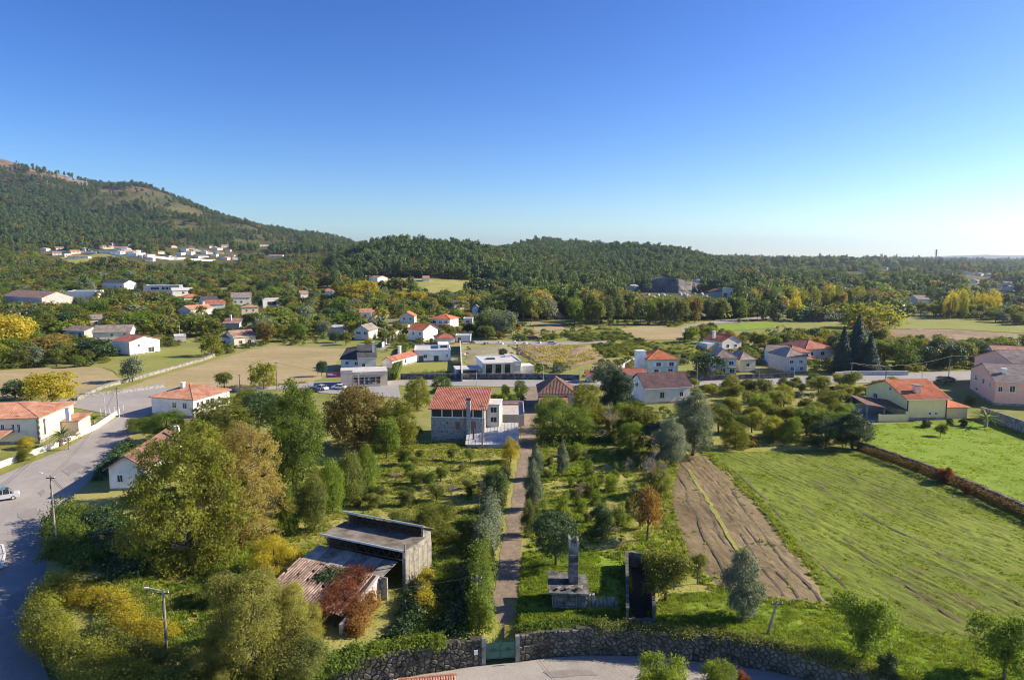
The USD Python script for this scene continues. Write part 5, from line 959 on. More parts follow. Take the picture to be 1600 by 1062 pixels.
silver = surf('silver_paint', (.45, .47, .49), (.52, .54, .56), .8, rough=.3, bump=.0, spec=.6)
blue_grey = surf('dark_blue_paint', (.05, .065, .09), (.07, .09, .12), .8, rough=.3, bump=.0, spec=.6)
white_paint = surf('white_paint', (.7, .7, .7), (.76, .76, .76), .8, rough=.3, bump=.0, spec=.6)
teal_paint = surf('teal_paint', (.10, .25, .26), (.14, .3, .3), .8, rough=.3, bump=.0, spec=.6)
vehicle('silver van with a teal roof parked at the left edge of the road', 4, 781, math.radians(35), silver, 4.6, True, 'parked_van', teal_paint)
vehicle('dark car at the left end of the shop forecourt', 489, 612, .2, blue_grey)
vehicle('silver car second from the left on the shop forecourt', 503, 609, -.6, silver)
vehicle('white car with dark windows in front of the shop pier', 530, 608, 2.9, white_paint)
vehicle('dark pickup parked beside the red roofed white village house', 222, 549, 0.1, blue_grey, 5.0)
vehicle('dark lorry shaped van on the far lane by the rubble yard', 834, 531, 0.0, surf('maroon_paint', (.10, .03, .03), (.14, .05, .05), .8), 6.5, True, 'parked_lorry')
vehicle('silver car on the far lane right of the dark lorry', 862, 538, .1, silver)
# the tarpaulin stand left of the shop
p = G(480, 602)

def balustrade(name, label, a, b, mat, cat='fence'):
    a, b = G(*a), G(*b); d = b[:2] - a[:2]; L = float(np.hypot(*d)); t = thing(name, label, cat, tuple(a), math.atan2(d[1], d[0])); MB().lo((0, -.12, 0), (L, .12, .3)).build('base', white_trim, t); MB().lo((0, -.14, 1.05), (L, .14, 1.18)).build('hand_rail', white_trim, t)
    for k in range(int(L / .45)): MB().tube((.2 + k * .45, 0, .3), (.2 + k * .45, 0, 1.05), .08, .06, n=6).build('baluster', white_trim, t)
balustrade('balustrade', 'white balustrade beside the orange roofed annex of the cream villa', (110, 668), (132, 656), white_trim)
t = thing('pergola', 'white tube pergola frame on the lawn by the road junction', 'pergola', tuple(G(158, 652))); m = MB()
for x in (0, 2.2, 4.4):
    for y in (0, 2.0): MB().tube((x, y, 0), (x, y, 2.5), .06).build('post', white_trim, t)
for y in (0, 2.0): MB().tube((-.1, y, 2.55), (4.5, y, 2.55), .05).build('beam', white_trim, t)
rq = np.random.default_rng(77)
for k in range(7):
    p = G(rq.uniform(668, 712), rq.uniform(852, 905)); t = thing('timber', 'grey timber plank lying in the dark yard right of the ruined shed', 'timber', (p[0], p[1], p[2] + .18), rq.uniform(-.9, -.3), 'planks lying in the dark yard'); MB().lo((-1.8, -.1, 0), (1.8, .1, .08)).build('plank', wood_grey, t)
for k, (px, py, pt) in enumerate([(560, 612, 584), (905, 604, 577), (1010, 602, 575), (1240, 602, 572), (1440, 598, 570)]):
    T[f'q{k}'] = pole(['lamp post on the main road by the shop', 'lamp post on the main road behind the red hipped roof', 'lamp post on the main road below the mint house', 'lamp post on the main road by the grey hipped house', 'lamp post on the main road above the yellow house'][k], px, py, pt, 'lamp', arm=(.9, -.2))
wire('cable along the main road from the thin field pole to the shop lamp post', T['j'], T['q0'], .8, 1, r=.025)
wire('cable along the main road in front of the mint house', T['q1'], T['n'], 1.0, 1, r=.025)
wire('cable along the main road from the umbrella tree to the grey houses', T['n'], T['p'], .8, 1, r=.025)
wire('cable along the main road from the grey houses to the spruces', T['p'], T['g'], 1.0, 1, r=.025)
wire('cable from the junction pole along the left road', T['e'], T['b'], 1.6, 2, r=.025)
# ------------------------------------------------------------------ quarry face, outcrop and loose rocks
def crag(name, label, cat, c, size, seed, mat, rz=0.0, sub=4, sharp=.55):
    m = trimesh.creation.icosphere(sub); v = np.array(m.vertices); n = meshkit.fbm(v * 2.2 + seed, 4, seed); q = np.round(meshkit.noise(v * 3.1 + seed, seed + 2) * 5) / 5
    v = v * (.62 + sharp * n + .3 * (q - .5))[:, None] * np.array(size) / 2 * 1.1
    t = thing(name, label, cat, c, rz); mb = MB(); mb.add(v, m.faces); mb.build('rock', mat, t); return t
def quarry():
    pts = [(1004, 455), (1020, 456), (1040, 457), (1060, 458), (1080, 458), (1096, 456), (1112, 452)]; tops = [444, 436, 433, 435, 440, 443, 449]
    P = np.array([G(*p) for p in pts]); L, at = along(P[:, :2]); n, k = 90, 26; V = np.zeros((k, n, 3)); hs = [height_at(P[i, 1] + 8, tops[i]) - P[i, 2] for i in range(len(pts))]; d = np.r_[0, np.cumsum(np.hypot(*np.diff(P[:, :2], axis=0).T))]
    for i in range(n):
        s = L * i / (n - 1); c = at(s); h = np.interp(s, d, hs); z0 = np.interp(s, d, P[:, 2]) - 1.5
        for j in range(k):
            f = j / (k - 1); q = np.array([[s * .08, f * 2.2, 3.3]]); o = 10 * f * (.5 + .5 * f) + 5 * (meshkit.fbm(q * 2, 4, 5)[0] - .5) + 2.5 * (np.round(meshkit.noise(q * [2.2, 4, 1], 6)[0] * 4) / 4 - .5)
            V[j, i] = (c[0] + .15 * o, c[1] + o, z0 + (h + 1.5) * f)
    i = (np.arange(k - 1)[:, None] * n + np.arange(n - 1)[None]).ravel(); t = thing('quarry', 'grey quarried rock face cut into the wooded slope', 'quarry')
    back = V[-1] + np.array([8, 60, -1.0]); m = MB(); m.add(V.reshape(-1, 3), np.c_[i, i + 1, i + n + 1, i + n]); j = np.arange(n - 1); m.add(np.vstack([V[-1], back]), np.c_[j, j + 1, j + 1 + n, j + n]); m.build('rock_face', M_rock, t)
    KEEP.append((1002, 436, 1128, 474, P[:, 1].min())); KEEP.append((1002, 430, 1128, 464, P[:, 1].min())); FOOT.append(Polygon(np.vstack([P[:, :2] - [0, 12], (P[:, :2] + [0, 45])[::-1]])))
quarry()
M_pale_rock = surf('fresh_granite', (.34, .32, .30), (.52, .49, .45), .25, bump=.8, c3=(.62, .58, .53))
r_ = np.random.default_rng(17)
c = G(1096, 455); crag('cut_rock', 'pale freshly cut granite mass at the right end of the quarry', 'rock', (c[0] + 2, c[1] + 6, c[2] + 5), (20, 18, 18), 4, M_pale_rock)
for k in range(22):
    px = r_.uniform(1012, 1112); c = G(px, r_.uniform(459, 466)); s = r_.uniform(1.5, 4.5)
    crag('quarry_block', 'loose pale granite block on the quarry floor', 'rock', (c[0], c[1], c[2] + s * .2), (s * 1.5, s, s), k + 40, M_pale_rock, r_.uniform(0, 3), 2)
    stage.GetPrimAtPath('/World/quarry_block' + (f'_{k:03d}' if k else '')).SetCustomDataByKey('group', 'loose blocks on the quarry floor')
M_moor_rock = surf('mountain_granite', (.14, .12, .115), (.27, .23, .22), .08, bump=1.0, c3=(.38, .33, .31), dist=.8)
for k, (px, ptop, wd) in enumerate([(205, 291, 60), (216, 289, 70), (228, 293, 60), (195, 295, 50), (240, 297, 45)]):
    d = ray(px, 298); p = d * (2490 / d[1]) + [0, 0, CAM_H]; z = tz(p[0], p[1]); h = height_at(2490, ptop) - z
    crag('rock_outcrop', ['left shoulder of the rocky outcrop on the mountain ridge', 'highest rock of the outcrop on the mountain ridge', 'right hand rock of the outcrop on the mountain ridge', 'leftmost low rock of the ridge outcrop', 'rightmost low rock of the ridge outcrop'][k], 'rock', (p[0], p[1], z + h * .1), (wd * .9, wd * .8, max(16, h * 2.6 + 8)), 70 + k, M_moor_rock, k, 4)
for k in range(40):
    px, py = r_.uniform(725, 860), r_.uniform(533, 556); c = G(px, py); s = r_.uniform(.5, 1.6)
    crag('boulder', 'pale boulder dumped in the rubble yard beside the far lane', 'boulder', (c[0], c[1], c[2] + s * .3), (s * 1.5, s * 1.2, s), k + 100, [M_pale_rock, stones[2], concrete][k % 3], r_.uniform(0, 3), 2)
    stage.GetPrimAtPath('/World/boulder' + (f'_{k:03d}' if k else '')).SetCustomDataByKey('group', 'boulders in the rubble yard')
# white letters on the dark wall: short plates, as far as they can be made out
dw0, dw1 = G(1287, 502), G(1322, 502); t = thing('wall_lettering', 'row of white letter shapes painted boards on the long dark wall', 'lettering', (0, 0, 0))
for k in range(12):
    f = (k + .3) / 12; q = dw0 + (dw1 - dw0) * f; m = MB(); h = 2.2 + .5 * (k % 3); zz = q[2] + 1.8
    if k % 4 != 3:
        m.box((q[0], q[1] - .9, zz + h / 2), (.55, .12, h)); m.box((q[0] + .8, q[1] - .9, zz + h * (.9 if k % 2 else .2)), (1.0, .12, .5)); m.build('letter', white_trim, t)

# ------------------------------------------------------------------ foreground roofs at the foot of the picture
def front_roof():
    a, b = flat(622, 1066, 1.0), flat(712, 1058, 1.0); d = b - a; W = float(np.hypot(*d)); rz = math.atan2(d[1], d[0]); t = thing('low_outbuilding', 'low outbuilding with an orange tiled roof at the bottom edge of the picture', 'outbuilding', (*a, -2.3), rz)
    D = 5.0; m = MB(); m.lo((.2, -D, -.5), (W - .2, .0, 2.9)); m.build('wall', white_wall, t)
    r = np.random.default_rng(2); dk = MB(); dk.slab((0, -D - .2, 2.5), (W, -D - .2, 2.5), (W, .3, 3.35), (0, .3, 3.35), .12); dk.build('roof', tile_terra, t)
    lk = [tile_look('roof_tile_a', (.42, .17, .10), (.52, .23, .14), (.60, .30, .20)), tile_look('roof_tile_b', (.36, .15, .09), (.46, .21, .13), (.54, .28, .19)), tile_terra]
    nx, ny = 22, 12
    for i in range(nx):
        for j in range(ny):
            x0, x1 = W * i / nx, W * (i + .96) / nx; y1 = .3 - (D + .5) * j / ny; y0 = y1 - (D + .5) / ny * 1.1; z = lambda y: 2.5 + (y + D + .2) / (D + .5) * .85
            m = MB(); v = []
            for y, e in ((y0, .07), (y1, .03)):
                for u, hh in ((0, .0), (.3, .05), (.7, .05), (1, .0)): v.append((x0 + (x1 - x0) * u, y, z(y) + e + hh))
            m.add(v, [[0, 1, 5, 4], [1, 2, 6, 5], [2, 3, 7, 6], [0, 3, 2, 1]]); m.build('roof_tile', lk[int(r.integers(3))], t)
    m = MB(); m.tube((-.1, .32, 3.42), (W + .1, .32, 3.42), .12, n=8); m.build('ridge', tile_terra, t)
    m = MB(); m.lo((-.45, -3, 2.4), (-.03, .2, 3.5)); m.build('white_parapet', white_trim, t)
front_roof()
def slat_roof():
    a = flat(1073, 1064, 1.2); t = thing('slatted_canopy', 'dark slatted canopy poking in at the bottom edge of the picture', 'canopy', (*a, -2.3), -.55)
    for k in range(9): m = MB(); m.lo((k * .32, -4.5, 3.4), (k * .32 + .2, 0, 3.46)); m.build('slat', surf('navy_slat', (.03, .035, .05), (.06, .065, .085), 2), t)
    m = MB()
    for y in (-.2, -4.3): m.lo((-.1, y - .05, 3.28), (2.95, y + .05, 3.39))
    m.build('frame', galv, t)
    for x, y in ((0, -.2), (2.8, -.2), (0, -4.3), (2.8, -4.3)): m = MB(); m.lo((x - .05, y - .05, -.3), (x + .05, y + .05, 3.27)); m.build('leg', galv, t)
slat_roof()
# white kerb corner of a pavement at the left edge
t = thing('pavement_corner', 'white kerbed pavement corner at the left edge of the road', 'pavement'); q = [G(-30, 850), G(4, 852), G(8, 868), G(3, 890), G(-30, 912)]
pv = Polygon([p[:2] for p in q]); m = MB(); mm = trimesh.creation.extrude_polygon(pv, .14, engine='earcut'); mm.apply_translation([0, 0, q[1][2] - .02]); m.add(mm.vertices, mm.faces); m.build('slab', paving, t)
m = MB()
for a, b in zip(q[:-1], q[1:]): m.bar((*a[:2], q[1][2] + .08), (*b[:2], q[1][2] + .08), .25, .2)
m.build('kerb', white_trim, t)
# ------------------------------------------------------------------ plants: kinds, each built once as a class prim
stage.CreateClassPrim('/Kinds') if False else None
_lib = stage.DefinePrim('/World/plant_kinds'); _lib.SetSpecifier(Sdf.SpecifierClass)
LEAF = {
    'green': leaf_look('leaf_green', (.035, .055, .010), (.085, .12, .018), (.16, .185, .03)),
    'fresh': leaf_look('leaf_fresh', (.04, .06, .010), (.105, .135, .017), (.20, .21, .03)),
    'olive': leaf_look('leaf_olive', (.05, .06, .018), (.10, .115, .03), (.16, .165, .05)),
    'yellowgreen': leaf_look('leaf_yellowgreen', (.05, .06, .010), (.135, .14, .02), (.25, .225, .035)),
    'bramble': leaf_look('leaf_bramble', (.03, .022, .010), (.065, .045, .02), (.11, .075, .035)),
    'yellow': leaf_look('leaf_yellow', (.13, .115, .014), (.245, .21, .024), (.35, .295, .045)),
    'tan': leaf_look('leaf_tan', (.10, .085, .025), (.19, .155, .05), (.27, .21, .08)),
    'brown': leaf_look('leaf_brown', (.075, .06, .018), (.145, .115, .03), (.22, .18, .05)),
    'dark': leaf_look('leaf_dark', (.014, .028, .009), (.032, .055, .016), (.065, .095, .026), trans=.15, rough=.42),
    'grey': leaf_look('leaf_grey', (.055, .07, .04), (.105, .12, .075), (.17, .18, .12), trans=.2),
    'spruce': leaf_look('leaf_spruce', (.012, .024, .016), (.026, .045, .03), (.05, .075, .05), trans=.1),
    'pine': leaf_look('leaf_pine', (.03, .05, .014), (.07, .10, .026), (.13, .16, .045), trans=.25),
    'eucalypt': leaf_look('leaf_eucalypt', (.035, .048, .016), (.08, .098, .034), (.15, .165, .06), trans=.3),
    'red': leaf_look('leaf_red', (.07, .026, .012), (.16, .055, .022), (.23, .10, .04)),
    'rust': leaf_look('leaf_rust', (.07, .045, .015), (.15, .085, .025), (.23, .14, .045)),
    'pale': leaf_look('leaf_pale', (.08, .085, .02), (.17, .165, .042), (.27, .24, .08)),
}
def crown(r, lobes, n, s, clump=16, spread=.1, outer=.62):
    """Leaves set in clumps through the outer part of the lobes: rows (x, y, z, rx, ry, rz)."""
    lo = np.array(lobes, float); w = lo[:, 3] * lo[:, 4] + lo[:, 4] * lo[:, 5]; w = w / w.sum(); k = max(6, n // clump); C, O = [], []
    while len(C) < k:
        i = r.choice(len(lo), p=w); d = r.normal(size=3); d /= np.linalg.norm(d)
        if d[2] < -.55: d[2] *= -.6
        f = (outer + (1.04 - outer) * r.random() ** .6) * (.72 + .62 * meshkit.noise((d * 1.7 + i * 7.3 + 50)[None], 7)[0]); p = lo[i, :3] + d * f * lo[i, 3:]
        q = ((p - lo[:, :3]) / lo[:, 3:]); q = (q * q).sum(1); q[i] = 9
        if (q < .5).any(): continue
        C.append(p); O.append(d)
    C, O = np.array(C), np.array(O); m = k * clump; idx = np.repeat(np.arange(k), clump)
    sz = np.repeat(r.uniform(.6, 1.35, k), clump)
    P = C[idx] + r.normal(size=(m, 3)) * [spread, spread, spread * .7] * sz[:, None]
    N = O[idx] * .75 + r.normal(size=(m, 3)) * .6 + [0, 0, .35]; return leaves(r, P, N, s * r.uniform(.7, 1.35, m))
def leaves(r, P, N, s, asp=.62):
    m = len(P); N = N / np.linalg.norm(N, axis=1, keepdims=True); A = np.cross(N, r.normal(size=(m, 3))); A /= np.maximum(np.linalg.norm(A, axis=1, keepdims=True), 1e-6); B = np.cross(N, A); s = np.broadcast_to(s, m)[:, None]
    V = np.stack([P - A * s * .5, P + B * s * .5 * asp, P + A * s * .5 + N * s * .08, P - B * s * .5 * asp], 1).reshape(-1, 3); i = np.arange(m) * 4
    return V, np.c_[i, i + 1, i + 2, i + 3]
def tree_lobes(r, shape):
    if shape == 'massive':
        L = [(0, 0, .5, .36, .36, .34)]
        for k in range(16):
            a = k * 2.4 + r.uniform(-.4, .4); z = .1 + .76 * (k / 15); q = (.37 - .2 * abs(z - .36) / .5) * r.uniform(.8, 1.08); L.append((math.cos(a) * q, math.sin(a) * q, z, *(r.uniform(.14, .23) * np.array([1, 1, .8]))))
        return L, .04
    if shape == 'wispy': return [(math.cos(a) * q, math.sin(a) * q, r.uniform(.15, .8) * (1 - q * .7), r.uniform(.09, .19), r.uniform(.09, .19), r.uniform(.12, .26)) for a, q in zip(np.arange(18) * 2.4, r.uniform(.04, .42, 18))], .02
    if shape == 'broad':
        L = [(0, 0, .56, .36, .36, .34)]
        for k in range(8):
            a = k * 2.4 + r.uniform(-.4, .4); z = r.uniform(.22, .84); q = .31 * (1 - abs(z - .5) * 1.0); L.append((math.cos(a) * q, math.sin(a) * q, z, *(r.uniform(.15, .23) * np.array([1, 1, .85]))))
        return L, .16
    if shape == 'tall':
        L = []
        for k in range(9): z = .15 + .75 * k / 8; q = .34 * math.sin(math.pi * (.18 + .76 * (k / 8))) ** .8; a = k * 2.2 + r.uniform(-.5, .5); L.append((math.cos(a) * q * .5, math.sin(a) * q * .5, z, q * .85, q * .85, .15))
        return L, .2
    if shape == 'round': return [(0, 0, .52, .47, .47, .44)] + [(math.cos(a) * .28, math.sin(a) * .28, r.uniform(.22, .8), .23, .23, .18) for a in np.arange(7) * .9 + r.uniform(0, 1)], .15
    if shape == 'poplar': return [(r.uniform(-.08, .08), r.uniform(-.08, .08), z, .36 * math.sin(math.pi * (.12 + .80 * z)) + .06, .36 * math.sin(math.pi * (.12 + .80 * z)) + .06, .13) for z in np.linspace(.16, .92, 8)], .12
    if shape == 'pine': return [(math.cos(a) * q, math.sin(a) * q, z, w, w, w * .55) for a, q, z, w in zip(np.arange(8) * 2.4, r.uniform(.05, .3, 8), r.uniform(.55, .93, 8), r.uniform(.16, .3, 8))], .55
    if shape == 'umbrella': return [(math.cos(a) * q, math.sin(a) * q, .72 + r.uniform(-.05, .06), .24, .24, .22) for a, q in zip(np.arange(10) * 2.4, np.linspace(0, .36, 10))], .5
    if shape == 'shrub': return [(math.cos(a) * q, math.sin(a) * q, r.uniform(.25, .6), r.uniform(.2, .3), r.uniform(.2, .3), r.uniform(.25, .38)) for a, q in zip(np.arange(8) * 2.4, r.uniform(.05, .3, 8))], .02
    if shape == 'orchard': return [(math.cos(a) * q, math.sin(a) * q, r.uniform(.32, .82), r.uniform(.16, .27), r.uniform(.16, .27), r.uniform(.13, .22)) for a, q in zip(np.arange(8) * 2.4, r.uniform(.1, .33, 8))], .28
    if shape == 'forest': return [(0, 0, .72, .3, .3, .24), (.12, .1, .5, .32, .32, .22), (-.15, .02, .58, .28, .28, .2), (.02, -.16, .42, .3, .3, .2), (.1, -.1, .84, .2, .2, .14), (-.06, .12, .36, .26, .26, .16)], .18
    raise KeyError(shape)
KINDS = {}
def kind(key, shape, leaf, n, s, seed, clump=16, spread=.055, trunk=.035, tm=None, bare=0, outer=.62):
    r = np.random.default_rng(seed); root = UsdGeom.Xform.Define(stage, f'/World/plant_kinds/{key}'); tr = MB(); tm = tm or bark
    if shape == 'conifer':
        V = []; N = []
        for k in range(n):
            z = 1 - r.random() ** .62 * .95; w = .5 * (1 - z) ** .82 * (1 - .28 * ((z * 13) % 1)); a = r.uniform(0, 2 * math.pi); f = .35 + .65 * math.sqrt(r.random())
            V.append((math.cos(a) * w * f, math.sin(a) * w * f, z - .05 * f + .02)); N.append((math.cos(a) * .5, math.sin(a) * .5, .7))
        v, f = leaves(r, np.array(V), np.array(N) + r.normal(size=(n, 3)) * .35, s * r.uniform(.7, 1.3, n), .5); tr.tube((0, 0, -.05), (0, 0, .97), trunk, .004, 7)
    elif shape == 'hedge':
        P = r.uniform(-.5, .5, (n, 3)); ax = r.integers(0, 3, n); sg = r.choice([-1, 1], n); P[np.arange(n), ax] = .5 * sg * r.uniform(.86, 1.05, n); P[:, 2] = np.abs(P[:, 2]) * .9 + .5 * (P[:, 2] > 0) * .2
        P[:, 2] = np.clip(P[:, 2] + .1, .02, 1.05); v, f = leaves(r, P, P * 1.2 + r.normal(size=(n, 3)) * .5, s * r.uniform(.7, 1.3, n)); tr.tube((0, 0, -.1), (0, 0, .6), trunk, .02, 5)
    elif shape == 'palm':
        V, F, c = [], [], 0
        for k in range(n):
            a = k * 2.4; el = r.uniform(-.1, 1.1); p = np.array([0, 0, .45]); d = np.array([math.cos(a) * math.cos(el), math.sin(a) * math.cos(el), math.sin(el)])
            for q in range(5):
                e = p + d * .115; sd = np.cross(d, [0, 0, 1]); sd /= max(np.linalg.norm(sd), 1e-6); w0, w1 = .055 * (1 - q / 5.5), .055 * (1 - (q + 1) / 5.5)
                for sgn in (-1, 1):
                    V += [p, e, e + sd * sgn * w1 - [0, 0, w1 * .6], p + sd * sgn * w0 - [0, 0, w0 * .6]]; F.append([c, c + 1, c + 2, c + 3]); c += 4
                p = e; d = d + [0, 0, -.2]; d /= np.linalg.norm(d)
        v, f = np.array(V), np.array(F); tr.tube((0, 0, -.05), (0, 0, .46), .06, .07, 8)
    else:
        lob, z0 = tree_lobes(r, shape); v, f = crown(r, lob, n, s, clump, spread, outer); zt = .6 if shape != 'shrub' else .3
        if shape in ('pine', 'umbrella', 'forest'): zt = .72
        kx, ky = r.uniform(-.03, .03, 2); tr.tube((0, 0, -.05), (kx, ky, zt * .5), trunk, trunk * .75, 7); tr.tube((kx, ky, zt * .5), (0, 0, zt + .1), trunk * .75, trunk * .25, 6)
        for i, l in enumerate(lob):
            if i > 8: break
            zz = max(.12, z0 * .9 + .1 * r.random()) if shape not in ('pine', 'umbrella') else l[2] - .12
            tr.tube((kx * zz, ky * zz, min(zz, l[2] - .02)), (l[0] * .85, l[1] * .85, l[2]), trunk * .42, trunk * .1, 5)
        for i in range(bare):
            l = lob[int(r.integers(len(lob)))]; d = r.normal(size=3); d[2] = abs(d[2]); d /= np.linalg.norm(d); c = np.array(l[:3]); tr.tube(c, c + d * np.array(l[3:]) * 1.15, trunk * .16, trunk * .05, 4)
    tr.build('trunk', tm, root)
    usdkit.mesh(stage, f'/World/plant_kinds/{key}/crown', (v, f), LEAF[leaf])
    KINDS[key] = str(root.GetPath())
# near kinds (many small leaves), middle-distance kinds, and far kinds
for k, sh, lf, n, s, sd, kw in [
    ('great_tree', 'massive', 'yellowgreen', 42000, .0175, 1, dict(spread=.022, clump=30)), ('great_tan', 'massive', 'tan', 36000, .016, 2, dict(spread=.022, clump=26, bare=220)), ('great_green', 'tall', 'fresh', 36000, .018, 3, dict(spread=.024, clump=26)),
    ('great_dark', 'tall', 'dark', 26000, .024, 4, dict(spread=.03)), ('great_grey', 'tall', 'grey', 34000, .019, 5, dict(spread=.028)), ('walnut', 'massive', 'brown', 22000, .025, 6, dict(spread=.03, clump=20)), ('walnut_green', 'massive', 'yellowgreen', 17000, .027, 7, dict(spread=.032, clump=20)),
    ('round_green', 'massive', 'green', 18000, .026, 8, dict(spread=.032)), ('round_dark', 'round', 'dark', 16000, .028, 9, dict(spread=.034)), ('oval_grey', 'tall', 'grey', 16000, .032, 10, dict(spread=.04)),
    ('scrub_pale', 'wispy', 'pale', 42000, .0155, 11, dict(spread=.026, clump=24, bare=160)), ('scrub_yellow', 'wispy', 'yellowgreen', 26000, .02, 12, dict(spread=.03, bare=60)), ('scrub_green', 'wispy', 'fresh', 15000, .03, 13, dict(spread=.04)), ('scrub_dark', 'wispy', 'dark', 12000, .036, 14, dict(spread=.045)),
    ('scrub_yel', 'wispy', 'yellow', 15000, .025, 41, dict(spread=.035)), ('scrub_rust', 'wispy', 'red', 10000, .034, 42, dict(spread=.045)), ('scrub_olive', 'wispy', 'olive', 14000, .03, 43, dict(spread=.04)),
    ('fruit_yellowgreen', 'orchard', 'yellowgreen', 8000, .04, 15, dict(spread=.045)), ('fruit_green', 'orchard', 'green', 8000, .04, 16, dict(spread=.045)), ('fruit_rust', 'orchard', 'rust', 2600, .05, 17, dict(spread=.06, bare=60)), ('fruit_olive', 'orchard', 'olive', 4200, .05, 18, dict(spread=.05)),
    ('bare_shrub', 'orchard', 'tan', 500, .04, 19, dict(bare=220, tm=pale_bark, trunk=.03)), ('sapling', 'poplar', 'fresh', 2200, .07, 20, dict(spread=.07, trunk=.02)), ('column_green', 'poplar', 'green', 9000, .04, 21, dict(spread=.06)), ('column_olive', 'poplar', 'olive', 9000, .04, 22, dict(spread=.06)),
    ('clipped_hedge', 'hedge', 'fresh', 9000, .06, 23, {}), ('palm', 'palm', 'green', 26, 0, 24, dict(tm=pale_bark)), ('spruce', 'conifer', 'spruce', 9000, .05, 25, {}),
    ('mid_yellow', 'round', 'yellow', 3600, .06, 26, dict(spread=.06)), ('mid_yellowgreen', 'round', 'yellowgreen', 3000, .065, 27, dict(spread=.06)), ('mid_green', 'round', 'green', 3000, .065, 28, dict(spread=.06)), ('mid_olive', 'broad', 'olive', 2800, .07, 29, dict(spread=.06)),
    ('mid_dark', 'round', 'dark', 2800, .07, 30, dict(spread=.06)), ('mid_grey', 'broad', 'grey', 2800, .065, 31, dict(spread=.06)), ('mid_brown', 'broad', 'brown', 2600, .07, 32, dict(spread=.06)), ('mid_tan', 'round', 'tan', 2600, .065, 33, dict(spread=.06)),
    ('mid_poplar', 'poplar', 'yellow', 2400, .06, 34, dict(spread=.06)), ('mid_poplar_green', 'poplar', 'yellowgreen', 2400, .06, 35, dict(spread=.06)), ('mid_umbrella', 'umbrella', 'dark', 3200, .06, 36, dict(spread=.05)), ('mid_pine', 'pine', 'pine', 1600, .08, 37, dict(spread=.06, trunk=.018, tm=pale_bark)), ('mid_forest', 'forest', 'eucalypt', 2600, .065, 38, dict(spread=.06, trunk=.02)), ('mid_fresh', 'broad', 'fresh', 2800, .07, 39, dict(spread=.06)),
    ('far_pine', 'pine', 'pine', 340, .15, 51, dict(clump=8, trunk=.016, spread=.05, tm=pale_bark)), ('far_pine_tall', 'forest', 'pine', 420, .13, 52, dict(clump=8, trunk=.016, spread=.05)), ('far_eucalypt', 'forest', 'eucalypt', 420, .13, 53, dict(clump=8, trunk=.016, spread=.05)), ('far_broad', 'round', 'olive', 420, .15, 54, dict(clump=8, trunk=.02, spread=.06)),
    ('far_brown', 'round', 'brown', 420, .15, 55, dict(clump=8, trunk=.02, spread=.06)), ('far_green', 'round', 'green', 420, .15, 56, dict(clump=8, trunk=.02, spread=.06)), ('far_yellow', 'round', 'yellowgreen', 420, .15, 57, dict(clump=8, trunk=.02, spread=.06)), ('far_dark', 'round', 'dark', 420, .15, 58, dict(clump=8, trunk=.02, spread=.06)), ('far_grey', 'round', 'grey', 420, .15, 59, dict(clump=8, trunk=.02, spread=.06)),
]: kind(k, sh, lf, n, s, sd, **kw)

rt = np.random.default_rng(99)
TREES = []
def plant(name, label, cat, k, pos, h, w, group=None, rz=None, sx=None):
    t = thing(name, label, cat, pos, rt.uniform(0, 6.28) if rz is None else rz, group, (w, sx or w, h)); t.GetReferences().AddInternalReference(KINDS[k]); t.SetInstanceable(True)
    TREES.append((pos[0], pos[1], w / 2)); return t
def tree(name, label, k, px, py, ptop, wpx, cat='tree', group=None, **kw):
    """px, py: where its foot shows (or would show); ptop: the top of its crown; wpx: how wide it shows."""
    p = G(px, py); h = height_at(p[1], ptop) - p[2]; w = wpx * project(*p)[2] / FPX
    HOUSES.append((label, px, py)); return plant(name, label, cat, k, tuple(p), h, w, group, **kw)
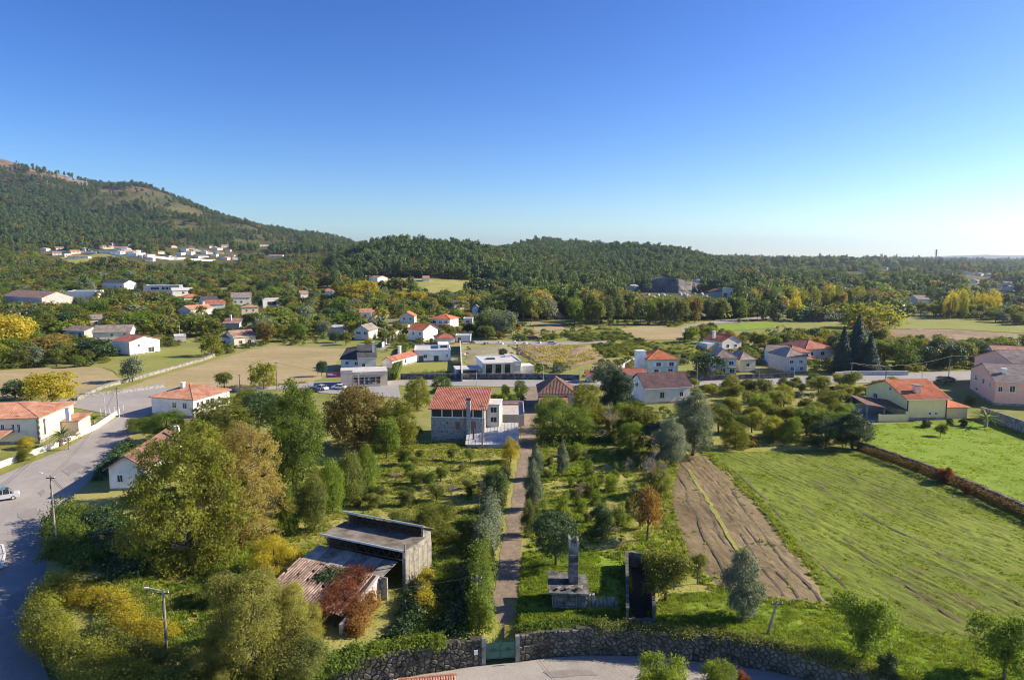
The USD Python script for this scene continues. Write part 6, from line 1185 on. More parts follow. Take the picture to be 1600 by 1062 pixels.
# --- the trees and bushes one can point at, near ones first
for row_ in [
    ('chestnut_tree', 'largest tree, broad and yellow green, beside the left road', 'great_tree', 298, 880, 670, 190),
    ('twiggy_tree', 'huge domed tree with fine tan twigs on its right side, right of the largest tree', 'great_tan', 378, 850, 662, 150),
    ('tall_tree', 'tall full bright green tree between the tan domed tree and the brown walnut', 'great_green', 462, 768, 596, 135),
    ('walnut_tree', 'brown and yellow walnut tree behind the tall bright green tree', 'walnut', 556, 700, 603, 112),
    ('walnut_tree', 'yellow green walnut tree directly left of the stone house', 'walnut_green', 622, 702, 622, 66),
    ('young_tree', 'slim green tree with a bare trunk on the orchard grass', 'fruit_green', 604, 717, 652, 46),
    ('round_tree', 'round yellow green tree behind the stone house, left of its roof', 'walnut_green', 652, 640, 590, 46),
    ('round_tree', 'round green tree behind the red roof on the main road', 'round_green', 690, 612, 588, 34),
    ('bush', 'yellow green bush in the corner left of the stone house wall', 'scrub_yellow', 644, 687, 658, 34),
    ('bush', 'dark bush in the shade left of the stone house', 'scrub_dark', 628, 684, 640, 26),
    ('leafy_tree', 'green tree overhanging the road behind the brown roofed bungalow', 'walnut_green', 352, 690, 622, 110),
    ('leafy_tree', 'green tree between the bungalow roof and the white corner house', 'round_green', 262, 690, 640, 66),
    ('leafy_tree', 'dark green tree in the hollow behind the tall bright green tree', 'round_dark', 405, 680, 612, 70),
    ('leafy_tree', 'olive tree top rising between the corner house and the tall green tree', 'walnut_green', 385, 650, 606, 46),
    ('hedge_tree', 'bright green bush growing over the road wall at the bungalow', 'scrub_green', 225, 676, 648, 50),
    ('scrub_tree', 'pale sprawling shrubby tree in the left foreground', 'scrub_pale', 400, 1052, 858, 180),
    ('scrub_tree', 'yellowish scrub between the pale shrubby tree and the largest tree', 'scrub_yellow', 345, 945, 895, 70),
    ('scrub_tree', 'pale scrub hiding the left end of the ruined shed', 'scrub_pale', 462, 1000, 890, 90),
    ('scrub_tree', 'low pale green scrub at the bottom edge right of the lamp pole', 'scrub_pale', 345, 1062, 975, 100),
    ('scrub_tree', 'green scrub under the ruined shed at the bottom edge', 'scrub_olive', 468, 1062, 990, 100),
    ('scrub_tree', 'golden scrub on the slope above the pale shrubby tree', 'scrub_yel', 430, 900, 830, 80),
    ('broad_bush', 'wide yellow green bush behind the ruined shed', 'scrub_yellow', 672, 848, 782, 90),
    ('broad_bush', 'darker bush behind the right corner of the ruined shed', 'scrub_olive', 630, 838, 790, 56),
    ('shrub', 'tall dark green shrub left of the slim orchard trees', 'column_green', 452, 835, 760, 36),
    ('shrub', 'yellow green shrub leaning beside the tall dark shrub', 'column_olive', 492, 830, 745, 44),
    ('shrub', 'green columnar shrub on the orchard slope', 'column_green', 520, 800, 722, 40),
    ('shrub', 'olive columnar shrub behind the green columnar shrub', 'column_olive', 548, 785, 710, 46),
    ('shrub', 'small green column beside the walnut trees', 'column_green', 575, 760, 700, 34),
    ('shrub', 'bushy shrub at the foot of the tall bright green tree', 'scrub_yellow', 500, 775, 728, 60),
    ('drive_bush', 'dark clump of ivy on posts at the top of the drive hedge', 'scrub_dark', 776, 782, 730, 36),
    ('drive_bush', 'bright green bush in the hedge left of the drive', 'scrub_green', 774, 775, 722, 30),
    ('drive_bush', 'golden bush at the upper end of the drive hedge', 'scrub_yel', 798, 722, 680, 30),
    ('grey_shrub', 'grey green shrub right of the drive, nearest of its row', 'scrub_olive', 828, 835, 772, 32),
    ('grey_shrub', 'grey green climber clump right of the drive, middle of its row', 'oval_grey', 833, 795, 720, 34),
    ('grey_shrub', 'grey green clump right of the drive, farthest of its row', 'oval_grey', 838, 748, 695, 28),
    ('grey_shrub', 'slender grey shrub a little right of the drive row', 'oval_grey', 878, 745, 690, 22),
    ('round_bush', 'round dark green bush behind the kiln chimney', 'round_dark', 868, 884, 800, 70),
    ('dark_shrub', 'dark green shrub between the kiln and the rusty tree', 'scrub_dark', 940, 838, 782, 36),
    ('rusty_tree', 'small tree with rust red autumn leaves beside the tilled field', 'fruit_rust', 1011, 846, 752, 52),
    ('oval_tree', 'grey green oval tree standing alone on the green verge', 'oval_grey', 1160, 968, 858, 72),
    ('yellow_tree', 'yellowish small tree right of the concrete tank', 'fruit_yellowgreen', 1040, 940, 850, 86),
    ('yellow_tree', 'thin yellow sapling at the tip of the tilled field', 'fruit_olive', 1090, 912, 862, 32),
    ('verge_bush', 'dark leafy bush on the verge at the lower right', 'fruit_green', 1350, 1030, 930, 90),
    ('verge_bush', 'small dark bush under the leafy bush at the lower right', 'scrub_dark', 1386, 1062, 1015, 34),
    ('verge_bush', 'dark bush in the bottom right corner', 'fruit_green', 1570, 1064, 960, 90),
    ('roadside_bush', 'bright green bush rising from the bottom edge left of the slatted canopy', 'scrub_green', 1024, 1110, 1006, 90),
    ('roadside_bush', 'bright green bush right of the slatted canopy at the bottom edge', 'scrub_green', 1128, 1100, 1020, 60),
    ('roadside_bush', 'reddish sprig at the bottom edge right of the canopy bush', 'scrub_rust', 1160, 1090, 1040, 26),
    ('garden_tree', 'big round dark green tree right of the head of the drive', 'round_green', 864, 690, 618, 66),
    ('garden_tree', 'yellow green tree in front of the red hipped roof', 'walnut_green', 915, 670, 598, 54),
    ('garden_tree', 'green bush tree beside the big round tree', 'round_green', 905, 690, 636, 54),
    ('garden_tree', 'dark bushy conifer left of the plum roofed house', 'great_dark', 965, 650, 578, 68),
    ('garden_tree', 'pale grey willow behind the dark bushy conifer', 'mid_grey', 945, 605, 565, 48),
    ('garden_tree', 'tall grey green tree mass behind the tilled field', 'great_grey', 1082, 712, 608, 84),
    ('garden_tree', 'grey green lower tree in front of the tall grey mass', 'great_grey', 1048, 728, 652, 64),
    ('garden_tree', 'dark tree at the left foot of the tall grey mass', 'round_dark', 1030, 716, 660, 56),
    ('garden_tree', 'yellow green low tree above the garden rows', 'fruit_yellowgreen', 1000, 690, 628, 56),
    ('garden_tree', 'shadowy green tree beside the garden rows', 'round_green', 985, 706, 658, 48),
    ('bare_tree', 'leafless pale shrub in the garden rows', 'bare_shrub', 955, 680, 626, 36),
    ('bare_tree', 'dry brown shrub at the top of the tilled field', 'bare_shrub', 1020, 775, 690, 50),
    ('grey_tree', 'grey green shrub at the left edge of the tilled field', 'scrub_olive', 1028, 775, 720, 46),
    ('spreading_tree', 'dark spreading tree at the corner of the mown field by the stone wall', 'great_dark', 1332, 702, 642, 68),
    ('spreading_tree', 'dark green tree left of the spreading tree', 'round_dark', 1290, 700, 655, 52),
    ('round_orchard_tree', 'small round dark tree on the edge of the mown field', 'round_green', 1237, 692, 650, 34),
    ('round_orchard_tree', 'small light green tree at the orchard edge', 'fruit_yellowgreen', 1208, 690, 650, 36),
    ('field_tree', 'round golden tree on the dry field right of centre', 'mid_yellowgreen', 412, 608, 565, 40),
    ('field_tree', 'small sparse tree on the dry field edge', 'fruit_olive', 351, 608, 580, 27),
    ('field_tree', 'round olive tree at the corner of the green meadow', 'mid_yellowgreen', 331, 556, 522, 32),
    ('field_tree', 'grey olive tree on the wall of the dry field', 'mid_grey', 207, 596, 556, 36),
    ('meadow_tree', 'large dark green tree left of the green meadow', 'mid_dark', 150, 562, 528, 58),
    ('meadow_tree', 'brown green tree behind the golden bushes at the left', 'mid_brown', 76, 556, 522, 70),
    ('golden_tree', 'big golden yellow tree at the left edge', 'mid_yellow', 14, 546, 488, 68),
    ('golden_tree', 'golden yellow bush tree behind the villa roof', 'mid_yellow', 80, 634, 578, 66),
    ('dark_street_tree', 'dark small tree behind the villa, left one', 'mid_dark', 24, 622, 592, 34),
    ('dark_street_tree', 'dark small tree behind the villa, next to the golden bush tree', 'mid_dark', 48, 624, 590, 30),
    ('palm', 'small palm in the lawn by the road wall', 'palm', 147, 663, 642, 30),
    ('garden_shrub', 'feathery pale tree beside the villa wall', 'bare_shrub', 108, 702, 664, 44),
    ('garden_shrub', 'small palm like tree against the villa side wall', 'palm', 97, 696, 660, 34),
    ('garden_shrub', 'round yellow green shrub on the villa lawn, nearer one', 'scrub_yellow', 37, 720, 698, 32),
    ('garden_shrub', 'golden green shrub on the villa lawn, farther one', 'scrub_yel', 42, 700, 680, 28),
    ('topiary', 'dark round clipped tree left of the shop', 'round_dark', 503, 588, 563, 16),
    ('umbrella_tree', 'dark umbrella shaped tree by the main road', 'mid_umbrella', 1104, 592, 554, 46),
    ('spruce', 'tallest dark spruce behind the road in the right half', 'spruce', 1338, 580, 490, 60),
    ('spruce', 'dark spruce left of the tallest spruce', 'spruce', 1316, 582, 508, 44),
    ('spruce', 'lower dark spruce right of the tallest spruce', 'spruce', 1358, 583, 520, 44),
    ('willow', 'large round pale willow behind the spruces', 'mid_yellowgreen', 1362, 520, 472, 76),
    ('willow', 'yellow green willow left of the large round willow', 'mid_yellowgreen', 1336, 512, 482, 44),
    ('poplar', 'tall golden poplar at the left end of the far green field', 'mid_poplar', 1240, 500, 457, 20),
    ('yellow_poplar', 'tallest yellow tree of the clump below the pine hill', 'mid_yellow', 575, 482, 434, 30),
    ('yellow_poplar', 'broad yellow tree left of the tallest yellow tree', 'mid_yellow', 552, 482, 440, 40),
    ('yellow_poplar', 'olive yellow tree at the left of the yellow clump', 'mid_yellowgreen', 535, 480, 440, 30),
    ('yellow_poplar', 'yellow green tree at the right of the yellow clump', 'mid_yellowgreen', 596, 482, 453, 24),
    ('yellow_poplar', 'left yellow tree of the pair by the lane', 'mid_yellow', 630, 482, 453, 26),
    ('yellow_poplar', 'right yellow tree of the pair by the lane', 'mid_yellow', 652, 482, 453, 26),
    ('willow', 'pale grey willow in the middle, left one', 'mid_grey', 765, 525, 482, 34),
    ('willow', 'pale grey willow in the middle, broadest one', 'mid_grey', 788, 528, 484, 40),
    ('willow', 'green willow in front of the grey willows', 'mid_green', 757, 526, 490, 24),
    ('round_tree', 'bright green round tree near the foot of the pine hill', 'mid_fresh', 817, 498, 470, 22),
    ('round_tree', 'tall pale grey green tree right of the bright round tree', 'mid_grey', 856, 500, 464, 34),
    ('dark_cypress', 'dark rounded tree in the rubble yard behind the modern villa', 'mid_dark', 786, 560, 543, 13),
    ('dark_bush', 'dark clipped bush by the main road right of the pole', 'round_dark', 1477, 600, 588, 26),
    ('garden_palm', 'spiky palm in front of the pink houses', 'palm', 1540, 668, 632, 44),
    ('garden_bush', 'round grey bush at the foot of the pink house', 'scrub_olive', 1516, 632, 616, 20),
    ('garden_bush', 'dark round bush below the yellow house wall, left one', 'scrub_dark', 1447, 668, 655, 16),
    ('garden_bush', 'dark round bush below the yellow house wall, middle one', 'scrub_dark', 1484, 664, 653, 12),
    ('garden_bush', 'dark round bush below the yellow house wall, right one', 'scrub_dark', 1505, 666, 653, 13),
    ('garden_bush', 'yellow sprig on the side lawn below the yellow house', 'fruit_yellowgreen', 1470, 682, 660, 18),
    ('wall_bush', 'rust red bramble growing over the drystone wall', 'scrub_rust', 1478, 756, 722, 26),
    ('wall_bush', 'red brown bramble farther down the drystone wall', 'scrub_rust', 1512, 772, 752, 20),
]:
    n_, l_, k_, *a_ = row_; c_ = n_.split('_')[-1]
    tree(n_, l_, k_, *a_, cat={'spruce': 'tree', 'palm': 'palm', 'poplar': 'tree', 'willow': 'tree', 'topiary': 'tree', 'cypress': 'tree', 'tree': 'tree'}.get(c_, 'bush'))
# clipped hedge of the modern bungalow: one long hedge
a, b = G(616, 592), G(634, 545); d_ = b - a
plant('clipped_hedge', 'long clipped bright green hedge beside the rectangular lawn', 'hedge', 'clipped_hedge', tuple((a + b) / 2), 3.4, float(np.hypot(*d_[:2])), rz=math.atan2(d_[1], d_[0]), sx=2.6)

# --- creepers and hedges laid along lines: each one object of leaves
def leafbank(name, label, cat, P, leaf, n, s, wid, hgt, seed, stem=True, bump=.5, top=None, zoff=0.0, kind_=None):
    """A bank of leaves along a line of world points (x, y, z): wid across, hgt up."""
    r = np.random.default_rng(seed); P = np.array(P, float); d = np.r_[0, np.cumsum(np.linalg.norm(np.diff(P, axis=0), axis=1))]; s_ = r.uniform(0, d[-1], n); C = np.stack([np.interp(s_, d, P[:, i]) for i in range(3)], 1)
    e = np.stack([np.interp(np.clip(s_ + .5, 0, d[-1]), d, P[:, i]) - np.interp(np.clip(s_ - .5, 0, d[-1]), d, P[:, i]) for i in range(3)], 1); e[:, 2] = 0; e /= np.maximum(np.linalg.norm(e, axis=1, keepdims=True), 1e-6); nrm = np.c_[-e[:, 1], e[:, 0], np.zeros(n)]
    q_ = max(1, n // 14); C, nrm = C[:q_], nrm[:q_]; big = .7 + .6 * meshkit.fbm(C / 5.0 + seed, 2, seed + 1); k = meshkit.fbm(C / 1.6 + seed, 3, seed); k2 = meshkit.noise(C / .7 + seed * 3, seed + 5); a = r.uniform(-.2, math.pi + .2, q_)
    R = (.5 + .75 * (k + .4 * k2 - .2)) * big * r.uniform(.55, 1.05, q_) * np.where(r.random(q_) < .08, 1.35, 1)
    Q = C + nrm * (np.cos(a) * R * wid / 2 + (meshkit.fbm(C / 6.0 + 3, 2, seed + 2) - .5) * wid * .8)[:, None]; Q[:, 2] += np.clip(np.sin(a), -.1, 1) * R * hgt + zoff
    N = nrm * np.cos(a)[:, None] + np.c_[np.zeros((q_, 2)), np.sin(a)]; idx = np.repeat(np.arange(q_), 14); n = len(idx); Q = Q[idx] + r.normal(size=(n, 3)) * [.26, .26, .2]; N = N[idx] + r.normal(size=(n, 3)) * .55
    v, f = leaves(r, Q, N, s * r.uniform(.6, 1.4, n)); t = thing(name, label, cat); mb = MB(); mb.add(v, f); mb.build('foliage', LEAF[leaf], t)
    if stem:
        m = MB()
        for q in np.arange(.4, d[-1], 1.3):
            p = np.array([np.interp(q, d, P[:, i]) for i in range(3)]); o = r.uniform(-.3, .3, 2); m.tube(p - [0, 0, .4], p + [o[0], o[1], hgt * .55], .05, .025, n=5)
        m.build('stems', bark, t)
    return t
def line(px, z=None): return [np.array([*flat(x, y, z), z]) if z is not None else G(x, y) for x, y in px]
leafbank('hedge_bank', 'great yellow green hedge bank rounding the corner of the left road', 'hedge', line([(72, 935), (76, 980), (98, 1025), (150, 1062), (230, 1085), (330, 1085), (430, 1072)], -.6), 'yellowgreen', 46000, .2, 4.4, 2.5, 31)
leafbank('hedge_bank', 'yellow leaved creeper along the crest of the hedge bank', 'hedge', line([(85, 912), (120, 925), (170, 952), (215, 985), (270, 1000)], .2), 'yellow', 22000, .18, 3.8, 1.5, 32)
leafbank('hedge_bank', 'dark green creeper on the inner side of the hedge bank', 'hedge', line([(150, 985), (210, 1012), (290, 1030), (370, 1040)], .0), 'olive', 9000, .22, 2.6, 1.3, 33)
leafbank('thicket', 'dark bramble thicket in the shade of the largest tree beside the road', 'thicket', line([(95, 800), (100, 840), (110, 880), (150, 890)], 0), 'green', 14000, .3, 6.0, 2.2, 34)
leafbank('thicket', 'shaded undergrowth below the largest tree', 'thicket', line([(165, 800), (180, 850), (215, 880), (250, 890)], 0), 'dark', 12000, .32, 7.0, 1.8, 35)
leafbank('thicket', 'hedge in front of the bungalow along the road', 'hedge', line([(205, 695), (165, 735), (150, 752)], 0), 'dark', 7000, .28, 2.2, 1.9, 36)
leafbank('ivy_hedge', 'tall ivy hung hedge along the left side of the drive, lower part', 'hedge', line([(748, 990), (752, 950), (756, 915), (760, 880)], 0), 'fresh', 20000, .24, 2.6, 4.8, 37)
leafbank('ivy_hedge', 'tall ivy hung hedge along the left side of the drive, middle part', 'hedge', line([(757, 872), (763, 840), (768, 815)], 0), 'grey', 15000, .24, 2.9, 4.8, 38)
leafbank('ivy_hedge', 'low straggling hedge along the upper left side of the drive', 'hedge', line([(772, 805), (782, 770), (792, 735)], 0), 'olive', 7000, .26, 2.0, 2.2, 39)
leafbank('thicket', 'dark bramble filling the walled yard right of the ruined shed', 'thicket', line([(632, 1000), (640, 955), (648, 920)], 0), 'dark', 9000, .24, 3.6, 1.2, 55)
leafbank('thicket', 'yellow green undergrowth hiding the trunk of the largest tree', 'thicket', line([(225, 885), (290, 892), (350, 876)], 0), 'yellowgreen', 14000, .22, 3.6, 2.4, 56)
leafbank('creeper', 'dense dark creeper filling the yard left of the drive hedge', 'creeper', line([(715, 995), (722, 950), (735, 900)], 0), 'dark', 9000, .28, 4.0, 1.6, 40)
leafbank('wall_creeper', 'light green creeper hanging over the retaining wall left of the gate', 'creeper', line([(575, 1020), (620, 1012), (665, 1003), (690, 1000)], .3), 'fresh', 7000, .24, 1.9, .8, 41, stem=False)
leafbank('wall_creeper', 'dark creeper spilling over the retaining wall right of the gate', 'creeper', line([(812, 990), (860, 984), (930, 981)], -.4), 'green', 11000, .2, 1.7, 1.0, 42, stem=False)
leafbank('wall_creeper', 'dry grassy fringe on top of the retaining wall at the right', 'creeper', line([(930, 983), (1010, 984), (1100, 990), (1200, 1004), (1290, 1026), (1390, 1060)], .2), 'olive', 14000, .18, 1.5, .6, 43, stem=False)
leafbank('wall_creeper', 'shadowy creeper over the retaining wall at the bottom edge', 'creeper', line([(430, 1062), (500, 1042), (565, 1026)], .0), 'green', 8000, .26, 2.2, 1.4, 44, stem=False)
leafbank('yellow_bush_row', 'yellow bush row beside the walled yard below the ruined shed', 'bush', line([(662, 960), (664, 930), (668, 905)], 0), 'yellow', 6000, .2, 1.6, 2.0, 45)
W_ = SHED_W; zs = lambda p, z: np.array([p[0], p[1], z])
leafbank('red_creeper', 'red autumn creeper spreading over the tiled roof of the ruined shed', 'creeper', [zs(W_(-4.2, -2.6), 2.6), zs(W_(-3.6, -5.0), 2.3), zs(W_(-2.4, -7.6), 2.0), zs(W_(-1.0, -10.4), 1.4)], 'red', 12000, .16, 4.8, .45, 46, stem=False)
leafbank('red_creeper', 'dark green ivy in the middle of the ruined tiled roof', 'creeper', [zs(W_(-6.6, -3.6), 2.4), zs(W_(-6.0, -6.4), 2.1)], 'dark', 4500, .18, 3.0, .35, 47, stem=False)
leafbank('red_creeper', 'rust coloured creeper on the end wall of the ruined shed', 'creeper', [zs(W_(-.6, -5.2), .6), zs(W_(.2, -9.5), .3), zs(W_(.9, -11.2), .0)], 'rust', 6000, .2, 1.6, 1.5, 48)
leafbank('hedge', 'dark row of shrubs along the top of the garden rows', 'hedge', line([(838, 698), (890, 694), (960, 692)], 0), 'green', 8000, .32, 2.2, 1.5, 49)
leafbank('hedge', 'brown bramble running along the drystone wall', 'hedge', line([(1350, 704), (1400, 721), (1450, 739), (1520, 767), (1600, 803), (1660, 832)], .8), 'bramble', 9000, .22, 1.5, 1.1, 50, stem=False)
leafbank('lawn_hedge', 'low flowering hedge along the front of the rectangular lawn', 'hedge', line([(640, 588), (670, 586), (705, 585)], 0), 'green', 5000, .32, 2.4, 1.2, 51)
leafbank('road_hedge', 'low scrub hedge along the dry field by the main road', 'hedge', line([(340, 606), (420, 603), (480, 598)], 0), 'tan', 3000, .3, 1.2, .5, 52, stem=False)

# --- orchards, gardens and woods in the middle distance: scattered, each tree a thing of its own
def screen_free(x, y, z, h, w):
    a = project(x, y, z + h); b = project(x, y, z); hw = w / 2 / b[2] * FPX * .8
    for x0, y0, x1, y1, Y in KEEP:
        if Y > y and a[0] + hw > x0 + 1 and a[0] - hw < x1 - 1 and a[1] < y1 - (y1 - y0) * .3 and b[1] > y0: return False
    return True
def clear(x, y, w, fields=True):
    p = Point(x, y)
    return not any(f.contains(p) for f in FOOT) and not (fields and any(f.contains(p) for f in FIELDS))
for q in [(620, 565, 712, 592, 225), (215, 540, 325, 585, 240), (120, 575, 330, 630, 200), (350, 560, 530, 600, 215), (800, 545, 930, 570, 240), (480, 494, 545, 514, 330), (1220, 500, 1340, 515, 380), (1390, 500, 1600, 530, 340), (960, 515, 1070, 532, 330), (725, 545, 800, 575, 260), (596, 500, 690, 545, 300),
          (1118, 506, 1212, 517, 380), (920, 545, 1085, 560, 255), (840, 500, 885, 515, 400), (500, 445, 520, 462, 700), (1240, 495, 1330, 503, 420), (1422, 478, 1458, 489, 560), (1550, 482, 1600, 489, 520), (540, 505, 620, 518, 340)]: KEEP.append(q)
LABEL = {'mid_yellow': 'golden yellow', 'mid_yellowgreen': 'yellow green', 'mid_green': 'green', 'mid_olive': 'olive green', 'mid_dark': 'dark evergreen', 'mid_grey': 'grey green', 'mid_brown': 'autumn brown', 'mid_tan': 'tan twiggy', 'mid_poplar': 'golden columnar', 'mid_poplar_green': 'light green columnar', 'mid_umbrella': 'dark flat topped', 'mid_pine': 'bare stemmed pine', 'mid_forest': 'tall grey green', 'mid_fresh': 'bright green',
         'fruit_yellowgreen': 'yellow green fruit', 'fruit_green': 'green fruit', 'fruit_olive': 'olive green fruit', 'fruit_rust': 'rust red fruit', 'bare_shrub': 'leafless', 'scrub_yellow': 'low yellow green', 'scrub_green': 'low bright green', 'scrub_dark': 'low dark', 'scrub_olive': 'low olive', 'sapling': 'thin young', 'walnut_green': 'broad yellow green', 'round_green': 'round green', 'walnut': 'broad brown', 'round_dark': 'round dark'}
SPARE = []           # the smallest, past the first few hundred, grow as one wood
LABELS = {}
def short(label):
    w = label.split()
    for stop in (' in ', ' at ', ' behind ', ' beside ', ' below ', ' left ', ' right ', ' standing ', ' above ', ' along ', ' just ', ' on ', ' hidden ', ' by ', ' high ', ' tucked ', ' joined '):
        label = label.split(stop)[0] if len(label.split(stop)[0].split()) > 2 else label
    return ' '.join(label.replace(',', '').split()[:8])
def place_label(k, px, py, h, where):
    best = None
    for lb, hx, hy in HOUSES:
        d = math.hypot(px - hx, (py - hy) * 2.2)
        if best is None or d < best[0]: best = (d, lb, hx, hy)
    size = 'small' if h < 4.5 else 'tall' if h > 9 else 'middling'
    if best[0] > 75: lb = f'{size} {LABEL[k]} tree {where}'; return lb if len(lb.split()) <= 16 else lb.split(' ', 1)[1]
    dx, dy = px - best[2], py - best[3]; rel = ('left of' if dx < 0 else 'right of') if abs(dx) > 2.5 * abs(dy) else 'behind' if dy < 0 else 'in front of'
    lb = f'{size} {LABEL[k]} tree {rel} the {short(best[1])}'; return lb if len(lb.split()) <= 16 else lb.split(' ', 1)[1]
def zone(name, where, px, count, sep, kinds, hr, wr=(.7, 1.0), things=400, screen=True, fields=True, name_='tree'):
    poly = Polygon(px); x0, y0, x1, y1 = poly.bounds; pts = []; tries = 0; ks = list(kinds); pr = np.array([kinds[k] for k in ks], float); pr /= pr.sum()
    while len(pts) < count and tries < count * 40:
        tries += 1; px_, py_ = rt.uniform(x0, x1), rt.uniform(y0, y1)
        if not contains_xy(poly, px_, py_) or any(abs(a - px_) < sep and abs(b - py_) < sep * .42 for a, b in pts): continue
        p = G(px_, py_); h = rt.uniform(*hr); w = h * rt.uniform(*wr); k = ks[int(rt.choice(len(ks), p=pr))]
        if not clear(p[0], p[1], w, fields) or (screen and not screen_free(*p, h, w)) or any((p[0] - a) ** 2 + (p[1] - b) ** 2 < (c + w / 2) ** 2 * .36 for a, b, c in TREES): continue
        pts.append((px_, py_)); q = (k, p, h, w)
        if len(pts) <= things:
            lb = place_label(k, px_, py_, h, where); LABELS.setdefault(lb, []).append(plant(name_, lb, 'tree', k, tuple(p), h, w))
        else: SPARE.append(q); TREES.append((p[0], p[1], w / 2))
FR = {'fruit_yellowgreen': 4, 'fruit_green': 2, 'fruit_olive': 2, 'walnut_green': 1}
zone('orchard', 'in the orchard between the plum roof and the yellow house', [(1085, 625), (1160, 612), (1330, 612), (1330, 640), (1300, 690), (1200, 698), (1125, 700)], 30, 21, {'fruit_yellowgreen': 5, 'walnut_green': 3, 'fruit_olive': 2, 'fruit_green': 1}, (4.0, 6.6), (.8, 1.1), name_='orchard_tree')
zone('orchard2', 'beside the main road at the right', [(1290, 604), (1400, 604), (1400, 622), (1340, 640), (1300, 640)], 10, 16, {'fruit_olive': 2, 'fruit_yellowgreen': 2}, (3, 4.5), (.9, 1.1), name_='orchard_tree')
zone('rows', 'among the garden rows right of the drive', [(850, 705), (1000, 700), (1040, 740), (1000, 840), (900, 840), (850, 800)], 44, 11, {'sapling': 3, 'scrub_olive': 2, 'bare_shrub': 2, 'fruit_olive': 1}, (1.6, 3.2), (.5, .9), name_='garden_bush')
zone('orch', 'on the orchard grass below the stone house', [(600, 710), (760, 705), (770, 780), (660, 790), (560, 800), (520, 830)], 28, 15, {'fruit_olive': 2, 'fruit_green': 2, 'bare_shrub': 2, 'scrub_olive': 1}, (1.5, 3.2), (.8, 1.1), name_='orchard_bush')
zone('gard', 'in the gardens behind the head of the drive', [(935, 640), (1000, 640), (1000, 690), (930, 690)], 7, 16, {'fruit_green': 2, 'walnut_green': 1}, (4, 6), (.8, 1.0), name_='garden_tree')
zone('gardm', 'between the terrace and the main road', [(765, 615), (815, 615), (815, 640), (770, 642)], 6, 10, {'round_green': 1, 'fruit_green': 1}, (3, 4.5), (.8, 1.0), name_='garden_tree')
zone('mainrd', 'along the main road between the mint house and the grey houses', [(1060, 606), (1300, 600), (1300, 612), (1060, 618)], 14, 13, {'fruit_yellowgreen': 2, 'round_green': 1, 'scrub_olive': 2}, (2.0, 4.0), (.9, 1.2), name_='garden_tree')
VIL = {'mid_olive': 4, 'mid_green': 3, 'mid_yellowgreen': 3, 'mid_grey': 2, 'mid_dark': 2, 'mid_brown': 2, 'mid_fresh': 1}
zone('right gardens', 'in the gardens behind the main road at the right', [(1062, 540), (1200, 545), (1330, 570), (1420, 578), (1530, 575), (1600, 590), (1600, 545), (1400, 538), (1200, 522), (1100, 520)], 80, 13, VIL, (5, 9), (.8, 1.05), name_='garden_tree')
zone('left gardens', 'among the houses and gardens at the left edge', [(-20, 545), (130, 528), (150, 560), (130, 575), (60, 572), (-20, 580)], 34, 16, VIL, (4, 8), (.85, 1.1), name_='village_tree')
zone('left belt', 'in the village tree belt at the left', [(-20, 478), (140, 470), (300, 486), (520, 500), (515, 526), (420, 538), (330, 524), (200, 512), (90, 520), (-20, 540)], 110, 15, VIL, (6, 11), (.85, 1.1), name_='village_tree')
zone('village', 'around the upper village houses on the left', [(-20, 440), (200, 436), (320, 445), (520, 455), (520, 485), (300, 482), (140, 472), (-20, 476)], 120, 12, VIL, (7, 12), (.85, 1.1), things=60, name_='village_tree')
zone('lane', 'along the village lane in the middle', [(520, 520), (600, 516), (740, 500), (790, 500), (790, 532), (680, 545), (600, 548), (520, 536)], 40, 12, VIL, (4, 8), (.8, 1.1), name_='lane_tree')
zone('mid belt', 'below the pine hill in the middle', [(480, 470), (700, 468), (800, 470), (800, 498), (700, 490), (600, 490), (480, 490)], 70, 12, {**VIL, 'mid_yellow': 1, 'mid_tan': 1}, (7, 12), (.8, 1.05), things=50, name_='wood_edge_tree')
BELT = {'mid_forest': 5, 'mid_olive': 4, 'mid_brown': 1.5, 'mid_green': 2, 'mid_pine': 1, 'mid_tan': 2}
zone('belt front', 'along the front edge of the tall wood below the quarry', [(800, 500), (900, 510), (960, 508), (1100, 507), (1215, 494), (1215, 486), (1000, 495), (800, 488)], 60, 9, BELT, (13, 19), (.55, .75), name_='wood_tree')
zone('poplars', 'in the poplar row on the far green plain', [(1470, 500), (1560, 496), (1560, 490), (1470, 492)], 14, 6, {'mid_poplar': 3, 'mid_poplar_green': 1}, (13, 17), (.36, .5), fields=False, screen=False, name_='poplar_tree')
zone('poplars2', 'above the far green field', [(1205, 488), (1345, 486), (1345, 478), (1205, 480)], 24, 7, {'mid_poplar_green': 4, 'mid_poplar': 1, 'mid_brown': 2, 'mid_olive': 2}, (13, 18), (.45, .65), fields=False, name_='poplar_tree')
zone('plain hedge', 'in the hedges of the far plain at the right', [(1385, 494), (1480, 493), (1600, 510), (1640, 506), (1640, 494), (1480, 486), (1385, 488)], 40, 9, {'mid_grey': 2, 'mid_olive': 3, 'mid_green': 2}, (6, 10), (.9, 1.2), screen=False, name_='hedge_tree')
for lb, ts_ in LABELS.items():
    if len(ts_) > 1:
        for t in ts_: tag(t, group=lb.replace(' tree ', ' trees ', 1))

